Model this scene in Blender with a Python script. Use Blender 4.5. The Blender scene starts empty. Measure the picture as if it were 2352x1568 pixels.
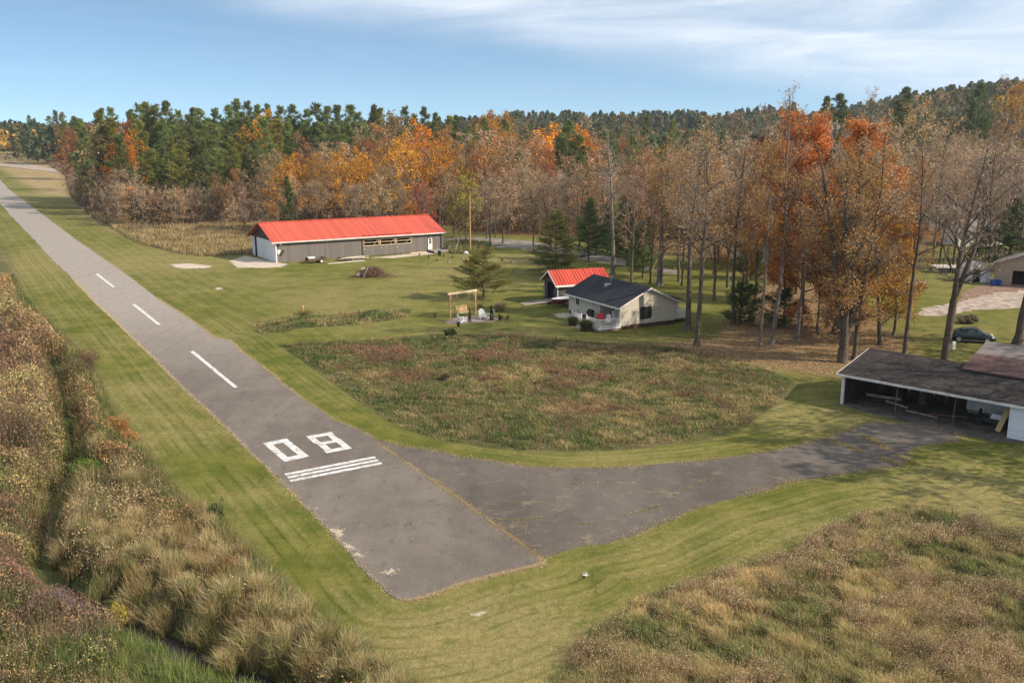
import bpy, math, random
import numpy as np
from mathutils import Vector, Matrix
R = math.radians
sc = bpy.context.scene
col = sc.collection

# ------------------------------------------------------------------ camera
FPX, HOR, CAMH = 2100.0, 320.0, 20.0           # focal length and horizon row for a 2352 px wide frame
PITCH = math.atan((784 - HOR) / FPX)
cam = bpy.data.cameras.new("camera"); cam.sensor_width = 36; cam.lens = 36 * FPX / 2352
cam.clip_start = 0.5; cam.clip_end = 6000
co = bpy.data.objects.new("camera", cam); col.objects.link(co)
co.location = (0, 0, CAMH); co.rotation_euler = (math.pi / 2 - PITCH, 0, 0)
sc.camera = co
# ------------------------------------------------------------------ light
SUN_EL, SUN_AZ = 33.0, 17.0                    # sun to the right, a little behind the camera
sd = Vector((math.cos(R(SUN_AZ)) * math.cos(R(SUN_EL)), -math.sin(R(SUN_AZ)) * math.cos(R(SUN_EL)), math.sin(R(SUN_EL))))
sl = bpy.data.lights.new("sun", 'SUN'); sl.energy = 5.0; sl.angle = R(0.6); sl.color = (1.0, 0.88, 0.72)
so = bpy.data.objects.new("sun", sl); col.objects.link(so)
so.rotation_euler = sd.to_track_quat('Z', 'Y').to_euler(); so.location = (60, -20, 60)
sc.view_settings.view_transform = 'Standard'; sc.view_settings.look = 'None'
sc.view_settings.exposure = 0.47; sc.view_settings.gamma = 1.0
W = bpy.data.worlds.new("World"); sc.world = W; W.use_nodes = True


def build_world():
    nt = W.node_tree; N = nt.nodes; L = nt.links; N.clear()
    out = N.new('ShaderNodeOutputWorld'); bg = N.new('ShaderNodeBackground'); bg.inputs[1].default_value = 0.115
    sky = N.new('ShaderNodeTexSky'); sky.sky_type = 'NISHITA'; sky.sun_disc = False
    sky.sun_elevation = R(SUN_EL); sky.sun_rotation = math.atan2(sd.x, sd.y)
    sky.air_density = 1.0; sky.dust_density = 0.4; sky.ozone_density = 2.0; sky.altitude = 300
    tc = N.new('ShaderNodeTexCoord')
    mp = N.new('ShaderNodeMapping'); mp.inputs['Location'].default_value = (0, 0, 0.12); mp.inputs['Scale'].default_value = (1, 1, 1.7)
    L.new(tc.outputs['Generated'], mp.inputs[0])
    L.new(mp.outputs[0], sky.inputs[0])
    # thin high cloud: streaked noise in the direction of view, only above a tilted line
    mc = N.new('ShaderNodeMapping'); mc.inputs['Scale'].default_value = (3.0, 3.0, 22.0); mc.inputs['Rotation'].default_value = (0, R(9), 0)
    L.new(tc.outputs['Generated'], mc.inputs[0])
    n1 = N.new('ShaderNodeTexNoise'); n1.inputs['Scale'].default_value = 1.6; n1.inputs['Detail'].default_value = 9; n1.inputs['Roughness'].default_value = 0.62; n1.inputs['Distortion'].default_value = 0.7
    L.new(mc.outputs[0], n1.inputs[0])
    sp = N.new('ShaderNodeSeparateXYZ'); L.new(tc.outputs['Generated'], sp.inputs[0])
    def m(op, a, b, c=None):
        n = N.new('ShaderNodeMath'); n.operation = op
        for i, v in enumerate((a, b, c)):
            if v is None: continue
            if hasattr(v, 'links'): L.new(v, n.inputs[i])
            else: n.inputs[i].default_value = v
        return n.outputs[0]
    # band height: cloud deck starts higher on the left, lower to the right
    n2 = N.new('ShaderNodeTexNoise'); n2.inputs['Scale'].default_value = 3.5; n2.inputs['Detail'].default_value = 5
    L.new(tc.outputs['Generated'], n2.inputs[0])
    edge = m('ADD', m('MULTIPLY', sp.outputs[0], 0.14), sp.outputs[2])
    edge = m('ADD', edge, m('MULTIPLY', m('SUBTRACT', n2.outputs[0], 0.5), 0.06))
    band = N.new('ShaderNodeMapRange'); band.inputs[1].default_value = 0.080; band.inputs[2].default_value = 0.135; band.interpolation_type = 'SMOOTHSTEP'
    L.new(edge, band.inputs[0])
    cl = N.new('ShaderNodeMapRange'); cl.inputs[1].default_value = 0.30; cl.inputs[2].default_value = 0.72
    L.new(n1.outputs[0], cl.inputs[0])
    f = m('MULTIPLY', band.outputs[0], m('ADD', m('MULTIPLY', cl.outputs[0], 0.60), 0.30))
    f2 = m('ADD', f, m('MULTIPLY', cl.outputs[0], 0.05))
    tint = N.new('ShaderNodeMix'); tint.data_type = 'RGBA'; tint.blend_type = 'MULTIPLY'; tint.inputs[0].default_value = 1
    L.new(sky.outputs[0], tint.inputs[6]); tint.inputs[7].default_value = (1.14, 1.22, 1.14, 1)
    mx = N.new('ShaderNodeMix'); mx.data_type = 'RGBA'
    L.new(f2, mx.inputs[0]); L.new(tint.outputs[2], mx.inputs[6]); mx.inputs[7].default_value = (6.3, 6.7, 7.2, 1)
    L.new(mx.outputs[2], bg.inputs[0]); L.new(bg.outputs[0], out.inputs[0])


build_world()

# ------------------------------------------------------------------ helpers
cp, spt = math.cos(PITCH), math.sin(PITCH)


def ray(px, py):
    dx = (px - 1176) / FPX; dy = -(py - 784) / FPX
    return dx, cp + dy * spt, -spt + dy * cp


def ss(t):
    t = np.clip(t, 0, 1); return t * t * (3 - 2 * t)


# --- noise (numpy value noise)
_rs = np.random.RandomState(7); _LAT = _rs.rand(256, 256)


def vnoise(x, y, s=1.0, seed=0):
    x = np.asarray(x, float) / s + seed * 17.3 + 1000; y = np.asarray(y, float) / s + seed * 9.1 + 1000
    xi = np.floor(x).astype(int); yi = np.floor(y).astype(int); fx = x - xi; fy = y - yi
    fx = fx * fx * (3 - 2 * fx); fy = fy * fy * (3 - 2 * fy)
    a = _LAT[xi % 256, yi % 256]; b = _LAT[(xi + 1) % 256, yi % 256]; c = _LAT[xi % 256, (yi + 1) % 256]; d = _LAT[(xi + 1) % 256, (yi + 1) % 256]
    return (a * (1 - fx) + b * fx) * (1 - fy) + (c * (1 - fx) + d * fx) * fy


def fnoise(x, y, s=1.0, seed=0, o=4):
    t = 0; w = 0
    for i in range(o):
        t = t + vnoise(x, y, s / 2 ** i, seed + i) * 0.55 ** i; w += 0.55 ** i
    return t / w


DITCH = None


def polydist(P, pl):
    """distance of points P (N,2) to an open polyline"""
    pl = np.asarray(pl, float); best = np.full(len(P), 1e9)
    for a, b in zip(pl[:-1], pl[1:]):
        d = b - a; t = np.clip(((P - a) @ d) / max(d @ d, 1e-9), 0, 1)
        q = P - (a + t[:, None] * d); best = np.minimum(best, np.hypot(q[:, 0], q[:, 1]))
    return best


def inside(P, poly):
    poly = np.asarray(poly, float); c = np.zeros(len(P), bool); j = len(poly) - 1
    for i in range(len(poly)):
        xi, yi = poly[i]; xj, yj = poly[j]
        m = ((yi > P[:, 1]) != (yj > P[:, 1])) & (P[:, 0] < (xj - xi) * (P[:, 1] - yi) / ((yj - yi) or 1e-9) + xi)
        c ^= m; j = i
    return c


def sdf(P, poly):
    """positive inside"""
    d = polydist(P, list(poly) + [poly[0]]); return np.where(inside(P, poly), d, -d)


def far_z(x, y):
    x = np.asarray(x, float); y = np.asarray(y, float)
    z = 14 * ss((y - 330) / 420)
    # wooded ridge to the right and in the middle distance
    z = z + 34 * ss((y - 270 - 0.0 * x) / 330) * ss((x / np.maximum(y, 1) - 0.20) / 0.36) + 13 * ss((y - 480) / 500) * ss((x / np.maximum(y, 1) + 0.12) / 0.15)
    return z


def gz(x, y):
    x = np.atleast_1d(np.asarray(x, float)); y = np.atleast_1d(np.asarray(y, float))
    z = far_z(x, y)
    if DITCH is not None:
        m = (y < 140) & (x < 5)
        if m.any():
            P = np.stack([x[m], y[m]], 1); d = polydist(P, DITCH)
            z[m] -= 1.1 * (1 - ss((d - 0.2) / 1.7))
    return z


def G(px, py, z=None):
    """ground point seen at a pixel of the 2352-wide frame"""
    x, y, w = ray(px, py)
    if z is not None:
        t = (z - CAMH) / w; return (x * t, y * t)
    if w < 0:
        t = -CAMH / w
        if y * t < 330: return (x * t, y * t)
    t = 320.0
    while t < 3000:
        t += 4
        if CAMH + w * t < float(far_z(x * t, y * t)): break
    return (x * t, y * t)


def GP(pts): return np.array([G(*p) for p in pts])


def ztop(px, py, D):
    """height at which the sight line of row py passes ground distance y=D"""
    x, y, w = ray(px, py); return CAMH + w * D / y


def s_on(O, ang, px, z=1.0):
    """distance along a line from O with heading ang (deg) where it crosses image column px"""
    k = (px - 1176) / FPX; ux, uy = math.cos(R(ang)), math.sin(R(ang))
    A = O[1] * cp + (CAMH - z) * spt
    return (k * A - O[0]) / (ux - k * uy * cp)


def tag(o, label=None, cat=None, group=None, kind=None):
    if label: o['label'] = label
    if cat: o['category'] = cat
    if group: o['group'] = group
    if kind: o['kind'] = kind
    return o


def empty(name, loc, rz=0, label=None, cat=None, group=None):
    o = bpy.data.objects.new(name, None); col.objects.link(o); o.location = loc; o.rotation_euler = (0, 0, rz); o.empty_display_size = 0.3
    return tag(o, label, cat, group)


def npmesh(name, V, polys, mat=None, C=None, parent=None, smooth=False, attrs=None, link=True):
    """polys: list of int arrays (M,k). C: (N,3) vertex colours"""
    me = bpy.data.meshes.new(name); V = np.asarray(V, np.float32)
    me.vertices.add(len(V)); me.vertices.foreach_set('co', V.ravel())
    polys = [np.asarray(p, np.int32) for p in polys if len(p)]
    nl = sum(p.size for p in polys); npoly = sum(len(p) for p in polys)
    me.loops.add(nl); me.loops.foreach_set('vertex_index', np.concatenate([p.ravel() for p in polys]))
    me.polygons.add(npoly)
    tot = np.concatenate([np.full(len(p), p.shape[1], np.int32) for p in polys])
    st = np.concatenate([[0], np.cumsum(tot)[:-1]]).astype(np.int32)
    me.polygons.foreach_set('loop_start', st)
    try: me.polygons.foreach_set('loop_total', tot)
    except Exception: pass
    if C is not None:
        a = me.color_attributes.new('Col', 'FLOAT_COLOR', 'POINT')
        cc = np.ones((len(V), 4), np.float32); cc[:, :3] = C; a.data.foreach_set('color', cc.ravel())
    for k, v in (attrs or {}).items():
        a = me.attributes.new(k, 'FLOAT', 'POINT'); a.data.foreach_set('value', np.asarray(v, np.float32))
    me.update(calc_edges=True)
    if smooth: me.polygons.foreach_set('use_smooth', np.ones(npoly, bool))
    if mat: me.materials.append(mat)
    if not link: return me
    o = bpy.data.objects.new(name, me); col.objects.link(o)
    if parent: o.parent = parent
    return o


class MB:
    def __init__(s): s.v = []; s.f = []
    def add(s, vs, fs):
        n = len(s.v); s.v += [tuple(v) for v in vs]; s.f += [tuple(i + n for i in f) for f in fs]; return s
    def box(s, x0, x1, y0, y1, z0, z1):
        return s.add([(x0, y0, z0), (x1, y0, z0), (x1, y1, z0), (x0, y1, z0), (x0, y0, z1), (x1, y0, z1), (x1, y1, z1), (x0, y1, z1)],
                     [(0, 3, 2, 1), (4, 5, 6, 7), (0, 1, 5, 4), (1, 2, 6, 5), (2, 3, 7, 6), (3, 0, 4, 7)])
    def bar(s, a, b, w, h=None, up=(0, 0, 1)):
        a = Vector(a); b = Vector(b); h = h or w; d = (b - a).normalized(); u = Vector(up)
        if abs(d.dot(u)) > 0.95: u = Vector((0, 1, 0))
        x = d.cross(u).normalized() * w / 2; y = x.cross(d).normalized() * h / 2
        return s.add([a - x - y, a + x - y, a + x + y, a - x + y, b - x - y, b + x - y, b + x + y, b - x + y],
                     [(0, 1, 2, 3), (7, 6, 5, 4), (0, 4, 5, 1), (1, 5, 6, 2), (2, 6, 7, 3), (3, 7, 4, 0)])
    def tube(s, a, b, r0, r1=None, n=10, caps=True):
        a = Vector(a); b = Vector(b); r1 = r0 if r1 is None else r1; d = (b - a).normalized()
        u = Vector((0, 0, 1)) if abs(d.z) < 0.9 else Vector((1, 0, 0)); x = d.cross(u).normalized(); y = d.cross(x)
        vs = []
        for p, r in ((a, r0), (b, r1)):
            for i in range(n): t = 2 * math.pi * i / n; vs.append(p + (x * math.cos(t) + y * math.sin(t)) * r)
        fs = [(i, (i + 1) % n, n + (i + 1) % n, n + i) for i in range(n)]
        if caps: fs += [tuple(range(n))[::-1], tuple(range(n, 2 * n))]
        return s.add(vs, fs)
    def prism(s, poly, axis, a0, a1):
        """poly in the plane normal to axis ('x': (y,z), 'y': (x,z), 'z': (x,y))"""
        def P(p, a): return {'x': (a, p[0], p[1]), 'y': (p[0], a, p[1]), 'z': (p[0], p[1], a)}[axis]
        n = len(poly); vs = [P(p, a0) for p in poly] + [P(p, a1) for p in poly]
        return s.add(vs, [tuple(range(n))[::-1], tuple(range(n, 2 * n))] + [(i, (i + 1) % n, n + (i + 1) % n, n + i) for i in range(n)])
    def build(s, name, mat, parent=None, bevel=0, smooth=False):
        import bmesh
        me = bpy.data.meshes.new(name); me.from_pydata(s.v, [], s.f)
        bm = bmesh.new(); bm.from_mesh(me); bmesh.ops.recalc_face_normals(bm, faces=bm.faces)
        if bevel: bmesh.ops.bevel(bm, geom=bm.edges[:], offset=bevel, segments=2, affect='EDGES', profile=0.6)
        if smooth:
            for f in bm.faces: f.smooth = True
        bm.to_mesh(me); bm.free()
        me.materials.append(mat)
        o = bpy.data.objects.new(name, me); col.objects.link(o)
        if parent: o.parent = parent
        return o


# ------------------------------------------------------------------ materials
class NT:
    def __init__(s, name, rough=0.85, spec=0.25):
        s.m = bpy.data.materials.new(name); s.m.use_nodes = True; s.t = s.m.node_tree; s.N = s.t.nodes; s.L = s.t.links
        s.b = s.N['Principled BSDF']; s.b.inputs['Roughness'].default_value = rough; s.b.inputs['Specular IOR Level'].default_value = spec
        s.co = s.N.new('ShaderNodeTexCoord').outputs['Object']
    def setin(s, i, v):
        if hasattr(v, 'links'): s.L.new(v, i)
        else: i.default_value = v if not (isinstance(v, tuple) and len(v) == 3) else (*v, 1)
    def noise(s, scale, detail=4, rough=0.6, vec=None, dist=0, out=0):
        n = s.N.new('ShaderNodeTexNoise'); n.inputs['Scale'].default_value = scale; n.inputs['Detail'].default_value = detail
        n.inputs['Roughness'].default_value = rough; n.inputs['Distortion'].default_value = dist
        s.L.new(vec or s.co, n.inputs['Vector']); return n.outputs[out]
    def map(s, sc=(1, 1, 1), rot=(0, 0, 0), vec=None):
        n = s.N.new('ShaderNodeMapping'); n.inputs['Scale'].default_value = sc; n.inputs['Rotation'].default_value = rot
        s.L.new(vec or s.co, n.inputs[0]); return n.outputs[0]
    def rng(s, v, a, b, c=0.0, d=1.0, sm=True):
        n = s.N.new('ShaderNodeMapRange'); n.interpolation_type = 'SMOOTHSTEP' if sm else 'LINEAR'
        for i, x in enumerate((v, a, b, c, d)): s.setin(n.inputs[i], x)
        return n.outputs[0]
    def math(s, op, a, b=0.0):
        n = s.N.new('ShaderNodeMath'); n.operation = op; s.setin(n.inputs[0], a); s.setin(n.inputs[1], b); return n.outputs[0]
    def mix(s, f, a, b, mode='MIX'):
        n = s.N.new('ShaderNodeMix'); n.data_type = 'RGBA'; n.blend_type = mode
        s.setin(n.inputs[0], f); s.setin(n.inputs[6], a); s.setin(n.inputs[7], b); return n.outputs[2]
    def attr(s, name, out='Color'):
        n = s.N.new('ShaderNodeAttribute'); n.attribute_name = name; return n.outputs[out]
    def wave(s, scale, vec=None, dist=0, dirn='X', prof='SIN'):
        n = s.N.new('ShaderNodeTexWave'); n.bands_direction = dirn; n.wave_profile = prof; n.inputs['Scale'].default_value = scale; n.inputs['Distortion'].default_value = dist
        s.L.new(vec or s.co, n.inputs[0]); return n.outputs['Fac']
    def color(s, c): s.setin(s.b.inputs['Base Color'], c); return s
    def bump(s, h, strength=0.4, dist=0.05):
        n = s.N.new('ShaderNodeBump'); n.inputs['Strength'].default_value = strength; n.inputs['Distance'].default_value = dist
        s.L.new(h, n.inputs['Height']); s.L.new(n.outputs[0], s.b.inputs['Normal']); return s


def simple(name, c, rough=0.8, var=0.25, scale=3.0, metal=0.0, bump=0.0, spec=0.3):
    n = NT(name, rough, spec); n.b.inputs['Metallic'].default_value = metal
    f = n.noise(scale, 5); lo = tuple(x * (1 - var) for x in c); hi = tuple(min(1, x * (1 + var)) for x in c)
    n.color(n.mix(n.rng(f, 0.3, 0.7), lo, hi))
    if bump: n.bump(n.noise(scale * 6, 3), bump, 0.02)
    return n.m


def planks(name, c, per, axis='X', var=0.25, rough=0.8, groove=0.35, spec=0.25, lo=None, width=0.1):
    """boards / ribs / laps running across one axis, one joint every `per` metres, coloured board by board"""
    n = NT(name, rough, spec)
    sp = n.N.new('ShaderNodeSeparateXYZ'); n.L.new(n.co, sp.inputs[0]); a = sp.outputs['XYZ'.index(axis)]
    q = n.math('DIVIDE', a, per); fr = n.math('FRACT', q); idx = n.math('FLOOR', q)
    j = n.math('LESS_THAN', fr, width)
    wn = n.N.new('ShaderNodeTexWhiteNoise'); wn.noise_dimensions = '1D'; n.L.new(idx, wn.inputs['W'])
    big = n.noise(1.3, 5); fine = n.noise(14, 4)
    f = n.math('ADD', n.math('MULTIPLY', wn.outputs[0], 0.45), n.math('ADD', n.math('MULTIPLY', big, 0.4), n.math('MULTIPLY', fine, 0.25)))
    base = n.mix(n.rng(f, 0.25, 0.85), tuple(x * (1 - var) for x in c), tuple(min(1, x * (1 + var)) for x in c))
    n.color(n.mix(n.math('MULTIPLY', j, groove), base, lo or tuple(x * 0.3 for x in c)))
    n.bump(n.math('SUBTRACT', fine, n.math('MULTIPLY', j, 1.5)), 0.5, 0.012)
    return n.m


def mat_foliage():
    n = NT('foliage', 0.75, 0.15)
    oi = n.N.new('ShaderNodeObjectInfo')
    c = n.mix(1.0, n.attr('Col'), oi.outputs['Color'], 'MULTIPLY')
    n.color(c)
    tr = n.N.new('ShaderNodeBsdfTranslucent'); n.L.new(c, tr.inputs[0])
    mx = n.N.new('ShaderNodeMixShader'); mx.inputs[0].default_value = 0.38
    n.L.new(n.b.outputs[0], mx.inputs[1]); n.L.new(tr.outputs[0], mx.inputs[2])
    n.L.new(mx.outputs[0], n.N['Material Output'].inputs[0]); return n.m


def mat_bark(name, a, b):
    n = NT(name, 0.95, 0.1)
    v = n.map((5, 5, 0.8)); f = n.noise(2.0, 6, 0.7, v); g = n.noise(0.25, 3)
    oi = n.N.new('ShaderNodeObjectInfo')
    n.color(n.mix(1.0, n.mix(n.rng(n.math('ADD', n.math('MULTIPLY', f, 0.7), n.math('MULTIPLY', g, 0.3)), 0.35, 0.65), a, b), oi.outputs['Color'], 'MULTIPLY'))
    n.bump(f, 0.7, 0.05); return n.m


def mat_ground():
    n = NT('ground_mat', 0.95, 0.08)
    Z1 = n.attr('Z1'); Z2 = n.attr('Z2'); mow = n.attr('mow', 'Fac')
    s1 = n.N.new('ShaderNodeSeparateColor'); n.L.new(Z1, s1.inputs[0]); s2 = n.N.new('ShaderNodeSeparateColor'); n.L.new(Z2, s2.inputs[0])
    tall, litter, dirt = s1.outputs; dry, forest, wild = s2.outputs
    big = n.noise(0.05, 4); mid = n.noise(0.35, 5, 0.65); fine = n.noise(3.0, 5, 0.75); vf = n.noise(11.0, 3, 0.7)
    # clumps seen stretched along the mowing
    green = n.mix(n.rng(mid, 0.35, 0.68), (0.110, 0.126, 0.023), (0.192, 0.182, 0.040))
    straw = n.mix(n.rng(fine, 0.3, 0.7), (0.235, 0.195, 0.072), (0.33, 0.27, 0.125))
    st = n.math('SINE', n.math('ADD', n.math('MULTIPLY', mow, 3.6), n.math('MULTIPLY', n.noise(0.12, 2), 3.0)))
    st2 = n.math('SINE', n.math('ADD', n.math('MULTIPLY', mow, 9.5), n.math('MULTIPLY', n.noise(0.2, 2), 2.5)))
    stf = n.math('ADD', n.math('MULTIPLY', st, 0.055), n.math('MULTIPLY', st2, 0.045))
    near = n.rng(mow, 9.0, 14.0, 1.0, 0.0)
    f = n.math('ADD', n.math('ADD', n.math('MULTIPLY', big, 0.55), n.math('MULTIPLY', mid, 0.3)), n.math('MULTIPLY', fine, 0.35))
    f = n.math('ADD', f, n.math('MULTIPLY', stf, near)); f = n.math('ADD', f, n.math('MULTIPLY', dry, 0.42))
    c = n.mix(n.rng(f, 0.56, 1.08), green, straw)
    c = n.mix(n.rng(vf, 0.25, 0.75, 0.0, 0.7), c, n.mix(1.0, c, (0.5, 0.53, 0.4), 'MULTIPLY'))
    c = n.mix(n.rng(fine, 0.55, 0.8, 0.0, 0.55), c, n.mix(1.0, c, (1.45, 1.4, 1.3), 'MULTIPLY'))
    sk = n.noise(0.9, 5, 0.7, n.map((1.6, 0.35, 1), (0, 0, R(-37)))); sk2 = n.noise(0.5, 6, 0.75, n.map((0.45, 1.7, 1), (0, 0, R(8))))
    c = n.mix(n.rng(sk, 0.52, 0.72, 0.0, 0.5), c, n.mix(1.0, c, (0.55, 0.60, 0.45), 'MULTIPLY'))
    c = n.mix(n.rng(sk2, 0.50, 0.70, 0.0, 0.55), c, n.mix(1.0, c, (1.40, 1.30, 1.25), 'MULTIPLY'))
    ml = n.math('SINE', n.math('ADD', n.math('MULTIPLY', mow, 8.0), n.math('MULTIPLY', n.noise(0.06, 2), 4.0)))
    c = n.mix(n.math('MULTIPLY', n.math('MULTIPLY', n.rng(ml, 0.55, 0.95), n.rng(n.noise(0.3, 5, 0.7), 0.42, 0.58)), n.math('MULTIPLY', near, 0.6)), c, n.mix(1.0, c, (0.55, 0.62, 0.5), 'MULTIPLY'))
    # lush dark green clumps
    c = n.mix(n.math('MULTIPLY', n.rng(n.noise(0.9, 5, 0.7), 0.54, 0.72), 0.55), c, (0.068, 0.105, 0.020))
    wc = n.mix(n.rng(fine, 0.35, 0.7), (0.22, 0.16, 0.075), (0.40, 0.30, 0.16))
    wc = n.mix(n.rng(n.noise(0.12, 5), 0.52, 0.70), wc, (0.16, 0.15, 0.05))
    c = n.mix(wild, c, wc)
    tc = n.mix(n.rng(mid, 0.4, 0.6), (0.085, 0.10, 0.032), (0.13, 0.105, 0.055))
    c = n.mix(tall, c, tc)
    fc = n.mix(n.rng(n.noise(1.2, 5, 0.7), 0.35, 0.65), (0.075, 0.045, 0.022), (0.20, 0.12, 0.05))
    c = n.mix(forest, c, fc)
    vr = n.N.new('ShaderNodeTexVoronoi'); vr.inputs['Scale'].default_value = 5.5; n.L.new(n.co, vr.inputs['Vector'])
    lc = n.mix(n.rng(vr.outputs['Distance'], 0.1, 0.5), (0.46, 0.33, 0.18), (0.20, 0.135, 0.07))
    lm = n.rng(n.math('ADD', litter, n.math('MULTIPLY', n.math('SUBTRACT', n.noise(2.2, 5, 0.8), 0.5), 1.1)), 0.35, 0.75)
    c = n.mix(lm, c, lc)
    dc = n.mix(n.rng(n.noise(2.5, 6, 0.7), 0.3, 0.7), (0.40, 0.32, 0.25), (0.66, 0.57, 0.49))
    dm = n.rng(n.math('ADD', dirt, n.math('MULTIPLY', n.math('SUBTRACT', n.noise(0.9, 6, 0.75), 0.5), 0.9)), 0.40, 0.62)
    c = n.mix(dm, c, dc)
    n.color(c)
    n.bump(n.math('ADD', n.math('MULTIPLY', fine, 0.7), n.math('MULTIPLY', vf, 0.5)), 0.9, 0.12)
    return n.m


def mat_asphalt(name, a, b, crackc=0.0, worn=False):
    n = NT(name, 0.92, 0.2)
    big = n.noise(0.12, 5, 0.55, None, 1.0); mid = n.noise(0.7, 5, 0.6); fine = n.noise(16, 4, 0.8)
    st = n.noise(0.35, 5, 0.6, n.map((1, 0.14, 1), (0, 0, R(-36))))
    f = n.math('ADD', n.math('MULTIPLY', big, 0.45), n.math('ADD', n.math('MULTIPLY', mid, 0.2), n.math('MULTIPLY', st, 0.45)))
    c = n.mix(n.rng(f, 0.36, 0.74), a, b)
    if worn:   # the older, paler surface takes over far down the runway
        far = n.rng(n.attr('far', 'Fac'), 0.0, 1.0); c = n.mix(far, c, (0.255, 0.225, 0.198))
        wm = n.rng(n.math('ADD', n.attr('worn', 'Fac'), n.math('MULTIPLY', n.math('SUBTRACT', n.noise(3.2, 7, 0.85), 0.5), 3.2)), 0.78, 0.9)
        c = n.mix(wm, c, (0.40, 0.34, 0.25))
        ln = n.noise(0.5, 4, 0.6, n.map((3.2, 0.03, 1), (0, 0, R(-38))))
        c = n.mix(n.math('MULTIPLY', n.rng(ln, 0.60, 0.66), 0.25), c, (0.07, 0.062, 0.06))
    c = n.mix(n.rng(fine, 0.25, 0.8, 0.0, 0.6), c, n.mix(1.0, c, (1.55, 1.5, 1.45), 'MULTIPLY'))
    # hairline cracks and stains everywhere, grassy cracks on the apron
    def cracks(scale, w0, w1, warp, gate0, gate1):
        vo = n.N.new('ShaderNodeTexVoronoi'); vo.feature = 'DISTANCE_TO_EDGE'; vo.inputs['Scale'].default_value = scale
        ds = n.N.new('ShaderNodeVectorMath'); ds.operation = 'MULTIPLY_ADD'; n.L.new(n.noise(0.9, 5, 0.65, None, 0, 1), ds.inputs[0]); ds.inputs[1].default_value = (warp, warp, 0); n.L.new(n.co, ds.inputs[2]); n.L.new(ds.outputs[0], vo.inputs['Vector'])
        return n.math('MULTIPLY', n.rng(vo.outputs['Distance'], w0, w1, 1.0, 0.0), n.rng(n.noise(0.45, 4), gate0, gate1))
    c = n.mix(n.math('MULTIPLY', cracks(0.5, 0.004, 0.016, 1.2, 0.48, 0.66), 0.35), c, (0.05, 0.044, 0.04))
    c = n.mix(n.rng(n.noise(0.9, 6, 0.8), 0.52, 0.70, 0.0, 0.5), c, (0.205, 0.18, 0.155))
    c = n.mix(n.rng(n.noise(1.7, 6, 0.8, n.map((1, .5, 1), (0, 0, .5))), 0.54, 0.68, 0.0, 0.6), c, (0.058, 0.050, 0.045))
    if crackc:
        c = n.mix(n.math('MULTIPLY', cracks(0.17, 0.003, 0.012, 3.2, 0.46, 0.60), crackc), c, (0.29, 0.225, 0.12))
        c = n.mix(n.math('MULTIPLY', cracks(0.42, 0.003, 0.016, 1.8, 0.52, 0.60), 0.35), c, (0.25, 0.20, 0.12))
        pt = n.rng(n.noise(1.1, 7, 0.8, n.map((0.5, 1.3, 1), (0, 0, -.35))), 0.60, 0.68)
        c = n.mix(n.math('MULTIPLY', pt, 0.6), c, (0.28, 0.225, 0.15))
    n.color(c); n.bump(fine, 0.35, 0.02); return n.m


def mat_paint():
    n = NT('road_paint', 0.7, 0.3)
    c = n.mix(n.rng(n.noise(2.3, 7, 0.85), 0.45, 0.62), (0.66, 0.645, 0.63), (0.27, 0.25, 0.235)); n.color(n.mix(n.rng(n.noise(14, 3), 0.5, 0.8, 0, .4), c, (0.3, 0.28, 0.27))); return n.m


def mat_shingle(name, a, b, spots=None):
    n = NT(name, 0.95, 0.1)
    br = n.N.new('ShaderNodeTexNoise'); v = n.map((2.2, 9.0, 9.0)); f = n.noise(1.6, 5, 0.8, v); g = n.noise(0.5, 4)
    c = n.mix(n.rng(n.math('ADD', n.math('MULTIPLY', f, 0.75), n.math('MULTIPLY', g, 0.3)), 0.38, 0.68), a, b)
    if spots: c = n.mix(n.rng(n.noise(1.4, 6, 0.85, n.map((1.0, 5.0, 5.0))), 0.54, 0.64, 0.0, 0.8), c, spots)
    n.color(c); n.bump(f, 0.5, 0.02); return n.m


def mat_glass(name='window_glass', c=(0.015, 0.018, 0.02)):
    n = NT(name, 0.08, 0.6); n.color(n.mix(n.rng(n.noise(1.5, 3), 0.4, 0.7), c, tuple(x * 2.2 for x in c))); return n.m


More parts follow.
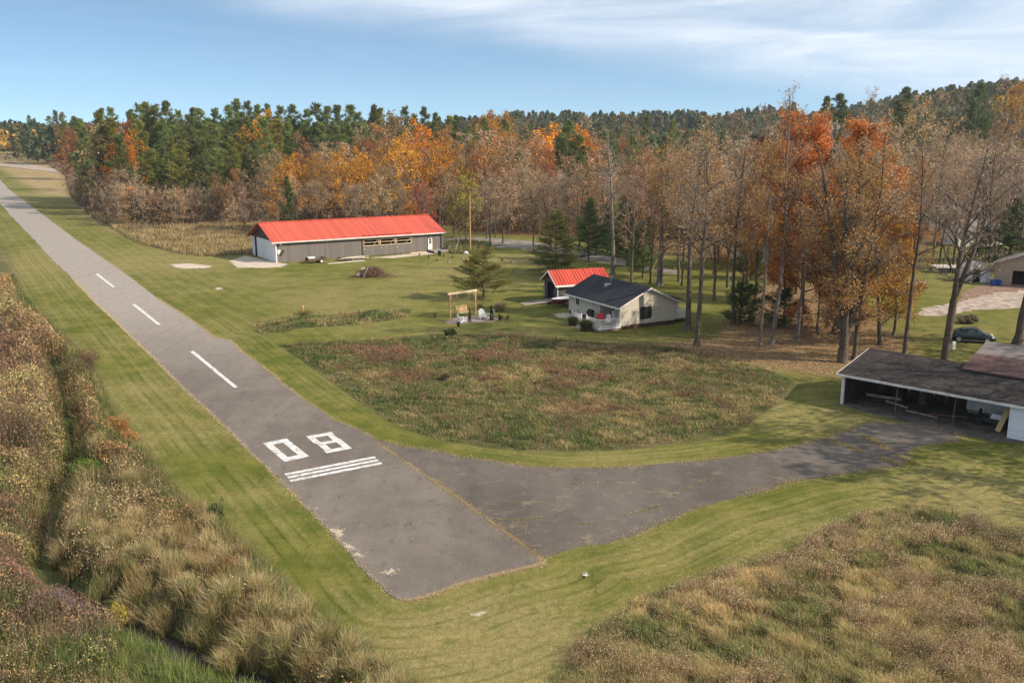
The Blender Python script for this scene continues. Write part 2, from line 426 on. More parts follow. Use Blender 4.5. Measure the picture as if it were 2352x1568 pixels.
M = dict(
    foliage=mat_foliage(), bark=mat_bark('bark_brown', (0.05, 0.038, 0.03), (0.17, 0.135, 0.11)), birch=mat_bark('bark_pale', (0.16, 0.135, 0.115), (0.38, 0.34, 0.30)),
    ground=mat_ground(), runway=mat_asphalt('runway_asphalt', (0.100, 0.084, 0.072), (0.165, 0.142, 0.122), 0, True),
    apron=mat_asphalt('apron_asphalt', (0.072, 0.061, 0.052), (0.124, 0.107, 0.092), 0.5), paint=mat_paint(),
    gravel=simple('gravel', (0.33, 0.265, 0.215), 0.95, 0.45, 0.9, bump=0.4), road=simple('grey_road', (0.20, 0.175, 0.155), 0.95, 0.4, 0.5, bump=0.3),
    redroof=planks('red_metal_roof', (0.54, 0.088, 0.046), 0.30, 'X', 0.2, 0.45, 0.2, 0.4, (0.36, 0.05, 0.025)),
    redroof2=planks('red_metal_shed_roof', (0.52, 0.068, 0.038), 0.30, 'Y', 0.2, 0.45, 0.45, 0.4, (0.28, 0.03, 0.02)),
    greysteel=planks('grey_ribbed_steel', (0.150, 0.134, 0.120), 0.46, 'X', 0.12, 0.6, 0.6, 0.3, (0.055, 0.045, 0.038)),
    brownsteel=planks('brown_ribbed_steel', (0.060, 0.044, 0.034), 0.46, 'Y', 0.15, 0.7, 0.5), whitesteel=planks('white_ribbed_steel', (0.62, 0.62, 0.64), 0.46, 'Y', 0.07, 0.6, 0.3),
    white=simple('white_paint', (0.74, 0.72, 0.69), 0.6, 0.08, 2), trim=simple('pale_trim', (0.60, 0.56, 0.52), 0.7, 0.15, 2),
    siding=planks('cream_lap_siding', (0.50, 0.45, 0.36), 0.15, 'Z', 0.06, 0.6, 0.5, 0.25, (0.22, 0.19, 0.15), 0.14), whitesiding=planks('white_lap_siding', (0.66, 0.68, 0.72), 0.13, 'Z', 0.05, 0.6, 0.4),
    shingle=mat_shingle('dark_shingles', (0.022, 0.022, 0.027), (0.060, 0.060, 0.068)), oldshingle=mat_shingle('weathered_shingles', (0.022, 0.019, 0.018), (0.058, 0.050, 0.046), (0.17, 0.145, 0.13)),
    brownshingle=mat_shingle('red_brown_shingles', (0.10, 0.058, 0.052), (0.17, 0.105, 0.095)), greyshingle=mat_shingle('grey_worn_shingles', (0.15, 0.125, 0.115), (0.27, 0.235, 0.22)),
    barnwood=planks('grey_barn_boards', (0.125, 0.098, 0.080), 0.22, 'X', 0.4, 0.9, 0.8), barnwoody=planks('grey_barn_boards_side', (0.135, 0.105, 0.088), 0.22, 'Y', 0.4, 0.9, 0.8),
    brownwood=planks('dark_brown_boards', (0.075, 0.045, 0.032), 0.3, 'X', 0.35, 0.9, 0.7), deckwood=planks('weathered_deck_boards', (0.27, 0.22, 0.19), 0.15, 'X', 0.25, 0.9, 0.6),
    skirtwood=planks('tan_skirt_boards', (0.36, 0.22, 0.14), 0.14, 'Z', 0.25, 0.85, 0.7), newwood=simple('new_lumber', (0.60, 0.40, 0.20), 0.75, 0.2, 4), palewood=simple('pale_lumber', (0.62, 0.47, 0.30), 0.75, 0.2, 4),
    postwood=simple('treated_post', (0.40, 0.24, 0.13), 0.8, 0.25, 3), greywood=simple('grey_lumber', (0.34, 0.29, 0.25), 0.85, 0.35, 3), dark=simple('interior_shade', (0.012, 0.010, 0.009), 0.9, 0.3),  # the near-black interior colour stands for shade inside openings
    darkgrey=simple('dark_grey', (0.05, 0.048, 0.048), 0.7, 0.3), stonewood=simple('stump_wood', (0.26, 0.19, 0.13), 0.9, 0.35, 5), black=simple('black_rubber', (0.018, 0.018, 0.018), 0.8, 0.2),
    glass=mat_glass(), metal=simple('galvanised_metal', (0.50, 0.50, 0.51), 0.45, 0.15, 4, 0.6), orange=simple('orange_plastic', (0.85, 0.14, 0.03), 0.5, 0.1), red=simple('red_plastic', (0.50, 0.012, 0.02), 0.5, 0.12),
    whiteplastic=simple('white_plastic', (0.78, 0.78, 0.78), 0.45, 0.05), carpaint=simple('dark_teal_paint', (0.008, 0.022, 0.026), 0.18, 0.1, 1, 0.3, 0, 0.7), silver=simple('silver_paint', (0.55, 0.56, 0.58), 0.3, 0.05, 1, 0.4),
    boatred=simple('faded_red_hull', (0.22, 0.035, 0.028), 0.5, 0.3), blue=simple('blue_plastic', (0.02, 0.07, 0.30), 0.5, 0.15), beige=planks('beige_siding', (0.36, 0.29, 0.21), 0.2, 'Z', 0.08, 0.7, 0.35),
    green=simple('dark_green_bin', (0.010, 0.030, 0.022), 0.5, 0.2), concrete=simple('concrete', (0.42, 0.38, 0.34), 0.9, 0.2, 2), yellow=simple('yellow_sleeve', (0.60, 0.55, 0.08), 0.6, 0.1),
    soil=simple('bare_dirt', (0.30, 0.22, 0.18), 0.95, 0.35, 1.2, bump=0.5), rust=simple('rusty_steel', (0.12, 0.07, 0.045), 0.9, 0.4, 4),
)
_w = NT('ditch_water', 0.08, 0.6); _w.color((0.035, 0.03, 0.03)); _w.bump(_w.noise(4, 3), 0.15, 0.02); M['water'] = _w.m

# ------------------------------------------------------------------ plan of the place (traced, then laid on the ground)
RW_LEFT = [(0, 468), (78, 551), (117, 593), (169, 642), (219, 695), (256, 729), (309, 781), (360, 829), (416, 887), (490, 954), (551, 1015), (610, 1072), (659, 1119), (726, 1188), (801, 1265), (850, 1320), (880, 1352), (905, 1372), (930, 1380)]
RW_RIGHT = [(0, 414), (83, 481), (175, 551), (259, 609), (306, 642), (360, 684), (430, 728), (490, 772), (500, 776), (527, 780), (545, 796), (557, 808), (600, 838), (650, 880), (698, 917), (738, 942), (767, 964), (817, 983), (864, 1008), (879, 1026), (939, 1066), (989, 1100), (1051, 1143), (1113, 1188), (1164, 1225), (1207, 1256), (1243, 1283), (1246, 1296), (1220, 1303), (1150, 1318), (1060, 1341), (1000, 1364), (960, 1376), (930, 1380)]
APRON = [(864, 1010), (884, 1012), (930, 1025), (990, 1032), (1050, 1047), (1130, 1058), (1215, 1070), (1300, 1075), (1400, 1073), (1500, 1067), (1600, 1058), (1700, 1046), (1790, 1032), (1850, 1018), (1900, 1005), (1960, 985), (2010, 968), (2100, 975), (2170, 988), (2210, 1000), (2200, 1012), (2130, 1020), (2090, 1035), (2085, 1050), (2060, 1072), (1990, 1080), (1900, 1095), (1830, 1105), (1760, 1125), (1680, 1145), (1600, 1165), (1560, 1185), (1500, 1210), (1440, 1235), (1380, 1248), (1330, 1255), (1290, 1268), (1255, 1278), (1243, 1283),
         (1207, 1256), (1164, 1225), (1113, 1188), (1051, 1143), (989, 1100), (939, 1066), (879, 1026)]
MEADOW = [(640, 793), (760, 785), (900, 775), (1000, 768), (1180, 770), (1300, 782), (1450, 790), (1560, 800), (1700, 830), (1790, 860), (1830, 880), (1800, 920), (1760, 945), (1700, 990), (1600, 1015), (1450, 1032), (1300, 1038), (1200, 1035), (1100, 1025), (1000, 1008), (930, 985), (880, 960), (800, 905), (740, 860), (690, 825)]
STRIP = [(570, 747), (650, 730), (770, 722), (850, 713), (945, 711), (940, 728), (850, 743), (780, 748), (700, 752), (650, 765), (600, 768)]
FIELD = [(1250, 1568), (1200, 1640), (2600, 1640), (2600, 1330), (2352, 1236), (2220, 1194), (2130, 1164), (2089, 1162), (2002, 1179), (1957, 1198), (1909, 1217), (1845, 1258), (1781, 1280), (1710, 1299), (1594, 1340), (1470, 1374), (1340, 1470), (1290, 1530)]
BANK_EDGE = [(-60, 500), (0, 575), (30, 620), (60, 680), (120, 740), (180, 800), (215, 830), (235, 880), (255, 930), (290, 985), (320, 1020), (360, 1060), (400, 1110), (440, 1150), (500, 1185), (530, 1215), (580, 1262), (640, 1315), (700, 1380), (760, 1425), (820, 1460), (880, 1505), (930, 1535), (970, 1568), (1010, 1640)]
BANK = [(-700, 500)] + BANK_EDGE + [(-700, 1640)]
DITCHP = [(120, 830), (140, 900), (152, 960), (169, 1017), (161, 1074), (124, 1137), (109, 1224), (101, 1299), (131, 1350), (180, 1390), (225, 1412), (285, 1432), (338, 1457), (394, 1484), (450, 1503), (525, 1540), (588, 1568), (700, 1620)]
LITTER = [(1420, 812), (1540, 785), (1640, 772), (1700, 700), (1780, 640), (1900, 660), (2000, 720), (2100, 800), (2000, 830), (1935, 868), (1880, 865), (1800, 850), (1700, 840), (1600, 828), (1520, 815)]
DIRTS = [[(385, 606), (440, 604), (492, 610), (488, 616), (420, 618), (395, 614)], [(520, 600), (560, 585), (636, 600), (668, 606), (655, 614), (600, 616), (540, 615)], [(1255, 720), (1330, 715), (1335, 738), (1300, 738)],
         [(485, 660), (515, 658), (520, 664), (495, 668)], [(840, 592), (1000, 576), (1006, 583), (900, 594)], [(1060, 1400), (1130, 1395), (1140, 1420), (1080, 1430)]]
w = {k: GP(v) for k, v in dict(L=RW_LEFT, R=RW_RIGHT, apron=APRON, meadow=MEADOW, strip=STRIP, field=FIELD, bank=BANK, edge=BANK_EDGE, litter=LITTER).items()}
DITCH = np.array([G(a, b, -0.9) for a, b in DITCHP])
w['dirts'] = [GP(d) for d in DIRTS]
WILD = GP([(-100, 378), (0, 384), (50, 421), (120, 450), (165, 452), (190, 486), (225, 512), (310, 548), (330, 560), (420, 585), (470, 588), (600, 583), (640, 500), (500, 470), (300, 420), (150, 385), (60, 340), (0, 335)])
FOREST = GP([(87, 330), (87, 345), (120, 371), (155, 395), (162, 434), (190, 475), (300, 490), (600, 515), (1020, 520), (1060, 535), (1250, 545), (1400, 560), (1560, 590), (1750, 600), (2050, 640), (2150, 560), (2352, 560), (2500, 540), (2900, 500), (2900, 330), (1000, 330)])


def build_ground():
    xs = np.concatenate([-np.geomspace(2600, 460, 20)[:-1], -np.arange(456, 86, -3.5), np.arange(-85, 75, 0.55), np.geomspace(75, 2600, 55)])
    ys = np.concatenate([np.linspace(-120, 24, 12)[:-1], np.arange(24, 70, 0.4), np.arange(70, 190, 0.8), np.arange(190, 700, 4.0), np.geomspace(704, 3500, 40)])
    X, Y = np.meshgrid(xs, ys); P = np.stack([X.ravel(), Y.ravel()], 1)
    Z = gz(P[:, 0], P[:, 1]) + (fnoise(P[:, 0], P[:, 1], 9, 3) - 0.5) * 0.0
    nx, ny = len(xs), len(ys); i = np.arange(nx * ny).reshape(ny, nx)
    q = np.stack([i[:-1, :-1].ravel(), i[:-1, 1:].ravel(), i[1:, 1:].ravel(), i[1:, :-1].ravel()], 1)
    def soft(poly, wd): return ss(sdf(P, poly) / wd + 0.5)
    tall = np.maximum.reduce([soft(w['meadow'], 0.8), soft(w['strip'], 0.6) * 0.8, soft(w['field'], 0.7), soft(w['bank'], 0.8)])
    litter = soft(w['litter'], 9) * 0.95
    dirt = np.maximum.reduce([soft(d, 1.8) for d in w['dirts']]) * 0.62
    mow = np.minimum.reduce([polydist(P, w['L']), polydist(P, w['R']), polydist(P, w['apron'])])
    dry = fnoise(P[:, 0], P[:, 1], 14, 5) * 0.9 - 0.15
    for (px, py, r, a) in [(330, 900, 5, .3), (130, 600, 20, .35), (560, 1130, 2.5, .3), (1060, 1510, 5, .9), (1500, 1300, 4, .3), (2250, 1130, 6, .7), (1750, 1180, 4, .3), (400, 760, 8, .3), (300, 600, 22, .35), (1850, 960, 5, .5), (1300, 1500, 3, .5), (140, 450, 40, .5), (600, 700, 12, .1), (1650, 830, 6, .4), (1180, 600, 9, .4), (880, 640, 14, .25)]:
        g = np.array(G(px, py)); dry += a * np.exp(-((P - g) ** 2).sum(1) / (r * r))
    for (px, py, r, a) in [(200, 850, 6, .35), (460, 1080, 4, .5), (640, 1330, 2.5, .4), (2200, 1060, 8, .35), (1700, 1150, 3, .3), (1450, 700, 12, .35), (2150, 900, 10, .3)]:
        g = np.array(G(px, py)); dry -= a * np.exp(-((P - g) ** 2).sum(1) / (r * r))
    Z1 = np.stack([tall, litter, dirt, np.ones(len(P))], 1)
    Z2 = np.stack([np.clip(dry, 0, 1), soft(FOREST, 6), soft(WILD, 2), np.ones(len(P))], 1)
    o = npmesh('ground', np.stack([P[:, 0], P[:, 1], Z], 1), [q], M['ground'], smooth=True, attrs=dict(mow=mow))
    for k, v in (('Z1', Z1), ('Z2', Z2)):
        a = o.data.color_attributes.new(k, 'FLOAT_COLOR', 'POINT'); a.data.foreach_set('color', v.astype(np.float32).ravel())
    tag(o, 'mown autumn grass ground reaching from the ditch to the woods', kind='structure')


build_ground()


def ragged(P, step, amp, seed):
    P = np.asarray(P); out = []
    for a, b in zip(P, np.roll(P, -1, 0)):
        n = max(1, int(np.hypot(*(b - a)) / step))
        for k in range(n):
            q = a + (b - a) * k / n; j = (np.array([vnoise(q[0], q[1], step * 1.6, seed), vnoise(q[0], q[1], step * 1.6, seed + 5)]) - 0.5) * 2 * amp; out.append(q + j)
    return np.array(out)


def sheet(name, P, z, mat, label, parent=None, kind='structure', attrs=None):
    import bmesh
    me = bpy.data.meshes.new(name); n = len(P)
    me.from_pydata([(p[0], p[1], z + float(far_z(p[0], p[1]))) for p in P], [], [tuple(range(n))])
    bm = bmesh.new(); bm.from_mesh(me); bmesh.ops.triangulate(bm, faces=bm.faces[:]); bmesh.ops.recalc_face_normals(bm, faces=bm.faces)
    if sum(f.normal.z for f in bm.faces) < 0: bmesh.ops.reverse_faces(bm, faces=bm.faces)
    bm.to_mesh(me); bm.free(); me.materials.append(mat)
    o = bpy.data.objects.new(name, me); col.objects.link(o)
    if parent: o.parent = parent
    else: tag(o, label, kind=kind)
    return o


def build_runway():
    L, Rr = w['L'][::-1], w['R'][::-1]           # from near to far
    dl = L[1:]; dr = Rr[1:]
    def chain(c):
        c = [c[0]] + [p for k, p in enumerate(c[1:])]
        ys = [c[0][1]]; xs = [c[0][0]]
        for p in c[1:]:
            if p[1] > ys[-1] + 1e-3: ys.append(p[1]); xs.append(p[0])
        return np.array(ys), np.array(xs)
    yl, xl = chain(L); yr, xr = chain(Rr)
    y0 = min(yl[0], yr[0]); rows = np.concatenate([np.arange(y0 + 0.02, 75, 0.22), np.arange(75, 170, 0.8), np.arange(170, 760, 5)])
    # past the last traced points both edges run on straight
    dxl = (xl[-1] - xl[-5]) / (yl[-1] - yl[-5]); dxr = (xr[-1] - xr[-6]) / (yr[-1] - yr[-6])
    A = np.where(rows <= yl[-1], np.interp(rows, yl, xl), xl[-1] + dxl * (rows - yl[-1]))
    B = np.where(rows <= yr[-1], np.interp(rows, yr, xr), xr[-1] + dxl * (rows - yr[-1]))
    A = A + (vnoise(rows, rows * 0, 0.7, 3) - 0.5) * 0.5 + (vnoise(rows, rows * 0, 0.3, 8) - 0.5) * 0.2
    B = B + (vnoise(rows, rows * 0, 0.7, 4) - 0.5) * 0.2
    nc = 44; t = np.linspace(0, 1, nc)
    X = A[:, None] + (B - A)[:, None] * t; Y = np.repeat(rows[:, None], nc, 1); P = np.stack([X.ravel(), Y.ravel()], 1)
    Z = far_z(P[:, 0], P[:, 1]) + 0.02
    i = np.arange(len(rows) * nc).reshape(len(rows), nc); q = np.stack([i[:-1, :-1].ravel(), i[:-1, 1:].ravel(), i[1:, 1:].ravel(), i[1:, :-1].ravel()], 1)
    worn = np.zeros(len(P))
    for (px, py, r, a) in [(715, 1170, .7, .7), (735, 1190, .9, .6), (770, 1215, .7, .7), (778, 1228, .6, .7), (805, 1265, 1.0, .6), (790, 1250, .6, .6), (900, 1312, .6, .9), (1170, 1316, .5, 1.0), (830, 1275, .5, .5), (850, 1330, .8, .5), (880, 1220, .15, .5), (977, 1262, .12, 1.2)]:
        g = np.array(G(px, py)); worn += a * np.exp(-((P - g) ** 2).sum(1) / (r * r))
    far = ss((P[:, 1] - 52) / 75) * 0.95
    o = npmesh('runway', np.stack([P[:, 0], P[:, 1], Z], 1), [q], M['runway'], attrs=dict(worn=worn, far=far))
    tag(o, 'long narrow grey asphalt runway marked 08', kind='structure'); return o


runway = build_runway()
apron = sheet('apron', ragged(w['apron'], 0.45, 0.16, 2), 0.012, M['apron'], 'dark cracked asphalt apron joining the runway end')


def quad_mark(name, pts, z=0.024):
    P = GP(pts); P = ragged(P, 0.35, 0.015, 3); return sheet(name, P, z, M['paint'], None, parent=runway)


for a, b, wpx in [((222, 629), (262, 660), 5), ((307, 699), (366, 746), 6.5), ((441, 807), (542, 890), 8)]:
    quad_mark('centre_line_dash', [(a[0] - wpx / 2, a[1] + 1), (a[0] + wpx / 2, a[1] - 1), (b[0] + wpx / 2, b[1] - 1), (b[0] - wpx / 2, b[1] + 1)])
for l, r in [((655, 1090), (862, 1050)), ((661, 1097), (869, 1056.5)), ((667, 1104.5), (877, 1063.5))]:
    quad_mark('threshold_bar', [(l[0] - 2.4, l[1] - 2.1), (r[0] - 2.4, r[1] - 2.1), (r[0] + 2, r[1] + 2.1), (l[0] + 2, l[1] + 2.1)])


def number_mark(name, corners, bars):
    """strokes in the unit square of a painted figure: corners = far-left, far-right, near-right, near-left"""
    import bmesh
    c = GP(corners); mb = MB()
    def pt(u, v): return (c[0] * (1 - u) + c[1] * u) * (1 - v) + (c[3] * (1 - u) + c[2] * u) * v
    for (u0, v0, u1, v1) in bars:
        q = [pt(u0, v0), pt(u1, v0), pt(u1, v1), pt(u0, v1)]; q = ragged(q, 0.3, 0.02, 4)
        mb.add([(p[0], p[1], 0.024) for p in q], [tuple(range(len(q)))])
    o = mb.build(name, M['paint'], runway)
    return o


number_mark('painted_zero', [(604, 1018), (658, 1007), (710, 1048), (654, 1061)], [(0, 0, 1, .16), (0, .84, 1, 1), (0, .162, .28, .838), (.70, .162, 1, .838)])
number_mark('painted_eight', [(702, 1002), (762, 992), (809, 1030), (750, 1041)], [(0, 0, 1, .15), (0, .85, 1, 1), (.05, .44, 1, .56), (0, .152, .24, .438), (.72, .152, .95, .438), (.06, .562, .30, .848), (.74, .562, 1, .848)])
sheet('taxiway', ragged(GP([(-200, 381), (0, 375), (60, 377), (165, 396), (175, 404), (120, 396), (0, 382), (-200, 390)]), 6, 0.6, 3), 0.15, M['gravel'], 'pale gravel track crossing beyond the far end of the runway')
sheet('road', ragged(GP([(1012, 548), (1100, 545), (1200, 552), (1300, 566), (1400, 590), (1480, 606), (1560, 622), (1555, 630), (1450, 614), (1350, 598), (1270, 584), (1180, 570), (1020, 561)]), 1.5, 0.3, 5), 0.02, M['road'], 'grey road curving past the barn towards the woods')
sheet('driveway', ragged(GP([(2110, 722), (2120, 708), (2200, 694), (2290, 672), (2500, 655), (2500, 700), (2352, 706), (2230, 714), (2150, 726)]), 0.8, 0.75, 6), 0.02, M['gravel'], 'pale pink gravel driveway at the right edge')
sheet('leafy_yard', ragged(GP([(2215, 668), (2260, 652), (2500, 640), (2500, 672), (2290, 676), (2200, 694)]), 1.0, 0.3, 7), 0.016, simple('leafy_gravel', (0.20, 0.13, 0.09), 0.95, 0.45, 1.5, bump=0.5), 'leaf covered gravel yard before the beige garage')
wat = np.array(DITCH)
_d = np.gradient(wat, axis=0); _n = np.stack([-_d[:, 1], _d[:, 0]], 1); _n /= np.linalg.norm(_n, axis=1)[:, None]
_w = np.interp(wat[:, 1], [32, 40, 48, 60], [.95, .75, .4, .28])[:, None]
_k = wat[:, 1] < 41
sheet('ditch_water', np.concatenate([(wat + _n * _w)[_k], (wat - _n * _w)[_k][::-1]]), -0.93, M['water'], 'narrow muddy ditch water winding through the reeds')

# ------------------------------------------------------------------ buildings
def gable_roof(mat, x0, x1, y0, y1, ze, zr, axis='x', th=0.10):
    """two roof slopes as slabs. axis = direction of the ridge"""
    mb = MB()
    if axis == 'x':
        ym = (y0 + y1) / 2
        for a, b in ((y0, ym), (y1, ym)):
            mb.add([(x0, a, ze), (x1, a, ze), (x1, b, zr), (x0, b, zr), (x0, a, ze - th), (x1, a, ze - th), (x1, b, zr - th), (x0, b, zr - th)],
                   [(0, 1, 2, 3), (7, 6, 5, 4), (0, 4, 5, 1), (1, 5, 6, 2), (3, 2, 6, 7), (0, 3, 7, 4)])
    else:
        xm = (x0 + x1) / 2
        for a, b in ((x0, xm), (x1, xm)):
            mb.add([(a, y0, ze), (a, y1, ze), (b, y1, zr), (b, y0, zr), (a, y0, ze - th), (a, y1, ze - th), (b, y1, zr - th), (b, y0, zr - th)],
                   [(0, 1, 2, 3), (7, 6, 5, 4), (0, 4, 5, 1), (1, 5, 6, 2), (3, 2, 6, 7), (0, 3, 7, 4)])
    return mb


def window(parent, plane, a0, a1, z0, z1, pos, out, frame_mat, fw=0.07, split=None):
    """window in a wall. plane 'y' = wall normal along y (a is x). out = outward sign"""
    mb = MB(); g = MB()
    def bx(m, A0, A1, Z0, Z1, d0, d1):
        lo, hi = sorted((pos + out * d0, pos + out * d1))
        m.box(A0, A1, lo, hi, Z0, Z1) if plane == 'y' else m.box(lo, hi, A0, A1, Z0, Z1)
    bx(mb, a0 - fw, a0, z0 - fw, z1 + fw, .0, .05); bx(mb, a1, a1 + fw, z0 - fw, z1 + fw, .0, .05)
    bx(mb, a0, a1, z1, z1 + fw, .0, .05); bx(mb, a0, a1, z0 - fw, z0, .0, .07)
    if split == 'v': m_ = (a0 + a1) / 2; bx(mb, m_ - .02, m_ + .02, z0, z1, .0, .04)
    if split == 'h': m_ = (z0 + z1) / 2; bx(mb, a0, a1, m_ - .02, m_ + .02, .0, .04)
    f = mb.build('window', frame_mat, parent); bx(g, a0, a1, z0, z1, .004, .02); g.build('pane', M['glass'], f)
    return f


def hangar():
    ang = 32.5; O = (-39.08, 151.07); Lh, Wd, ze, zr = 31.3, 12.9, 3.45, 6.15
    h = empty('hangar', (*O, 0), R(ang), 'long grey ribbed steel aircraft hangar with bright red metal roof', 'hangar')
    so_ = lambda px, z=1.0: s_on(O, ang, px, z)
    d0, d1 = so_(833), so_(945)          # sliding door leaves
    zb, zt = 1.78, 2.86
    m = MB()   # front wall round the opening, back wall, right end wall
    wins = []
    for a, b in ((1297, 1460), (1472, 1630), (1642, 1798)): wins.append((so_((900 + a / 2.8) / 1.6327, 2.3), so_((900 + b / 2.8) / 1.6327, 2.3)))
    m.box(0, wins[0][0], 0, .12, 0, ze).box(wins[-1][1], Lh, 0, .12, 0, ze)
    m.box(wins[0][0], wins[-1][1], 0, .12, 0, zb).box(wins[0][0], wins[-1][1], 0, .12, zt, ze)
    for (p, q), (r_, s_) in zip(wins[:-1], wins[1:]): m.box(q, r_, 0, .12, zb, zt)
    m.box(0, Lh, Wd - .12, Wd, 0, ze)
    m.build('wall', M['greysteel'], h)
    m = MB(); m.prism([(0.121, 0), (Wd - .121, 0), (Wd - .121, ze), (Wd / 2, zr - .12), (0.121, ze)], 'x', Lh - .12, Lh); m.build('end_wall', M['brownsteel'], h)
    m = MB(); m.prism([(-.1, ze - .02), (Wd + .1, ze - .02), (Wd / 2, zr - .12)], 'x', 0, .1); m.build('gable', M['brownsteel'], h)
    m = MB(); m.box(.12, Lh - .12, .13, Wd - .12, 0.0, .05); m.build('floor', M['concrete'], h)
    m = MB(); m.box(3, Lh - 2, 5.0, 5.3, 0, 3.2); m.build('window_shade_panel', M['dark'], h)  # near-black backing panel paints the shade seen through the window openings
    # end doors, white, with a near-black panel painting the shade of the gap
    m = MB(); m.box(-.03, .06, .05, 10.2, 0.03, ze - .06); e = m.build('end_door', M['whitesteel'], h); e['label'] = 'wide white sliding end door'
    m = MB(); m.box(-.05, .0, 6.3, 7.3, 0.1, 2.1); m.box(-.055, -.035, 6.25, 6.3, .05, 2.15); m.build('wicket', M['trim'], e)
    m = MB(); m.box(-.03, .06, 11.4, Wd - .02, 0.03, ze - .06); m.build('end_door', M['whitesteel'], h)
    m = MB(); m.box(.02, .08, 10.2, 11.4, 0, ze - .06); m.build('door_gap_shade', M['dark'], h)
    m = MB(); m.box(-.06, .09, -.06, .05, 0, ze); m.build('corner_trim', M['white'], h)
    # roof
    m = gable_roof(M, -.85, Lh + .35, -.55, Wd + .55, ze - .02, zr, 'x', .07)   # with ribs standing proud
    x = -.8
    while x < Lh + .33:
        for a, b in ((-.56, Wd / 2), (Wd + .56, Wd / 2)):
            m.add([(x - .025, a, ze - .02), (x + .025, a, ze - .02), (x + .025, b, zr), (x - .025, b, zr), (x, a, ze + .03), (x, b, zr + .05)], [(0, 3, 5, 4), (1, 4, 5, 2), (0, 4, 1), (3, 2, 5)])
        x += .46
    ro = m.build('roof', M['redroof'], h)
    MB().bar((-.86, Wd / 2, zr + .05), (Lh + .36, Wd / 2, zr + .05), .3, .05).build('ridge_cap', M['redroof'], ro)
    s0, s1 = so_(831, 3.4), so_(946, 3.4)
    MB().bar((s0, -.18, ze + .25), (s1, -.18, ze + .25), .25, .05).build('snow_guard', M['redroof'], ro)
    MB().box(-.86, Lh + .36, -.62, -.555, ze - .22, ze - .02).build('fascia', M['trim'], h)
    MB().box(0, Lh, -.5, -.02, ze - .19, ze - .14).build('soffit', M['darkgrey'], h)
    # sliding doors, track
    m = MB()
    ds = (d1 - d0) / 3
    for k in range(3):
        w0, w1 = wins[k]; a, b = d0 + ds * k + .02, d0 + ds * (k + 1) - .02
        a = min(a, w0 - .03); b = max(b, w1 + .03)
        if k: a = max(a, wins[k - 1][1] + .04)
        if k < 2: b = min(b, wins[k + 1][0] - .04)
        mm = MB().box(a, b, -.08, -.012, 0.06, zb - .02); dd = mm.build('sliding_door', M['greysteel'], h)
        MB().box(a + .25, a + .33, -.11, -.08, 1.2, 1.4).build('handle', M['white'], dd)
        f = MB(); f.box(w0, w1, -.07, .0, zb, zb + .09).box(w0, w1, -.07, .0, zt - .09, zt).box(w0, w0 + .09, -.07, .0, zb + .09, zt - .09).box(w1 - .09, w1, -.07, .0, zb + .09, zt - .09)
        f.box(w0 + .09, w1 - .09, -.06, -.01, (zb + zt) / 2 + .02, (zb + zt) / 2 + .10)
        f.bar((w0 + (w1 - w0) * .60, -.085, zb + .08), (w0 + (w1 - w0) * .93, -.085, zt - .06), .08, .04)
        f.build('window_frame', M['palewood'], dd)
    MB().box(d0 - .12, d0 - .03, -.09, -.012, .05, 3.05).build('door_edge', M['darkgrey'], h)
    t0, t1 = so_((900 + 760 / 2.8) / 1.6327, 3.1), so_((900 + 1965 / 2.8) / 1.6327, 3.1)
    m = MB().box(t0, t1, -.2, -.012, 3.06, 3.15); x = t0 + .4
    while x < t1: m.box(x, x + .12, -.23, -.012, 3.145, 3.21); x += 1.0
    m.build('door_track', M['metal'], h)
    # entry door
    a, b = so_((900 + 1974 / 2.8) / 1.6327), so_((900 + 2019 / 2.8) / 1.6327)
    m = MB(); m.box(a, b, -.05, -.012, .42, 2.45); dr = m.build('door', M['white'], h)
    MB().box(a - .09, a, -.06, -.012, .4, 2.53).box(b, b + .09, -.06, -.012, .4, 2.53).box(a, b, -.06, -.012, 2.45, 2.53).build('door_frame', M['rust'], dr)
    MB().box(a + .2, b - .18, -.062, -.052, 1.95, 2.3).box(a + .2, b - .18, -.062, -.052, 1.5, 1.85).build('pane', M['glass'], dr)
    MB().box(a + .06, a + .12, -.1, -.052, 1.3, 1.42).build('handle', M['black'], dr)
    lm = MB().tube(((a + b) / 2, -.22, 2.62), ((a + b) / 2, -.22, 2.74), .16, .05, 10).bar(((a + b) / 2, -.2, 2.72), ((a + b) / 2, 0, 2.78), .04); lm.build('wall_lamp', M['metal'], h)
    x = so_((900 + 410 / 2.8) / 1.6327); MB().box(x - .22, x + .28, -.05, -.012, 1.45, 2.1).build('notice_board', M['white'], h)
    x = so_((900 + 440 / 2.8) / 1.6327); MB().prism([(x - .2, 1.1), (x + .1, 1.25), (x + .5, 2.0), (x + .25, 2.1), (x - .25, 1.75)], 'y', -.2, -.03).build('wind_fan', M['darkgrey'], h)
    MB().box(.5, .75, -.3, -.012, 3.0, 3.12).tube((.6, -.35, 3.05), (.8, -.5, 2.95), .1, .13, 8).build('flood_lamp', M['metal'], h)
    # landing in front of the door
    a0 = a - .3
    dk = empty('wooden_landing', (0, 0, 0), 0, 'low grey timber landing below the white barn door', 'deck')
    dk.location = (O[0] + math.cos(R(ang)) * (a0), O[1] + math.sin(R(ang)) * (a0), 0); dk.rotation_euler = (0, 0, R(ang))
    MB().box(0, 4.6, -3.0, -.1, .28, .38).build('platform', M['deckwood'], dk)
    MB().box(0, 4.6, -3.06, -3.0, .16, .38).build('rim', M['greywood'], dk)
    for x in (.2, 2.2, 4.3): MB().box(x, x + .3, -2.8, -2.5, 0, .28).build('block', M['concrete'], dk)
    MB().box(-3.6, -.05, -.75, -.35, .02, .14).build('ramp_board', M['palewood'], dk)
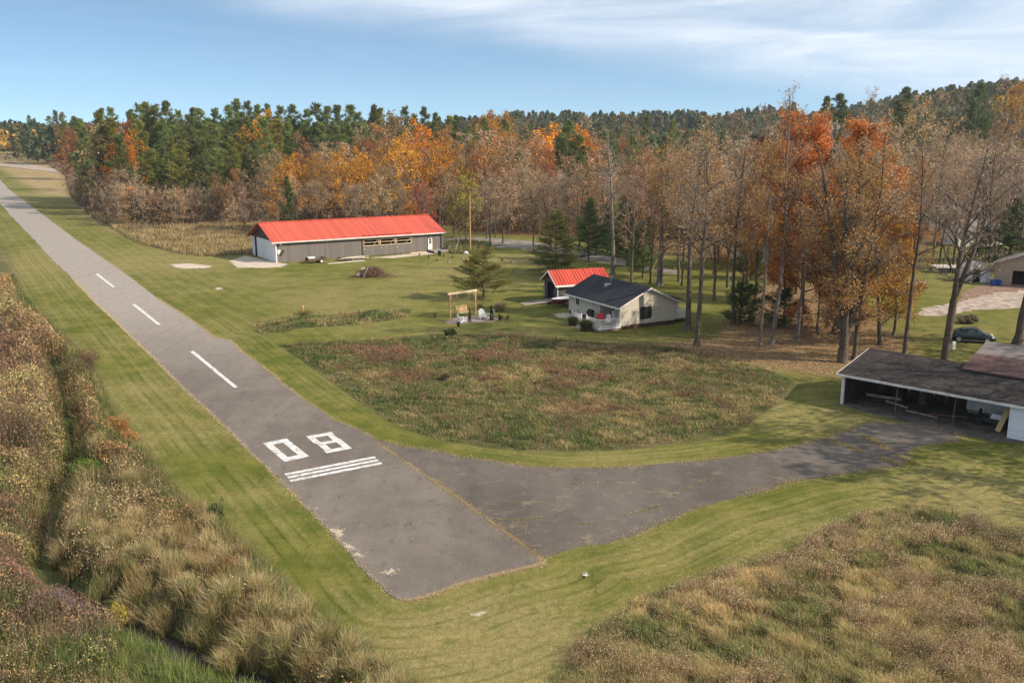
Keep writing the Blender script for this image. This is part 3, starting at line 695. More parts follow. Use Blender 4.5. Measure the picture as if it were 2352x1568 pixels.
    bn = empty('sloped_bench', (0, 0, 0.38), 0, 'dark tilted bench resting on the timber landing', 'bench'); bn.location = (dk.location.x + 2.6 * math.cos(R(ang)) + 1.2 * math.sin(R(ang)), dk.location.y + 2.6 * math.sin(R(ang)) - 1.2 * math.cos(R(ang)), .38); bn.rotation_euler = (0, 0, R(ang))
    MB().bar((0, 0, .05), (1.5, .1, .75), .9, .06).build('seat', M['darkgrey'], bn); MB().box(1.2, 1.7, -.3, .4, 0, .68).build('leg', M['greywood'], bn)
    return h


hangar()


def house():
    ang = 28.0; O = (11.69, 96.29); Wd, Ln, z0, ze = 7.25, 10.7, .45, 2.62
    pit = .45; zr = ze + pit * (Wd / 2)
    h = empty('cottage', (*O, 0), R(ang), 'small cream sided cottage with dark shingle roof and white railed porch', 'house')
    pr, pd = 4.1, 1.25      # porch: from the corner back 4.1 m, 1.25 m deep
    m = MB()
    m.prism([(0, z0), (Wd, z0), (Wd, ze), (Wd / 2, zr - .03), (0, ze)], 'y', 0, .14)             # gable wall (near)
    m.prism([(0, z0), (Wd, z0), (Wd, ze), (Wd / 2, zr - .03), (0, ze)], 'y', Ln - .14, Ln)
    m.box(0, .14, pr, Ln - .141, z0, ze); m.box(Wd - .14, Wd, .141, Ln - .141, z0, ze)
    m.box(pd, pd + .14, .141, pr, z0, ze - .1); m.box(.141, pd, pr + .001, pr + .12, z0, ze - .02); m.box(0.003, .14, .141, .5, z0, ze)
    wl = m.build('wall', M['siding'], h)
    m = MB(); m.box(.06, Wd - .06, .06, .2, 0, z0).box(.06, .2, .2, Ln - .06, 0, z0).box(Wd - .2, Wd - .06, .2, Ln - .06, 0, z0); m.build('foundation', M['brownwood'], h)
    oh = .55
    rf = gable_roof(M, -oh, Wd + oh, -.35, Ln + .4, ze - pit * oh + .10, zr + .14, 'y', .12); ro = rf.build('roof', M['shingle'], h)
    m = MB()
    for sx, xe in ((1, -oh), (-1, Wd + oh)):
        for y in (-.36, Ln + .375):
            m.add([(xe, y, ze - pit * oh + .085), (Wd / 2, y, zr + .125), (Wd / 2, y, zr - .07), (xe, y, ze - pit * oh - .09), (xe, y + .03, ze - pit * oh + .085), (Wd / 2, y + .03, zr + .125), (Wd / 2, y + .03, zr - .07), (xe, y + .03, ze - pit * oh - .09)],
                  [(0, 1, 2, 3), (7, 6, 5, 4), (0, 4, 5, 1), (3, 2, 6, 7), (0, 3, 7, 4), (1, 5, 6, 2)])
    for x in (-oh - .03, Wd + oh): m.box(x, x + .03, -.33, Ln + .37, ze - pit * oh - .09, ze - pit * oh + .09)
    m.build('fascia', M['trim'], ro)
    m = MB(); m.box(-oh + .01, Wd + oh - .01, -.3, -.01, ze - pit * oh - .07, ze - pit * oh - .05); 
    vp = MB().box(Wd / 2 - 1.6, Wd / 2 - .9, Ln * .55, Ln * .55 + .5, zr - .75 + .14, zr - .40 + .14); vp.build('roof_vent', M['metal'], ro)
    MB().tube((Wd / 2 - .5, Ln * .62, zr - .2), (Wd / 2 - .5, Ln * .62, zr + .55), .06).bar((Wd / 2 - .85, Ln * .62, zr + .5), (Wd / 2 - .15, Ln * .62, zr + .5), .06).build('vent_pipe', M['metal'], ro)
    MB().tube((Wd / 2 + .5, Ln * .3, zr - .2), (Wd / 2 + .5, Ln * .3, zr + .3), .05).build('vent_pipe', M['darkgrey'], ro)
    # windows and door
    window(h, 'y', 2.55, 3.95, z0 + .55, z0 + 1.75, 0, -1, M['brownwood'], .08)
    window(h, 'x', 8.3, 9.1, z0 + .9, z0 + 1.65, 0, -1, M['white'], .05, 'v')
    window(h, 'x', .95, 2.15, z0 + .35, z0 + 1.75, pd, -1, M['brownwood'], .07)
    d = MB().box(pd - .05, pd - .01, 2.85, 3.55, z0 + .02, z0 + 2.0).build('door', M['white'], h)
    MB().box(pd - .065, pd - .052, 2.98, 3.42, z0 + 1.0, z0 + 1.85).build('pane', M['glass'], d)
    MB().box(pd - .07, pd - .01, 3.6, 3.8, z0 + .02, z0 + 2.05).build('shutter', M['darkgrey'], h)
    MB().box(-.05, -.01, 5.4, 5.52, z0 + .9, z0 + 1.35).tube((-.12, 5.46, z0 + 1.45), (-.12, 5.46, z0 + 1.6), .1, .06).build('wall_lamp', M['trim'], h)
    MB().box(-.05, -.01, 8.4, 8.6, z0 + .22, z0 + .34).build('dryer_vent', M['darkgrey'], h)
    # low rear wing
    m = MB().box(Wd + .01, Wd + 3.0, 3.2, 8.2, 0.2, ze - .6); m.build('rear_wing', M['siding'], h)
    m = MB().add([(Wd - .3, 2.8, ze + .42), (Wd + 3.4, 2.8, ze - .55), (Wd + 3.4, 8.6, ze - .55), (Wd - .3, 8.6, ze + .42), (Wd - .3, 2.8, ze + .3), (Wd + 3.4, 2.8, ze - .67), (Wd + 3.4, 8.6, ze - .67), (Wd - .3, 8.6, ze + .3)], [(0, 1, 2, 3), (7, 6, 5, 4), (0, 4, 5, 1), (1, 5, 6, 2), (2, 6, 7, 3), (3, 7, 4, 0)])
    m.build('rear_roof', M['shingle'], h)

    def railing(parent, p, q, zb):
        r = MB(); p = Vector((*p, zb)); q = Vector((*q, zb)); n = max(2, int((q - p).length / .16))
        up = Vector((0, 0, 1)); r.bar(p + up * .86, q + up * .86, .07, .05).bar(p + up * .1, q + up * .1, .05, .05)
        for k in range(1, n): c = p.lerp(q, k / n); r.bar(c + up * .12, c + up * .84, .045)
        for c in (p, q): r.bar(c, c + up * .98, .11)
        return r.build('railing', M['white'], parent)
    dx = -2.8
    pf = MB().box(dx, pd - .02, .02, 5.6, z0 - .12, z0 - .01); 
    dk = pf.build('deck', M['deckwood'], h)
    MB().box(dx - .05, 0, -.05, .018, z0 - .22, z0 + .0).box(dx - .05, dx - .002, .02, 5.6, z0 - .22, z0).build('rim', M['white'], dk)
    MB().box(dx + .02, -.01, .03, .09, 0, z0 - .22).box(dx + .02, dx + .08, .1, 5.5, 0, z0 - .22).build('skirt', M['skirtwood'], dk)
    railing(dk, (dx + .06, .04), (-.06, .04), z0); railing(dk, (dx + .06, .04), (dx + .06, 2.5), z0); railing(dk, (dx + .06, 3.6), (dx + .06, 5.5), z0)
    MB().bar((-.05, .06, z0), (-.05, .06, ze - .2), .12).build('porch_post', M['white'], h)
    m = MB()
    for k in range(3): m.box(dx - .3 * (k + 1) - .02, dx - .3 * k - .06, 2.6, 3.5, 0, z0 - .14 * (k + 1) + .06)
    m.build('step', M['greywood'], dk)
    bd = MB().box(Wd + .02, Wd + 2.6, .6, 3.0, z0 - .12, z0).build('back_deck', M['greywood'], h)
    railing(bd, (Wd + .1, .62), (Wd + 2.55, .62), z0); railing(bd, (Wd + 2.55, .62), (Wd + 2.55, 2.9), z0)

    def at(x, y, z=0):
        c, s = math.cos(R(ang)), math.sin(R(ang)); return (O[0] + c * x - s * y, O[1] + s * x + c * y, z)
    return at, z0, ang


H_at, H_z, H_ang = house()


def adirondack(name, loc, rz, mats, label, group=None, s=1.0, cat='chair'):
    t = empty(name, loc, rz, label, cat, group); seat, back, fr = mats
    m = MB(); 
    for k in range(6): m.bar((-.28, .30 - .1 * k, .34 - .03 * k), (.28, .30 - .1 * k, .34 - .03 * k), .085, .02)
    m.build('seat', seat, t)
    m = MB(); prof = [.86, .98, 1.04, 1.04, .98, .86]
    for k in range(6):
        x = -.26 + .104 * k
        m.bar((x, -.22, .24), (x * 1.1, -.52, prof[k]), .092, .02)
    m.build('backrest', back or seat, t)
    for sx in (-1, 1):
        MB().bar((sx * .30, .34, 0), (sx * .30, .34, .56), .05, .09).build('leg', fr, t)
        MB().bar((sx * .30, .34, .30), (sx * .27, -.55, .02), .05, .10).build('leg', fr, t)
        MB().bar((sx * .34, .40, .575), (sx * .34, -.42, .54), .13, .025).build('armrest', fr, t)
    t.scale = (s, s, s); return t


c0 = math.radians(H_ang)
adirondack('adirondack_chair', H_at(-1.5, 2.1, H_z), c0 + R(120), (M['red'], M['red'], M['red']), 'bright red slatted chair on the cottage porch', s=1.1)
t = adirondack('adirondack_chair', H_at(-.95, .9, H_z), c0 + R(150), (M['red'], M['white'], M['red']), 'red and white chair by the porch railing corner', s=1.05)
MB().bar((-.26, -.245, .36), (-.28, -.49, .90), .1, .012).bar((.26, -.245, .36), (.28, -.49, .90), .1, .012).bar((-.05, -.345, .50), (.05, -.42, .70), .14, .012).build('red_stripe', M['red'], t)


def grill():
    t = empty('gas_grill', H_at(-.9, 4.6, H_z), c0 + R(90), 'dark gas grill standing on the cottage deck', 'grill')
    MB().box(-.35, .35, -.25, .25, 0, .75).build('cabinet', M['darkgrey'], t); MB().prism([(-.27, .76), (.27, .76), (.27, .95), (.12, 1.12), (-.12, 1.12), (-.27, .95)], 'x', -.36, .36).build('lid', M['black'], t)
    for sx in (-1, 1): MB().box(min(sx * .37, sx * .68), max(sx * .37, sx * .68), -.22, .22, .72, .77).build('side_shelf', M['darkgrey'], t)


grill()


def shed():
    ang = 20.0; N0 = G(1281, 699.5); Wd, Ln, ze, zr = 4.5, 7.0, 2.55, 4.0
    # local x along the front (away from camera), y along the ridge
    t = empty('board_shed', (*N0, 0), R(ang + 90), 'weathered grey board shed with small red metal roof beside the cottage', 'shed')
    f = .35
    m = MB()   # front wall with door opening (front is y = 0, ridge runs along -y)
    m.box(0, 1.15, -.12, 0, f, ze).box(3.6, Wd, -.12, 0, f, ze).box(1.15, 3.6, -.12, 0, 2.45, ze)
    m.prism([(0, ze + .001), (Wd, ze + .001), (Wd / 2, zr - .08)], 'y', -.12, 0)
    m.build('front_wall', M['barnwood'], t)
    MB().prism([(0, f), (Wd, f), (Wd, ze), (Wd / 2, zr - .08), (0, ze)], 'y', -Ln, -Ln + .12).build('rear_wall', M['barnwood'], t)
    MB().box(0, .12, -Ln + .121, -.121, f, ze).box(Wd - .12, Wd, -Ln + .121, -.121, f, ze).build('side_wall', M['barnwoody'], t)
    MB().box(.05, Wd - .05, -Ln + .05, -.05, 0.05, f - .01).build('floor', M['brownwood'], t)
    MB().box(.6, 3.9, -3.2, -3.0, f, 2.5).build('inner_wall', M['dark'], t)  # near-black backing, shade of the shed's inside put into its colour
    m = gable_roof(M, -.4, Wd + .4, -Ln - .3, .45, ze - .12, zr, 'y', .06); y = -Ln - .25
    while y < .45:
        for a, b in ((-.41, Wd / 2), (Wd + .41, Wd / 2)):
            m.add([(a, y - .03, ze - .12), (a, y + .03, ze - .12), (b, y + .03, zr), (b, y - .03, zr), (a, y, ze - .05), (b, y, zr + .07)], [(0, 3, 5, 4), (1, 4, 5, 2), (0, 4, 1), (3, 2, 5)])
        y += .42
    ro = m.build('roof', M['redroof2'], t)
    m = MB().box(-.45, -.401, -Ln - .3, .45, ze - .32, ze - .11)
    for a, b in ((-.4, Wd / 2), (Wd + .4, Wd / 2)): m.bar((a, .47, ze - .2), (b, .47, zr - .09), .04, .16, up=(0, 0, 1))
    m.build('fascia', M['white'], ro)
    MB().box(-.03, .06, -.02, .05, f, ze - .1).build('corner_trim', M['white'], t); MB().box(Wd - .06, Wd + .03, -.02, .05, f, ze - .1).build('corner_trim', M['white'], t)
    def at(x, y, z=0):
        c, s = math.cos(R(ang + 90)), math.sin(R(ang + 90)); return (N0[0] + c * x - s * y, N0[1] + s * x + c * y, z)
    rp = empty('plank_ramp', at(1.6, .06, 0), R(ang + 90), 'sloping grey plank ramp up to the open shed', 'ramp')
    MB().add([(-.9, 0, f + .02), (.9, 0, f + .02), (.9, 4.0, .06), (-.9, 4.0, .06), (-.9, 0, f - .06), (.9, 0, f - .06), (.9, 4.0, .0), (-.9, 4.0, .0)], [(0, 1, 2, 3), (7, 6, 5, 4), (0, 4, 5, 1), (1, 5, 6, 2), (2, 6, 7, 3), (3, 7, 4, 0)]).build('deck_boards', planks('ramp_boards', (.30, .24, .20), .2, 'Y', .25, .9, .7), rp)
    for x in (-.8, .8): MB().bar((x, .3, 0), (x, .3, f - .05), .12).build('post', M['greywood'], rp)
    bn = empty('storage_bin', at(Wd + .75, -.9, 0), R(ang + 90), 'dark covered bin against the shed far corner', 'bin')
    MB().box(-.6, .6, -.5, .5, 0, 1.2).build('body', M['darkgrey'], bn, .05); MB().prism([(-.66, 1.2), (.66, 1.2), (.5, 1.4), (-.5, 1.4)], 'y', -.55, .55).build('cover', M['black'], bn, .03)
    bk = empty('white_bucket', at(1.9, -.7, f), 0, 'white bucket just inside the shed doorway', 'bucket'); MB().tube((0, 0, 0), (0, 0, .38), .14, .17, 12).build('pail', M['whiteplastic'], bk); MB().tube((0, 0, .38), (0, 0, .41), .18, .18, 12).build('lid', M['whiteplastic'], bk)
    for k, (x, y, hh) in enumerate(((2.5, -1.3, .7), (3.0, -1.0, 1.0))):
        b = empty('storage_crate', at(x, y, f), .3, ['low brown crate on the shed floor', 'tall blue crate on the shed floor'][k], 'crate'); MB().box(-.3, .3, -.25, .25, 0, hh).build('body', [M['brownwood'], M['blue']][k], b, .02); MB().box(-.32, .32, -.27, .27, hh, hh + .05).build('lid', M['darkgrey'], b)
    # boat on a trailer between shed and cottage
    bt = empty('small_boat', at(-1.6, -.2, .55), R(ang + 100), 'small faded red boat with white deck between shed and cottage', 'boat')
    hull = []
    st = [(-1.9, .62, .0), (-1.0, .75, .0), (.3, .72, .02), (1.3, .45, .1), (1.9, .06, .28)]
    mb = MB(); vs = []
    for (y, wd, kz) in st: vs += [(-wd, y, .5), (-wd * .75, y, .12 + kz * .5), (0, y, kz), (wd * .75, y, .12 + kz * .5), (wd, y, .5)]
    fs = []
    for i in range(len(st) - 1):
        for j in range(4): a = i * 5 + j; fs.append((a, a + 1, a + 6, a + 5))
    fs.append((0, 1, 2, 3, 4)); mb.add(vs, fs).build('hull', M['boatred'], bt)
    mb = MB(); vs = []
    for (y, wd, kz) in st: vs += [(-wd - .03, y, .505), (wd + .03, y, .505), (-wd - .03, y, .57), (wd + .03, y, .57)]
    fs = []
    for i in range(len(st) - 1): a = i * 4; fs += [(a + 2, a + 3, a + 7, a + 6), (a, a + 4, a + 5, a + 1), (a, a + 2, a + 6, a + 4), (a + 1, a + 5, a + 7, a + 3)]
    fs += [(0, 1, 3, 2)]; mb.add(vs, fs).build('deck', M['white'], bt)
    tr = empty('boat_trailer', at(-1.6, -.2, 0), R(ang + 100), 'low dark trailer carrying the small red boat', 'trailer')
    MB().bar((-.5, -1.6, .45), (-.5, 1.2, .45), .08).bar((.5, -1.6, .45), (.5, 1.2, .45), .08).bar((-.5, 1.2, .45), (0, 2.6, .42), .08).bar((.5, 1.2, .45), (0, 2.6, .42), .08).bar((-.8, -.4, .3), (.8, -.4, .3), .07).build('frame', M['rust'], tr)
    for sx in (-1, 1): MB().tube((sx * .78, -.4, .28), (sx * .94, -.4, .28), .28, .28, 16).build('wheel', M['black'], tr)


shed()


def carport():
    ang = -43.6; O = (25.54, 68.15); c, s = math.cos(R(ang)), math.sin(R(ang))
    t = empty('open_carport', (*O, 0), R(ang), 'long open fronted shed with weathered black shingle roof and white fascia', 'shed')
    Ln, D, zf, zb = 16.5, 5.5, 2.42, 3.45
    m = MB().add([(-.4, -.35, zf), (Ln, -.35, zf), (Ln, D, zb), (-.4, D, zb), (-.4, -.35, zf - .12), (Ln, -.35, zf - .12), (Ln, D, zb - .12), (-.4, D, zb - .12)], [(0, 1, 2, 3), (7, 6, 5, 4), (0, 4, 5, 1), (1, 5, 6, 2), (2, 6, 7, 3), (3, 7, 4, 0)])
    ro = m.build('roof', M['oldshingle'], t)
    MB().add([(-.4, D + .01, zb), (Ln, D + .01, zb), (Ln, D + 2.4, zb - 1.0), (-.4, D + 2.4, zb - 1.0), (-.4, D + .01, zb - .1), (Ln, D + .01, zb - .1), (Ln, D + 2.4, zb - 1.1), (-.4, D + 2.4, zb - 1.1)], [(0, 1, 2, 3), (7, 6, 5, 4), (0, 4, 5, 1), (1, 5, 6, 2), (2, 6, 7, 3), (3, 7, 4, 0)]).build('rear_roof', M['oldshingle'], t)
    MB().box(-.43, Ln, -.40, -.352, zf - .17, zf + .0).bar((-.43, -.38, zf - .08), (-.43, D, zb - .08), .05, .17).build('fascia', M['trim'], ro)
    MB().box(-.1, .12, -.06, .1, 0, zf - .12).build('post', M['trim'], t)
    for x in (4.1, 8.2): MB().tube((x, -.05, 0), (x + .06, -.05, zf - .12), .055, .05, 8).build('post', M['rust'], t)
    MB().box(-.05, .05, .12, D - .15, 0, zf + .1).prism([(.12, zf + .1), (D - .15, zf + .1), (D - .15, zb - .2)], 'x', -.05, .05).build('side_wall', planks('dark_boards', (.06, .045, .035), .2, 'Y', .3, .9, .6), t)
    MB().box(-.05, 11.6, D - .1, D, 0, zb - .2).build('back_wall', M['brownwood'], t)
    for k in range(4): x = 5.0 + k * 0.9; MB().bar((x, -.33, zf - .2), (x, -.05, zf - .42), .03).build('rafter_tail', M['palewood'], t)
    m = MB().box(11.85, 13.25, -.12, .2, 0, zf - .14); pw = m.build('side_panel', M['whitesiding'], t)
    MB().box(11.8, 11.85, -.16, .24, 0, zf - .14).build('corner_trim', M['white'], pw); MB().box(13.25, 13.3, -.16, .24, 0, zf - .14).build('corner_trim', M['white'], pw)
    MB().box(13.3, 16.5, 1.0, 1.2, 0, zf).build('inner_wall', M['siding'], t)
    MB().box(8.0, 13.2, 3.4, 3.5, .5, 2.4).build('inner_panel', M['trim'], t)
    def at(x, y, z=0): return (O[0] + c * x - s * y, O[1] + s * x + c * y, z)
    # dirt floor
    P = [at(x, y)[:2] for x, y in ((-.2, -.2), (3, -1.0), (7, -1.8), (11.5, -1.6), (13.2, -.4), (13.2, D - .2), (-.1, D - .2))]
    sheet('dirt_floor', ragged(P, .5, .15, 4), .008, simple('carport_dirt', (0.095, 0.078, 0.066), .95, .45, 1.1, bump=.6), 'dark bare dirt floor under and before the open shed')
    # stored things
    def log(name, x, y, z, a, L_, r, mat, label, cat):
        o = MB().tube((-L_ / 2, 0, 0), (L_ / 2, 0, 0), r, r * .8, 9).build(name, mat); o.location = at(x, y, z); o.rotation_euler = (0, 0, R(ang + a)); tag(o, label, cat, 'timber lying under the open shed roof')
    log('log', 1.8, 3.6, .16, 10, 2.6, .14, M['greywood'], 'grey log at the back left of the open shed', 'log'); log('log', 3.3, 2.4, .12, -20, 2.0, .10, M['greywood'], 'short grey log behind the first rusty post', 'log'); log('log', 7.4, 2.2, .1, 25, 3.0, .09, M['rust'], 'dark branch behind the second rusty post', 'log')
    log('log', 5.6, 1.2, .09, -6, 2.4, .08, M['stonewood'], 'thin brown log between the two rusty posts', 'log')
    o = MB().box(-.17, .17, -.03, .03, 0, 1.9).build('wooden_plank', M['newwood']); o.location = at(10.9, .9, 0.02); o.rotation_euler = (R(-18), R(14), R(ang)); tag(o, 'yellow new plank leaning beside the white panel', 'plank')
    b = empty('utility_mower', at(10.0, 2.0, 0), R(ang), 'dark ride-on mower with pale hood under the open shed', 'mower')
    MB().box(-.9, .9, -.35, .35, .3, .6).build('body', M['darkgrey'], b, .05); MB().prism([(.1, .6), (.9, .6), (.85, .95), (.2, 1.0)], 'y', -.28, .28).build('hood', M['white'], b, .04); MB().box(-.6, -.2, -.25, .25, .62, .72).box(-.68, -.6, -.25, .25, .62, 1.1).build('seat', M['black'], b)
    for x, r in ((-.6, .32), (.65, .22)):
        for y in (-.42, .42): MB().tube((x, y - .1, r), (x, y + .1, r), r, r, 14).build('wheel', M['black'], b)
    for k, (x, y, hh, mt, lb) in enumerate(((4.6, 4.2, .9, 'rust', 'rusty drum at the back wall of the open shed'), (2.6, 4.7, .7, 'brownwood', 'low brown crate at the back wall of the open shed'), (12.4, 2.4, 1.1, 'darkgrey', 'dark crate behind the white siding panel'))):
        q = MB(); 
        if k == 0:
            q.tube((0, 0, 0), (0, 0, hh), .3, .3, 16)
            for z in (.02, .3, .6, .88): q.tube((0, 0, z - .015), (0, 0, z + .015), .315, .315, 16)
        else:
            q.box(-.4, .4, -.3, .3, 0, hh)
            for z in (.1, hh / 2, hh - .08): q.box(-.42, .42, -.32, .32, z - .04, z + .04)
        o = q.build('oil_drum' if k == 0 else 'wooden_crate', M[mt]); o.location = at(x, y); o.rotation_euler = (0, 0, R(ang)); tag(o, lb, 'drum' if k == 0 else 'crate')
    # brown roofed building behind
    a2 = ang; B0 = G(2209, 846, 3.35)
    t2 = empty('brown_roofed_barn', (*B0, 0), R(a2), 'low barn whose roof is half worn grey and half red-brown shingles', 'barn')
    MB().box(.6, 16, .4, 9.4, 0, 3.1).build('wall', M['beige'], t2)
    for y0, y1, z0_, z1_, nm, mt in ((0, 2.9, 3.38, 4.05, 'lower_roof', 'brownshingle'), (2.901, 5.3, 4.05, 4.6, 'upper_roof', 'greyshingle'), (5.301, 10, 4.6, 3.2, 'far_roof', 'greyshingle')):
        MB().add([(y0 * .0, y0, z0_), (17, y0, z0_), (17, y1, z1_), (0, y1, z1_), (0, y0, z0_ - .12), (17, y0, z0_ - .12), (17, y1, z1_ - .12), (0, y1, z1_ - .12)], [(0, 1, 2, 3), (7, 6, 5, 4), (0, 4, 5, 1), (1, 5, 6, 2), (2, 6, 7, 3), (3, 7, 4, 0)]).build(nm, M[mt], t2)
    return at


C_at = carport()


def garage():
    p = G(2281, 651); ang = -36.0
    t = empty('beige_garage', (*p, 0), R(ang), 'beige gabled garage at the right edge with a dark open door', 'garage')
    Wd = 12.0; ze, zr = 2.9, 5.3
    MB().box(0, 2.3, 0, .15, 0, 2.9 - .001).box(2.3, Wd, 0, .15, 2.05, 2.9 - .001).prism([(0, ze), (Wd, ze), (Wd / 2, zr)], 'y', 0, .15).box(0, .15, .151, 5, 0, ze).box(Wd - .15, Wd, 0.001, 5, 0, ze).build('wall', M['beige'], t)
    MB().box(2.0, Wd - .2, 1.0, 1.1, 0, 2.2).build('opening_shade', M['dark'], t)  # near-black panel painting the shade inside the open garage
    ro = gable_roof(M, -.5, Wd + .5, -.4, 5.3, ze - .05, zr + .25, 'y', .12).build('roof', M['greyshingle'], t)
    m = MB()
    for a, b in ((-.5, Wd / 2), (Wd + .5, Wd / 2)): m.bar((a, -.42, ze - .12), (b, -.42, zr + .18), .04, .2)
    m.build('fascia', M['trim'], ro)
    p2 = G(2228, 649)
    t = empty('metal_shed', (*p2, 0), R(5), 'small pale metal shed with dark doorway beside the beige garage', 'shed')
    MB().box(0, .25, 0, .06, 0, 2.0).box(1.5, 3.1, 0, .06, 0, 2.0).prism([(0, 2.001), (3.1, 2.001), (1.5, 2.75)], 'y', 0, .06).box(0, .06, .061, 3, 0, 2.0).box(3.04, 3.1, .061, 3, 0, 2.0).build('wall', M['whitesiding'], t)
    MB().box(.26, 1.49, .3, .35, 0, 1.98).build('doorway', M['dark'], t); gable_roof(M, -.15, 3.25, -.15, 3.1, 2.0, 2.85, 'y', .05).build('roof', M['metal'], t)  # doorway is a near-black panel standing for the shade within
    p3 = G(2276, 654)
    for k, (dx, r) in enumerate(((0, .38), (.8, .34))):
        o = MB().tube((0, 0, 0), (0, 0, .85), r, r, 14).tube((0, 0, .26), (0, 0, .3), r + .02, r + .02, 14).tube((0, 0, .58), (0, 0, .62), r + .02, r + .02, 14).build('blue_barrel', M['blue']); o.location = (p3[0] + dx, p3[1] - .6, 0)
        tag(o, ['left blue barrel between the metal shed and beige garage', 'right blue barrel close against the beige garage wall'][k], 'barrel')
    p4 = G(2150, 628)
    t = empty('flatbed_trailer', (*p4, 0), R(3), 'long dark flatbed trailer left of the metal shed', 'trailer')
    MB().box(0, 8.3, 0, 2.2, .8, 1.05).build('bed', M['trim'], t); MB().box(1.2, 6.6, .2, 2.0, .4, .79).build('frame', M['black'], t)
    for x in (1.6, 2.6, 6.2): MB().tube((x, -.05, .42), (x, .25, .42), .42, .42, 14).build('wheel', M['black'], t)
    # far houses glimpsed through the trees
    def cottage(px, py, L_, Dp, ze, zr, ang, wm, rm, label, wins=3):
        q = G(px, py); t = empty('distant_house', (*q, 0), R(ang), label, 'house')
        MB().box(0, L_, 0, Dp, 0, ze).prism([(0, ze + .001), (Dp, ze + .001), (Dp / 2, zr - .1)], 'x', 0.0, .2).prism([(0, ze + .001), (Dp, ze + .001), (Dp / 2, zr - .1)], 'x', L_ - .2, L_).build('wall', wm, t)
        gable_roof(M, -.4, L_ + .4, -.5, Dp + .5, ze - .1, zr, 'x', .15).build('roof', rm, t)
        for k in range(wins): x = L_ * (k + .6) / (wins + .2); window(t, 'y', x - .5, x + .5, 1.1, 2.1, 0, -1, M['trim'], .08)
    cottage(1692, 602, 7.5, 5, 2.9, 4.6, -4, M['white'], M['greyshingle'], 'white house glimpsed between the slender yard trunks')
    cottage(2200, 566, 9, 6, 2.8, 4.8, 6, M['white'], M['greyshingle'], 'white house beyond the forked tree at the right')
    cottage(2135, 530, 26, 10, 4.0, 7.6, 2, M['greyshingle'], M['greyshingle'], 'long grey roofed building among the bare trees at the right', 5)
    cottage(1590, 552, 9, 6, 2.8, 4.5, -8, M['brownwood'], M['greyshingle'], 'dark cottage glimpsed above the road beyond the white cottage')


garage()


def prof_mesh(name, stations, mat, parent, smooth=True):
    """loft closed cross-sections: stations = [(x, [(y,z),...])]"""
    n = len(stations[0][1]); vs = []; fs = []
    for x, sec in stations: vs += [(x, y, z) for y, z in sec]
    for i in range(len(stations) - 1):
        for j in range(n): a = i * n + j; b = i * n + (j + 1) % n; fs.append((a, b, b + n, a + n))
    fs += [tuple(range(n))[::-1], tuple(range((len(stations) - 1) * n, len(stations) * n))]
    return MB().add(vs, fs).build(name, mat, parent, smooth=smooth)


def car(name, loc, rz, label, paint, L_=4.28, Wd=1.8, round_=True):
    t = empty(name, loc, rz, label, 'car')
    def sec(w_, zb, zt, r=.25):
        return [(-w_ * .86, zb), (-w_, zb + .18), (-w_, zt - r), (-w_ * .86, zt - .06), (-w_ * .5, zt), (w_ * .5, zt), (w_ * .86, zt - .06), (w_, zt - r), (w_, zb + .18), (w_ * .86, zb)]
    hw = Wd / 2
    if round_: st = [(-2.14, .55, .38, .62), (-2.0, .72, .26, .86), (-1.6, .86, .2, 1.0), (-1.0, .9, .18, 1.02), (.4, .9, .18, .98), (1.1, .88, .2, .93), (1.7, .82, .24, .80), (2.05, .66, .3, .62), (2.14, .5, .38, .52)]
    else: st = [(-2.1, .7, .3, .9), (-1.9, .86, .24, 1.0), (-.9, .9, .18, 1.0), (.9, .9, .18, .95), (1.8, .86, .24, .8), (2.1, .7, .32, .6)]
    prof_mesh('body', [(x, sec(w_, zb, zt)) for x, w_, zb, zt in st], paint, t)
    if round_: gs = [(-1.75, .62, .98), (-1.3, .66, 1.2), (-.7, .66, 1.40), (-.1, .66, 1.46), (.4, .65, 1.40), (.9, .66, 1.12), (1.15, .68, .95)]
    else: gs = [(-1.7, .66, 1.0), (-1.3, .66, 1.35), (-.3, .66, 1.45), (.3, .65, 1.42), (1.0, .68, .98)]
    def gsec(w_, zt): return [(-w_ * 1.15, .90), (-w_ * 1.13, .93), (-w_, zt - .12 if zt > 1.1 else zt - .02), (-w_ * .7, zt), (w_ * .7, zt), (w_, zt - .12 if zt > 1.1 else zt - .02), (w_ * 1.13, .93), (w_ * 1.15, .90)]
    prof_mesh('greenhouse', [(x, gsec(w_, zt)) for x, w_, zt in gs], M['glass'], t)
    rs = [(x, [(-w_ * .93, zt - .05), (-w_ * .68, zt + .012), (w_ * .68, zt + .012), (w_ * .93, zt - .05), (w_ * .6, zt - .08), (-w_ * .6, zt - .08)]) for x, w_, zt in gs if zt > 1.15]
    prof_mesh('roof', rs, paint, t)
    for sx in (-1, 1):
        for x in (-.62, .28): MB().bar((x, sx * .775, .94), (x * .9 + .02, sx * .67, 1.34), .07, .03).build('pillar', paint, t)
        MB().box(-1.05, 1.0, min(sx * .9, sx * .93), max(sx * .9, sx * .93), .25, .30).build('side_trim', M['metal'], t)
        MB().tube((1.72, sx * .62, .62), (2.0, sx * .60, .58), .17, .13, 12).build('headlight', M['white'], t)
        MB().box(.75, .92, min(sx * .86, sx * 1.02), max(sx * .86, sx * 1.02), .95, 1.05).build('mirror', paint, t)
    for x in (-1.3, 1.28):
        for sy in (-1, 1):
            ww = MB().tube((x, sy * .72, .33), (x, sy * .92, .33), .33, .33, 20).build('wheel', M['black'], t)
            MB().tube((x, sy * .921, .33), (x, sy * .93, .33), .21, .19, 14).build('rim', M['metal'], ww)
    MB().box(2.1, 2.16, -.25, .25, .40, .50).build('licence_plate', M['white'], t)
    return t


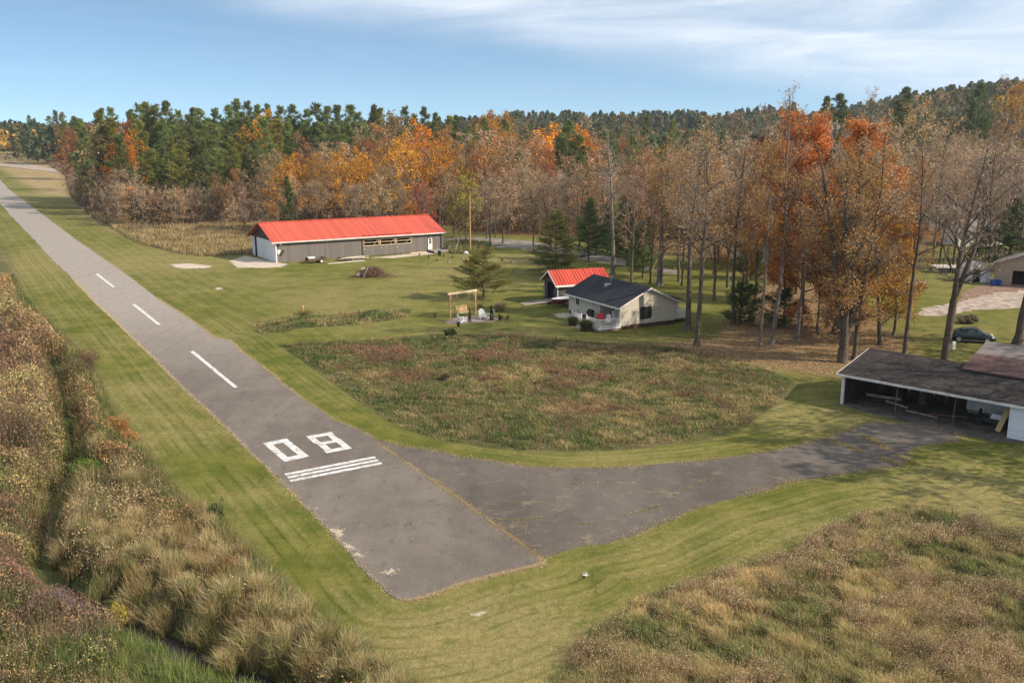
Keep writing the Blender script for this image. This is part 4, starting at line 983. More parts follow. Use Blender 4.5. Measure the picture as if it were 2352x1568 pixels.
a, b = G(2196, 783), G(2276, 791)
cx, cy = (a[0] + b[0]) / 2, (a[1] + b[1]) / 2
car('parked_car', (cx + .1, cy + .6, 0), R(-19), 'rounded dark teal hatchback parked on the grass at right', M['carpaint'])
p = G(1330, 588); car('parked_car', (p[0], p[1], 0), R(-60), 'silver car parked on the track behind the pines', M['silver'], round_=False)


# ------------------------------------------------------------------ yard things
def swing():
    A = Vector((*G(1034, 729.5), 0)); B = Vector((*G(1092, 720.5), 0)); ang = math.atan2(B.y - A.y, B.x - A.x); L_ = (B - A).length
    t = empty('timber_swing_stand', A, ang, 'tall timber swing frame of two posts and a beam', 'swing frame')
    for x in (0, L_): MB().box(x - .08, x + .08, -.08, .08, 0, 2.66).build('post', M['postwood'], t)
    MB().box(-.28, L_ + .2, -.1, .1, 2.66, 2.88).build('beam', M['palewood'], t)
    for x in (0, L_): MB().bar((x + (.08 if x == 0 else -.08), 0, 2.2), (x + (.45 if x == 0 else -.45), 0, 2.64), .08).build('brace', M['postwood'], t)
    s = empty('swing_bench', A + Vector((math.cos(ang) * L_ / 2, math.sin(ang) * L_ / 2, 0)), ang, 'wooden garden swing seat hanging from the timber frame', 'swing')
    hw = .82; m = MB()
    for k in range(5): m.box(-hw, hw, -.45 + .115 * k, -.45 + .115 * k + .1, .42, .45)
    m.build('seat', M['palewood'], s)
    m = MB()
    for k in range(5): z = .55 + .11 * k; m.bar((-hw, .16 + .03 * k, z), (hw, .16 + .03 * k, z), .03, .09)
    m.bar((-hw, .34, 1.14), (hw, .34, 1.14), .05, .1); m.build('backrest', M['newwood'], s)
    for sx in (-1, 1):
        MB().bar((sx * hw, -.45, .68), (sx * hw, .25, .68), .06, .04).bar((sx * hw, -.42, .42), (sx * hw, -.42, .68), .05).bar((sx * hw, .12, .40), (sx * hw, .35, 1.16), .05).build('armrest', M['postwood'], s)
        m = MB()
        m.tube((sx * .88, 0, 2.64), (sx * hw, -.4, .66), .018, .018, 5, False).tube((sx * .88, 0, 2.64), (sx * hw, .22, .8), .018, .018, 5, False).build('rope', M['greywood'], s)
    # dirt circle
    sheet('fire_pit_dirt', ragged(GP([(1020, 738), (1036, 732), (1070, 726), (1110, 724), (1140, 728), (1150, 733), (1135, 738), (1100, 741), (1060, 744), (1030, 743)]), .4, .25, 9), .006, M['soil'], 'patch of bare pinkish dirt in front of the garden swing')


swing()
wp = (M['whiteplastic'],) * 3
for (px, py, rz, lb) in [(1061, 741, -60, 'white plastic chair nearest the swing post'), (1108, 732, 195, 'white plastic chair upright at the centre of the dirt patch'), (1123, 733.5, 120, 'white plastic chair half hidden by a small dark cedar')]:
    adirondack('adirondack_chair', (*G(px, py), 0), R(rz), wp, lb, 'white chairs on the dirt patch', 1.05)


def trailer():
    p = G(728, 603); t = empty('utility_trailer', (*p, 0), R(33), 'rusty open utility trailer with white wheel by the barn wall', 'trailer')
    m = MB().box(-1.7, 1.5, -.75, .75, .42, .48)
    m.build('bed', M['rust'], t)
    MB().box(-1.7, 1.5, -.78, -.74, .48, .82).box(-1.7, 1.5, .74, .78, .48, .82).box(-1.74, -1.7, -.78, .78, .48, .95).box(1.5, 1.54, -.7, .7, .48, .8).build('side_board', M['rust'], t)
    MB().bar((-1.7, 0, .4), (-2.8, 0, .36), .09).bar((-1.7, .5, .4), (-2.6, 0, .37), .06).bar((-1.7, -.5, .4), (-2.6, 0, .37), .06).build('tow_bar', M['darkgrey'], t)
    for sy in (-1, 1):
        w_ = MB().tube((.45, sy * .84, .3), (.45, sy * 1.0, .3), .31, .31, 18).build('wheel', M['black'], t); MB().tube((.45, sy * 1.001, .3), (.45, sy * 1.02, .3), .2, .18, 14).build('rim', M['white'], w_)
        MB().prism([(.05, .5), (.12, .64), (.3, .70), (.6, .70), (.78, .64), (.85, .5)], 'y', min(sy * .80, sy * 1.04), max(sy * .80, sy * 1.04)).build('mudguard', M['darkgrey'], t)
    def at(x, y, z): c, s = math.cos(R(33)), math.sin(R(33)); return (p[0] + c * x - s * y, p[1] + s * x + c * y, z)
    o = MB().box(-.6, .5, -.4, .4, 0, .42).box(-.63, .53, -.43, .43, .42, .5).build('cooler_box', M['white']); o.location = at(-.95, 0, .5); o.rotation_euler = (0, 0, R(33)); tag(o, 'white box lying in the front of the rusty trailer', 'box')
    o = MB().tube((0, -.2, .28), (0, .2, .28), .28, .25, 14).box(-.4, .4, -.3, .3, 0, .12).build('hose_reel', simple('green_metal', (.10, .17, .12), .6, .2)); o.location = at(.05, .1, .49); o.rotation_euler = (0, 0, R(33)); tag(o, 'green reel in the middle of the rusty trailer', 'reel')
    o = MB().prism([(-.5, 0), (.5, 0), (0, .42)], 'y', -.4, .4).box(-.55, .55, -.42, .42, -.02, .0).build('tarp_bundle', M['brownwood']); o.location = at(1.0, 0, .5); o.rotation_euler = (0, 0, R(33)); tag(o, 'brown peaked bundle at the back of the rusty trailer', 'bundle')


trailer()


def lumber():
    rng = random.Random(4)
    p = G(815, 597); t = empty('lumber_pile', (*p, 0), R(33), 'loose pile of pale boards against the barn wall', 'lumber pile')
    for k in range(22):
        z = .06 + .045 * (k // 2); L_ = rng.uniform(2.2, 4.6); y = rng.uniform(-.8, 1.0); x = rng.uniform(-.8, .8); a = rng.uniform(-.12, .12)
        o = MB().bar((x - L_ / 2, y - a * L_ / 2, z), (x + L_ / 2, y + a * L_ / 2, z + rng.uniform(-.02, .1)), rng.choice((.14, .2, .26)), .04).build('board', rng.choice([M['palewood'], M['greywood'], M['greywood'], M['trim']]), t)
    p = G(795, 603); t = empty('ladder', (*p, .06), R(34), 'long pale ladder lying in the grass before the board pile', 'ladder')
    for y in (-.2, .2): MB().bar((-3.2, y, 0), (3.4, y, .04), .06).build('rail', M['trim'], t)
    m = MB(); 
    for k in range(14): x = -3 + k * .46; m.bar((x, -.2, 0.01), (x, .2, 0.01), .035)
    m.build('rung', M['trim'], t)
    for k, (px, py, lb) in enumerate([(783, 598, 'dark scrap heap left of the board pile'), (1000, 0, '')]):
        if not lb: continue
        p = G(px, py); t = MB(); rr = random.Random(5)
        for j in range(26):
            x, y, z = rr.uniform(-.9, .9), rr.uniform(-.5, .5), rr.uniform(.05, .4); t.bar((x, y, z), (x + rr.uniform(-.7, .7), y + rr.uniform(-.4, .4), max(.03, z + rr.uniform(-.4, .3))), rr.uniform(.05, .2), .04)
        o = t.build('scrap_heap', M['rust']); o.location = (*p, 0); tag(o, lb, 'scrap heap')


lumber()


def brush_pile():
    p = G(851, 636); rr = random.Random(9); t = empty('brush_pile', (*p, 0), 0, 'heap of cut branches and old boards on the lawn', 'brush pile')
    m = MB()
    for k in range(700):
        a = rr.uniform(0, 2 * math.pi); r = abs(rr.gauss(0, .42)); x0 = .3 + r * math.cos(a) * 3.3; y0 = r * math.sin(a) * 1.9
        hmax = 1.5 * max(0, 1 - (((x0 - .2) / 3.0) ** 2 + (y0 / 1.9) ** 2)) ** .8 + .05
        z0 = rr.uniform(0, hmax); d = rr.uniform(-.6, .6) + (0 if rr.random() < .6 else 1.0); L_ = rr.uniform(.5, 1.9)
        dx, dy, dz = math.cos(d) * L_, math.sin(d) * L_ * .7, rr.uniform(-.35, .35) * L_
        m.tube((x0 - dx / 2, y0 - dy / 2, max(.02, z0 - dz / 2)), (x0 + dx / 2, y0 + dy / 2, max(.02, z0 + dz / 2)), rr.uniform(.012, .035), .008, 4, False)
    m.build('branches', simple('cut_branches', (.15, .085, .06), .95, .5, 2), t)
    for k in range(9): x = rr.uniform(-1.9, .2); MB().bar((x, -.6 + rr.uniform(-.3, .5), rr.uniform(.1, .9)), (x + rr.uniform(-.9, 1.0), rr.uniform(-.8, .4), rr.uniform(.1, 1.0)), rr.uniform(.12, .5), .04).build('board', rr.choice([M['greywood'], M['rust'], M['rust']]), t)
    MB().bar((-.9, -1.1, 0), (-.15, -.7, 1.75), .12, .08).build('leaning_board', M['greywood'], t); MB().bar((-1.3, -.9, .85), (-.7, -.75, .95), .3, .04).build('white_board', M['white'], t)
    MB().prism([(-.3, 0), (.9, 0), (.3, 1.1)], 'y', -.25, .5).build('grey_panel', M['darkgrey'], t); t.children[-1].location = (.1, 0, .5)


brush_pile()


def pole():
    p = G(1080, 578.5); H_ = ztop(1080, 447, p[1])
    t = empty('utility_pole', (*p, 0), 0, 'tall bare wooden utility pole between the barn and the woods', 'utility pole')
    MB().tube((0, 0, 0), (.0, 0, H_), .17, .11, 10).build('pole', M['postwood'], t)
    MB().bar((-.03, -.2, H_ - .5), (-.03, .2, H_ - .5), .05).build('bracket', M['metal'], t)
    for k, (dx, dy) in enumerate(((-9, 4), (-6.5, 3), (-4.5, 2))): MB().tube((0, 0, H_ * (.62 - .05 * k)), (dx, dy + 6, 0), .02, .02, 4, False).build('guy_wire', M['trim'], t)
    MB().tube((-2.6, -1.5, 0), (-1.9, -.9, 2.9), .03, .03, 5).build('guard', M['trim'], t)
    def wire(a, b, sag, label):
        m = MB(); a, b = Vector(a), Vector(b); n = 14; pts = [a.lerp(b, k / n) - Vector((0, 0, sag * 4 * (k / n) * (1 - k / n))) for k in range(n + 1)]
        for q, r in zip(pts[:-1], pts[1:]): m.tube(q, r, .022, .022, 4, False)
        tag(m.build('power_line', M['darkgrey']), label, 'wire', 'wires strung from the bare utility pole')
    wire((p[0], p[1], H_ * .80), (p[0] + 34, p[1] + 22, H_ + 1.5), 1.0, 'upper wire rising from the pole into the bare trees'); wire((p[0], p[1], H_ * .74), (p[0] + 44, p[1] - 6, H_ * .42), .9, 'middle wire falling from the pole towards the cottage'); wire((p[0], p[1], H_ * .60), (p[0] + 40, p[1] + 10, H_ * .30), 1.0, 'lowest wire leaving the pole to the right')


pole()


def small_things():
    g = 'cut stumps dotted over the lawn by the barn'
    ST = [(1573.5, 957.5, .4, 0, 'stump nearest the pale ramp board'), (1608.5, 968, .5, 1, 'dark stump below the white barn door'), (1639, 979, .35, 1, 'small brown stump midway between ramp board and cone'), (1682, 987, .5, 0, 'pale split stump nearest the camera by the barn'), (1665, 963, .4, 1, 'dark stump right of the green bin'), (1697.5, 968, .4, 1, 'dark stump right of the timber landing'), (1735, 975, .45, 0, 'pale stump left of the orange cone'), (1764, 1000, .45, 1, 'dark stump below the orange cone'), (1921, 984.5, .45, 0, 'left of the two pale stumps right of the young pine'), (1954, 992, .45, 0, 'right of the two pale stumps right of the young pine'), (1924, 1021, .55, 0, 'pale stump low on the right of the young pine'), (1883, 978, .4, 1, 'dark stump at the right branch tips of the young pine')]
    for x, y, h_, dk, lb in ST:
        p = G(x / 1.6327, y / 1.6327); m = MB().tube((0, 0, 0), (0, 0, h_), .21, .16, 10).tube((0, 0, h_), (0.01, 0, h_ + .012), .14, .13, 10)
        o = m.build('stump', M['rust' if dk else 'stonewood']); o.location = (*p, 0); tag(o, lb, 'stump', g)
    p = G(1649 / 1.6327, 959 / 1.6327); t = empty('waste_bin', (*p, 0), 0, 'dark green round bin in front of the timber landing', 'bin')
    MB().tube((0, 0, 0), (0, 0, .95), .27, .33, 16).build('body', M['green'], t); MB().tube((0, 0, .95), (0, 0, 1.02), .35, .35, 16).build('rim', M['metal'], t)
    def cone(px, py, h_, lb, tall=False):
        p = G(px, py); t = empty('traffic_cone', (*p, 0), .4, lb, 'cone')
        MB().tube((0, 0, .04), (0, 0, h_), .10 if tall else .17, .035, 12).build('cone', M['orange'], t); MB().box(-.22, .22, -.22, .22, 0, .04).build('base', M['orange' if not tall else 'black'], t)
        MB().tube((0, 0, h_ * .72), (0, 0, h_ * .82), .072 if tall else .085, .062 if tall else .07, 12).build('band', M['white'], t)
    cone(1755 / 1.6327, 988 / 1.6327, .72, 'orange traffic cone beside the young pine'); cone(697, 721.5, 1.15, 'tall orange marker cone in the mown grass', True)
    p = G(1076, 582); rr = random.Random(2)
    import bmesh
    bm = bmesh.new(); bmesh.ops.create_icosphere(bm, subdivisions=3, radius=.45)
    for v in bm.verts: v.co *= 1 + .35 * (float(vnoise(v.co.x + 3, v.co.y + v.co.z, .35, 3)) - .5); v.co.z *= .7
    me = bpy.data.meshes.new('boulder'); bm.to_mesh(me); bm.free(); me.materials.append(M['white']); o = bpy.data.objects.new('boulder', me); col.objects.link(o); o.location = (p[0] - .4, p[1] - 1, .22); tag(o, 'white painted boulder at the foot of the utility pole', 'boulder')
    p = G(1101, 577); o = MB().tube((0, 0, 0), (0, 0, .9), .3, .3, 12).tube((0, 0, .9), (0, 0, .95), .33, .3, 12).build('burn_barrel', M['boatred']); o.location = (*p, 0); tag(o, 'rusty red barrel right of the utility pole', 'barrel')
    p = G(2170, 806); t = empty('meter_box', (*p, 0), R(10), 'white meter box on a post by the forked tree', 'meter box'); MB().box(-.5, -.1, -.5, -.3, .35, 1.1).build('cabinet', M['white'], t); MB().box(.45, .75, -.5, -.3, .25, 1.0).build('cabinet', M['white'], t); MB().box(-.35, -.28, -.45, -.35, 0, .35).box(.55, .62, -.45, -.35, 0, .25).bar((-.3, -.4, .5), (.6, -.4, .5), .05).build('post', M['greywood'], t)
    for k, (px, py, lb) in enumerate([(1408, 662, 'yellow guy wire sleeve behind the cottage ridge'), (1712, 670, 'pale leaning stake left of the slender yard trunks')]):
        p = G(px, py)
        if k == 0: p = G(1503, 640)
        o = MB().tube((-.9, 0, 0), (.5, 0, 3.3), .05, .05, 6).tube((.5, 0, 3.3), (.55, 0, 3.42), .03, .02, 6).build('wire_sleeve', M['yellow' if k == 0 else 'palewood']); o.location = (*p, 0)
        if k: o.rotation_euler = (0, 0, R(180))
        tag(o, lb, 'stake')
    # firewood heap seen through the trees, stone on the lawn
    p = G(2105, 655); m = MB(); rr = random.Random(3)
    for k in range(30): x, y = rr.uniform(-1.6, 1.6), rr.uniform(-.6, .6); m.tube((x, y, .1 + .25 * rr.random()), (x + rr.uniform(-.5, .5), y + .4, .15 + .3 * rr.random()), .09, .09, 7)
    o = m.build('firewood_heap', M['greywood']); o.location = (*p, 0); tag(o, 'loose firewood heap beyond the leaning bare trunk', 'firewood')
    p = G(2198, 661); o = MB().box(-.5, .5, -.3, .3, 0, .5).box(-.45, .45, -.25, .25, .5, .6).build('concrete_block', M['concrete'], None, .05); o.location = (*p, 0); tag(o, 'grey block on the grass right of the forked trunk', 'block')
    for px, py, lb in [(1347, 1324, 'bleached branch scrap lying on the mown grass')]:
        p = G(px, py); rr = random.Random(6); m = MB()
        for k in range(9): a = rr.uniform(0, 6.28); m.tube((0, 0, .04), (math.cos(a) * .2, math.sin(a) * .26, .03 + .16 * rr.random()), .022, .006, 5)
        o = m.build('branch_scrap', M['trim']); o.location = (*p, 0); tag(o, lb, 'branch')


small_things()

# ------------------------------------------------------------------ vegetation
def tubes_np(segs, nside):
    """segs: array (N,8) x0 y0 z0 x1 y1 z1 r0 r1 -> verts, quads"""
    S = np.asarray(segs, float); a = S[:, :3]; b = S[:, 3:6]; d = b - a; d /= np.maximum(np.linalg.norm(d, axis=1), 1e-6)[:, None]
    u = np.where(np.abs(d[:, 2:3]) < 0.9, np.array([[0, 0, 1.0]]), np.array([[1.0, 0, 0]])); x = np.cross(d, u); x /= np.linalg.norm(x, axis=1)[:, None]; y = np.cross(d, x)
    t = np.arange(nside) * 2 * np.pi / nside; c = np.cos(t)[None, :, None]; s = np.sin(t)[None, :, None]
    ring = x[:, None] * c + y[:, None] * s
    V = np.concatenate([a[:, None] + ring * S[:, 6, None, None], b[:, None] + ring * S[:, 7, None, None]], 1).reshape(-1, 3)
    n = len(S); base = (np.arange(n) * 2 * nside)[:, None]; k = np.arange(nside); k2 = (k + 1) % nside
    Q = np.stack([base + k, base + k2, base + nside + k2, base + nside + k], 2).reshape(-1, 4)
    return V, Q


def leaves_np(P, size, rng, col0, var, asp=1.0, aim=None, droop=0):
    """one bent leaf (two triangles as a quad) per point; aim = preferred axis (N,3)"""
    n = len(P); size = size * rng.uniform(.6, 1.4, n)
    d = rng.normal(size=(n, 3)); d /= np.linalg.norm(d, axis=1)[:, None]
    if aim is not None: d = aim + d * 0.55; d /= np.linalg.norm(d, axis=1)[:, None]
    u = rng.normal(size=(n, 3)); x = np.cross(d, u); x /= np.linalg.norm(x, axis=1)[:, None]
    s = size[:, None]
    a = P - d * s * .5; c = P + d * s * .5; b = P + x * s * .5 * asp; e = P - x * s * .5 * asp
    nn = np.cross(d, x) * s * .12; V = np.stack([a + nn, b, c + nn, e], 1).reshape(-1, 3)
    F = (np.arange(n) * 4)[:, None] + np.arange(4)
    C = np.asarray(col0)[rng.randint(0, len(col0), n)] * rng.uniform(1 - var, 1 + var, (n, 1)); C = np.repeat(C, 4, 0)
    return V, F, C


def skeleton(rng, H, r0, limbs, spread, up, crown0, depth=4, dens=1.0, fork=0, lean=(0, 0), bare_low=0):
    """returns segments per level and end points"""
    segs = {0: [], 1: [], 2: [], 3: [], 4: []}; tips = []
    def grow(p, d, L_, r, lev):
        n = 9 if lev == 0 else (5 if lev == 1 else (3 if lev == 2 else 2)); pts = [p]; dirs = [d]
        wig = (.05, .16, .22, .3, .35)[lev]; rr = [r]
        for k in range(n):
            d = d + np.array(rng.normal(size=3)) * wig + np.array([0, 0, up * (.06 if lev else .1)]); d /= np.linalg.norm(d)
            q = p + d * L_ / n; r1 = r * (1 - (k + 1) / n * (.75 if lev else .82)); segs[lev].append((*p, *q, rr[-1], r1)); p = q; pts.append(p); dirs.append(d); rr.append(r1)
        return pts, dirs, rr
    stems = []
    t0 = np.array([lean[0], lean[1], 1.0]); t0 /= np.linalg.norm(t0)
    if fork:
        hf = H * (.28 if fork == 1 else .06)
        segs[0].append((0, 0, 0, *(t0 * hf), r0, r0 * .9))
        for k in range(fork + 1):
            a = 2 * np.pi * (k + rng.rand() * .4) / (fork + 1); dd = t0 + np.array([np.cos(a), np.sin(a), 0]) * .22; dd /= np.linalg.norm(dd); stems.append((t0 * hf, dd, H * (1 - hf / H) * rng.uniform(.85, 1), r0 * .7))
    else: stems.append((np.zeros(3), t0, H, r0))
    if not fork:
        segs[0].append((0, 0, -.1, 0, 0, r0 * 2.2, r0 * 1.7, r0 * 1.02))
    for (p, d, L_, r) in stems:
        pts, dirs, rr = grow(p, d, L_, r, 0); npt = len(pts)
        nl = int(limbs * (1 if len(stems) == 1 else .7))
        for k in range(nl):
            f = crown0 + (1 - crown0) * (k + rng.rand()) / nl; f = min(f, .98)
            if len(stems) > 1: f = max(0.1, f - .18)
            i = f * (npt - 1); i0 = int(i); fr = i - i0; q = pts[i0] * (1 - fr) + pts[min(i0 + 1, npt - 1)] * fr; rb = rr[i0] * (1 - fr) + rr[min(i0 + 1, npt - 1)] * fr
            a = k * 2.4 + rng.rand(); el = rng.uniform(.25, .9) + .5 * f * up
            dd = np.array([np.cos(a), np.sin(a), el]); dd /= np.linalg.norm(dd)
            g = max(0, (f - crown0) / (1 - crown0)); Lb = spread * (1.05 - .72 * g ** 1.5) * (.55 + .45 * min(1, g * 4)) * rng.uniform(.7, 1.15)
            p1, d1, r1 = grow(q, dd, Lb, min(rb * .55, .05 + Lb * .012), 1)
            n2 = max(3, int(Lb * 1.5 * dens))
            for j in range(n2):
                jj = (0.2 + .8 * (j + rng.rand()) / n2) * (len(p1) - 1); j0 = min(int(jj), len(p1) - 2); q2 = p1[j0] + (p1[j0 + 1] - p1[j0]) * (jj - j0)
                dd = d1[j0] * .8 + rng.normal(size=3) * .65 + np.array([0, 0, up * .35]); dd /= np.linalg.norm(dd)
                L2 = Lb * rng.uniform(.28, .5) * (1.1 - .4 * jj / len(p1)); p2, d2, r2 = grow(q2, dd, L2, max(.012, r1[j0] * .5), 2)
                if depth < 3: tips.append(p2[-1]); continue
                n3 = max(2, int(4 * dens))
                for l in range(n3):
                    l0 = rng.randint(1, len(p2)); dd = d2[l0 - 1] * .7 + rng.normal(size=3) * .6 + np.array([0, 0, up * .3]); dd /= np.linalg.norm(dd)
                    L3 = L2 * rng.uniform(.35, .65); p3, d3, r3 = grow(p2[l0], dd, L3, max(.009, r2[l0 - 1] * .5), 3); tips.append(p3[-1]); tips.append(p3[1])
                    if depth > 3:
                        for m_ in range(3):
                            dd = d3[1] * .7 + rng.normal(size=3) * .6 + np.array([0, 0, up * .3]); dd /= np.linalg.norm(dd)
                            q = p3[rng.randint(1, len(p3))]; e = q + dd * L3 * rng.uniform(.35, .7); segs[4].append((*q, *e, max(.008, r3[-1]), .004)); tips.append(e)
    return segs, np.array(tips)


BARKC = np.array([[1.0, 1, 1]])


def tree_variant(seed, H, r0, limbs, spread, up, crown0, leaf=None, dens=1.0, depth=4, fork=0, twig=(.22, .17, .14), thick=1.0, lean=(0, 0)):
    """leaf = dict(n per tip, size, colours, jitter). Two meshes: trunk with limbs; crown = twigs and leaves"""
    rng = np.random.RandomState(seed)
    segs, tips = skeleton(rng, H, r0, limbs, spread, up, crown0, depth, dens, fork, lean)
    s01 = np.array(segs[0] + segs[1]); V, Q = tubes_np(s01, 7); tm = npmesh('trunk', V, [Q], None, smooth=True, link=False)
    s2 = np.array(segs[2] + segs[3] + segs[4]); s2[:, 6:8] *= thick
    V2, Q2 = tubes_np(s2, 3); tw = np.array(twig)
    C2 = np.repeat(tw * rng.uniform(.7, 1.35, (len(s2), 1)), 6, 0)
    Vs, Fs, Cs = [V2], [Q2], [C2]
    if leaf:
        k = leaf['n']; n = int(len(tips) * k); idx = rng.randint(0, len(tips), n)
        P = tips[idx] + rng.normal(size=(n, 3)) * leaf.get('jit', .35)
        if leaf.get('gap'):      # leave parts of the crown open
            g = vnoise(P[:, 0] + P[:, 2] * .6, P[:, 1] - P[:, 2] * .5, leaf['gap'], seed) ; P = P[g > leaf.get('gapt', .42)]
        if 'zmin' in leaf: P = P[P[:, 2] < H * leaf['zmin']]
        V3, F3, C3 = leaves_np(P, leaf['size'], rng, leaf['col'], leaf.get('var', .22), leaf.get('asp', .8))
        # lighter clusters and darker clusters of leaves
        cl = .72 + .56 * vnoise(V3[:, 0] * 1.1 + V3[:, 2], V3[:, 1] * 1.1 + V3[:, 2] * .7, 1.3, seed + 9); C3 = C3 * cl[:, None]
        Vs.append(V3); Fs.append(F3 + len(V2)); Cs.append(C3)
    cm = npmesh('crown', np.concatenate(Vs), Fs, None, np.concatenate(Cs), link=False)
    tm.materials.append(M['bark']); cm.materials.append(M['foliage'])
    return tm, cm, H


def pine_variant(seed, H, r0, crown0, width, fine=False, cols=None, flat=.25):
    rng = np.random.RandomState(seed); segs = []; tufts = []; aims = []
    n = 10; p = np.zeros(3)
    for k in range(n):
        q = np.array([rng.normal() * .04 * H / 20, rng.normal() * .04 * H / 20, H * (k + 1) / n]); segs.append((*p, *q, r0 * (1 - k / n) + .02, r0 * (1 - (k + 1) / n) + .02)); p = q
    step = .42 if fine else 1.15
    z = H * crown0; wob = rng.rand() * 10
    while z < H * .99:
        g = max(0.0, (z / H - crown0) / (1 - crown0))
        env = ((.75 + .25 * min(1, g * 5)) * (1 - g) ** .7 if fine else (.45 + .55 * min(1, g * 3.5)) * (1 - g) ** .66) + .015
        nb = rng.randint(5, 8) if fine else rng.randint(5, 7)
        for b in range(nb):
            a = rng.rand() * 6.28; irr = .30 + 1.35 * vnoise(a * 1.6 + wob, z * .35, 1.0, seed)
            L_ = width * env * irr * rng.uniform(.7, 1.1)
            el = flat + (.35 if fine else .75) * g + rng.normal() * .08
            d = np.array([np.cos(a), np.sin(a), el]); q0 = np.array([0, 0, z]); ns = max(2, int(L_ / (.35 if fine else .7)))
            pp = q0.copy()
            for s_ in range(ns):
                d2 = d + np.array([0, 0, (.18 if fine else .4) * (s_ / ns) ** 2]); d2 /= np.linalg.norm(d2); qq = pp + d2 * L_ / ns; segs.append((*pp, *qq, .045 * (1 - s_ / ns) + .012, .045 * (1 - (s_ + 1) / ns) + .01))
                if s_ > ns * .22 or L_ < 1.2:
                    side = np.array([-d[1], d[0], 0]); m_ = (2 if fine else 2)
                    w_ = L_ * .34 * (1 - (s_ / ns) * .55)
                    for sd_ in (-1, 1):
                        for m2 in range(m_):
                            e = qq + side * sd_ * w_ * (m2 + rng.rand()) / m_ + d2 * w_ * .5 * rng.rand() + np.array([0, 0, rng.normal() * .12]); segs.append((*(pp + (qq - pp) * rng.rand()), *e, .014, .008))
                            nt = 6 if fine else 4
                            for t_ in range(nt): tufts.append(e + rng.normal(size=3) * np.array([1, 1, .5]) * (.13 if fine else .24)); aims.append(d2 * .8 + side * sd_ * .6 + np.array([0, 0, .55]))
                    for t_ in range(3): tufts.append(qq + rng.normal(size=3) * np.array([1, 1, .5]) * (.12 if fine else .22)); aims.append(d2 + np.array([0, 0, .7]))
                pp = qq
        z += step * rng.uniform(.7, 1.25)
    P = np.array(tufts); A = np.array(aims); A /= np.linalg.norm(A, axis=1)[:, None]
    S = np.array(segs); tr = S[:n]; br = S[n:]
    V, Q = tubes_np(tr, 8); tm = npmesh('trunk', V, [Q], M['bark'], smooth=True, link=False)
    V2, Q2 = tubes_np(br, 3); C2 = np.repeat(np.array([[.10, .075, .055]]) * rng.uniform(.7, 1.3, (len(br), 1)), 6, 0)
    cols = cols or [(.100, .135, .050), (.080, .118, .046), (.130, .155, .056), (.165, .170, .066)]
    P2 = np.repeat(P, 2, 0) + rng.normal(size=(len(P) * 2, 3)) * (.06 if fine else .12)
    V3, F3, C3 = leaves_np(P2, (.24 if fine else .74), rng, cols, .35, .17, np.repeat(A, 2, 0))
    cl = .65 + .7 * vnoise(V3[:, 0] + V3[:, 2] * .8, V3[:, 1] - V3[:, 2] * .8, 1.2, seed + 3); C3 *= cl[:, None]
    cm = npmesh('crown', np.concatenate([V2, V3]), [Q2, F3 + len(V2)], M['foliage'], np.concatenate([C2, C3]), link=False)
    return tm, cm, H


TAN = [(.46, .35, .225), (.37, .265, .16), (.54, .43, .29), (.31, .22, .13)]
RUST = [(.38, .18, .075), (.30, .13, .055), (.44, .24, .11), (.26, .14, .07)]
ORANGE = [(.60, .215, .06), (.50, .165, .05), (.66, .29, .08), (.44, .15, .05)]
GOLD = [(.50, .27, .035), (.42, .22, .03), (.56, .34, .05), (.35, .19, .03)]
OLIVE = [(.40, .23, .085), (.48, .27, .09), (.30, .19, .07), (.54, .27, .08), (.44, .19, .065), (.36, .27, .09)]
YGREEN = [(.22, .22, .05), (.30, .27, .06), (.16, .18, .04)]

V = {}
V['pine'] = [pine_variant(10 + k, h, .30, c, w_) for k, (h, c, w_) in enumerate([(29, .22, 5.2), (27, .18, 5.8), (30, .28, 4.8), (25, .12, 5.4), (28, .25, 4.5), (29, .3, 5.6), (26, .2, 4.3)])]
V['tan'] = [tree_variant(30 + k, h, .24, 19, 6.8, .5, .22, dict(n=4.2, size=.33, col=TAN, jit=.35, gap=1.6, gapt=.28), .9, 3, twig=(.20, .15, .12)) for k, h in enumerate((20, 18, 21, 17))]
V['rust'] = [tree_variant(40 + k, h, .24, 19, 6.6, .5, .20, dict(n=5.0, size=.33, col=RUST, jit=.35, gap=1.7, gapt=.24), .9, 3, twig=(.17, .12, .09)) for k, h in enumerate((20, 18, 16))]
V['gold'] = [tree_variant(50 + k, h, .2, 18, 5.8, .55, .18, dict(n=6.0, size=.31, col=GOLD, jit=.35, gap=1.8, gapt=.18), .9, 3, twig=(.2, .14, .08)) for k, h in enumerate((18, 14))]
V['bare'] = [tree_variant(60 + k, h, .24, 19, 5.4, .9, .24, dict(n=.9, size=.2, col=TAN, jit=.2), 1.15, 4, twig=(.36, .29, .255), thick=1.7, fork=f) for k, (h, f) in enumerate(((21, 0), (19, 1), (22, 0), (17, 2)))]
V['pale'] = [tree_variant(70 + k, h, .2, 15, 3.8, 1.1, .32, dict(n=.2, size=.25, col=TAN, jit=.2), 1.0, 4, twig=(.40, .34, .30), thick=1.3, fork=f) for k, (h, f) in enumerate(((20, 0), (18, 2)))]
V['sapling'] = [tree_variant(80 + k, h, .06, 14, 1.5, 1.5, .12, dict(n=l, size=.2, col=c, jit=.15), 1.6, 4, twig=(.56, .47, .37), thick=2.3, fork=f) for k, (h, l, c, f) in enumerate(((8, .06, TAN, 2), (7, .10, OLIVE, 3), (9, .05, TAN, 3), (6.5, .35, GOLD, 2), (7.5, .15, OLIVE, 3)))]
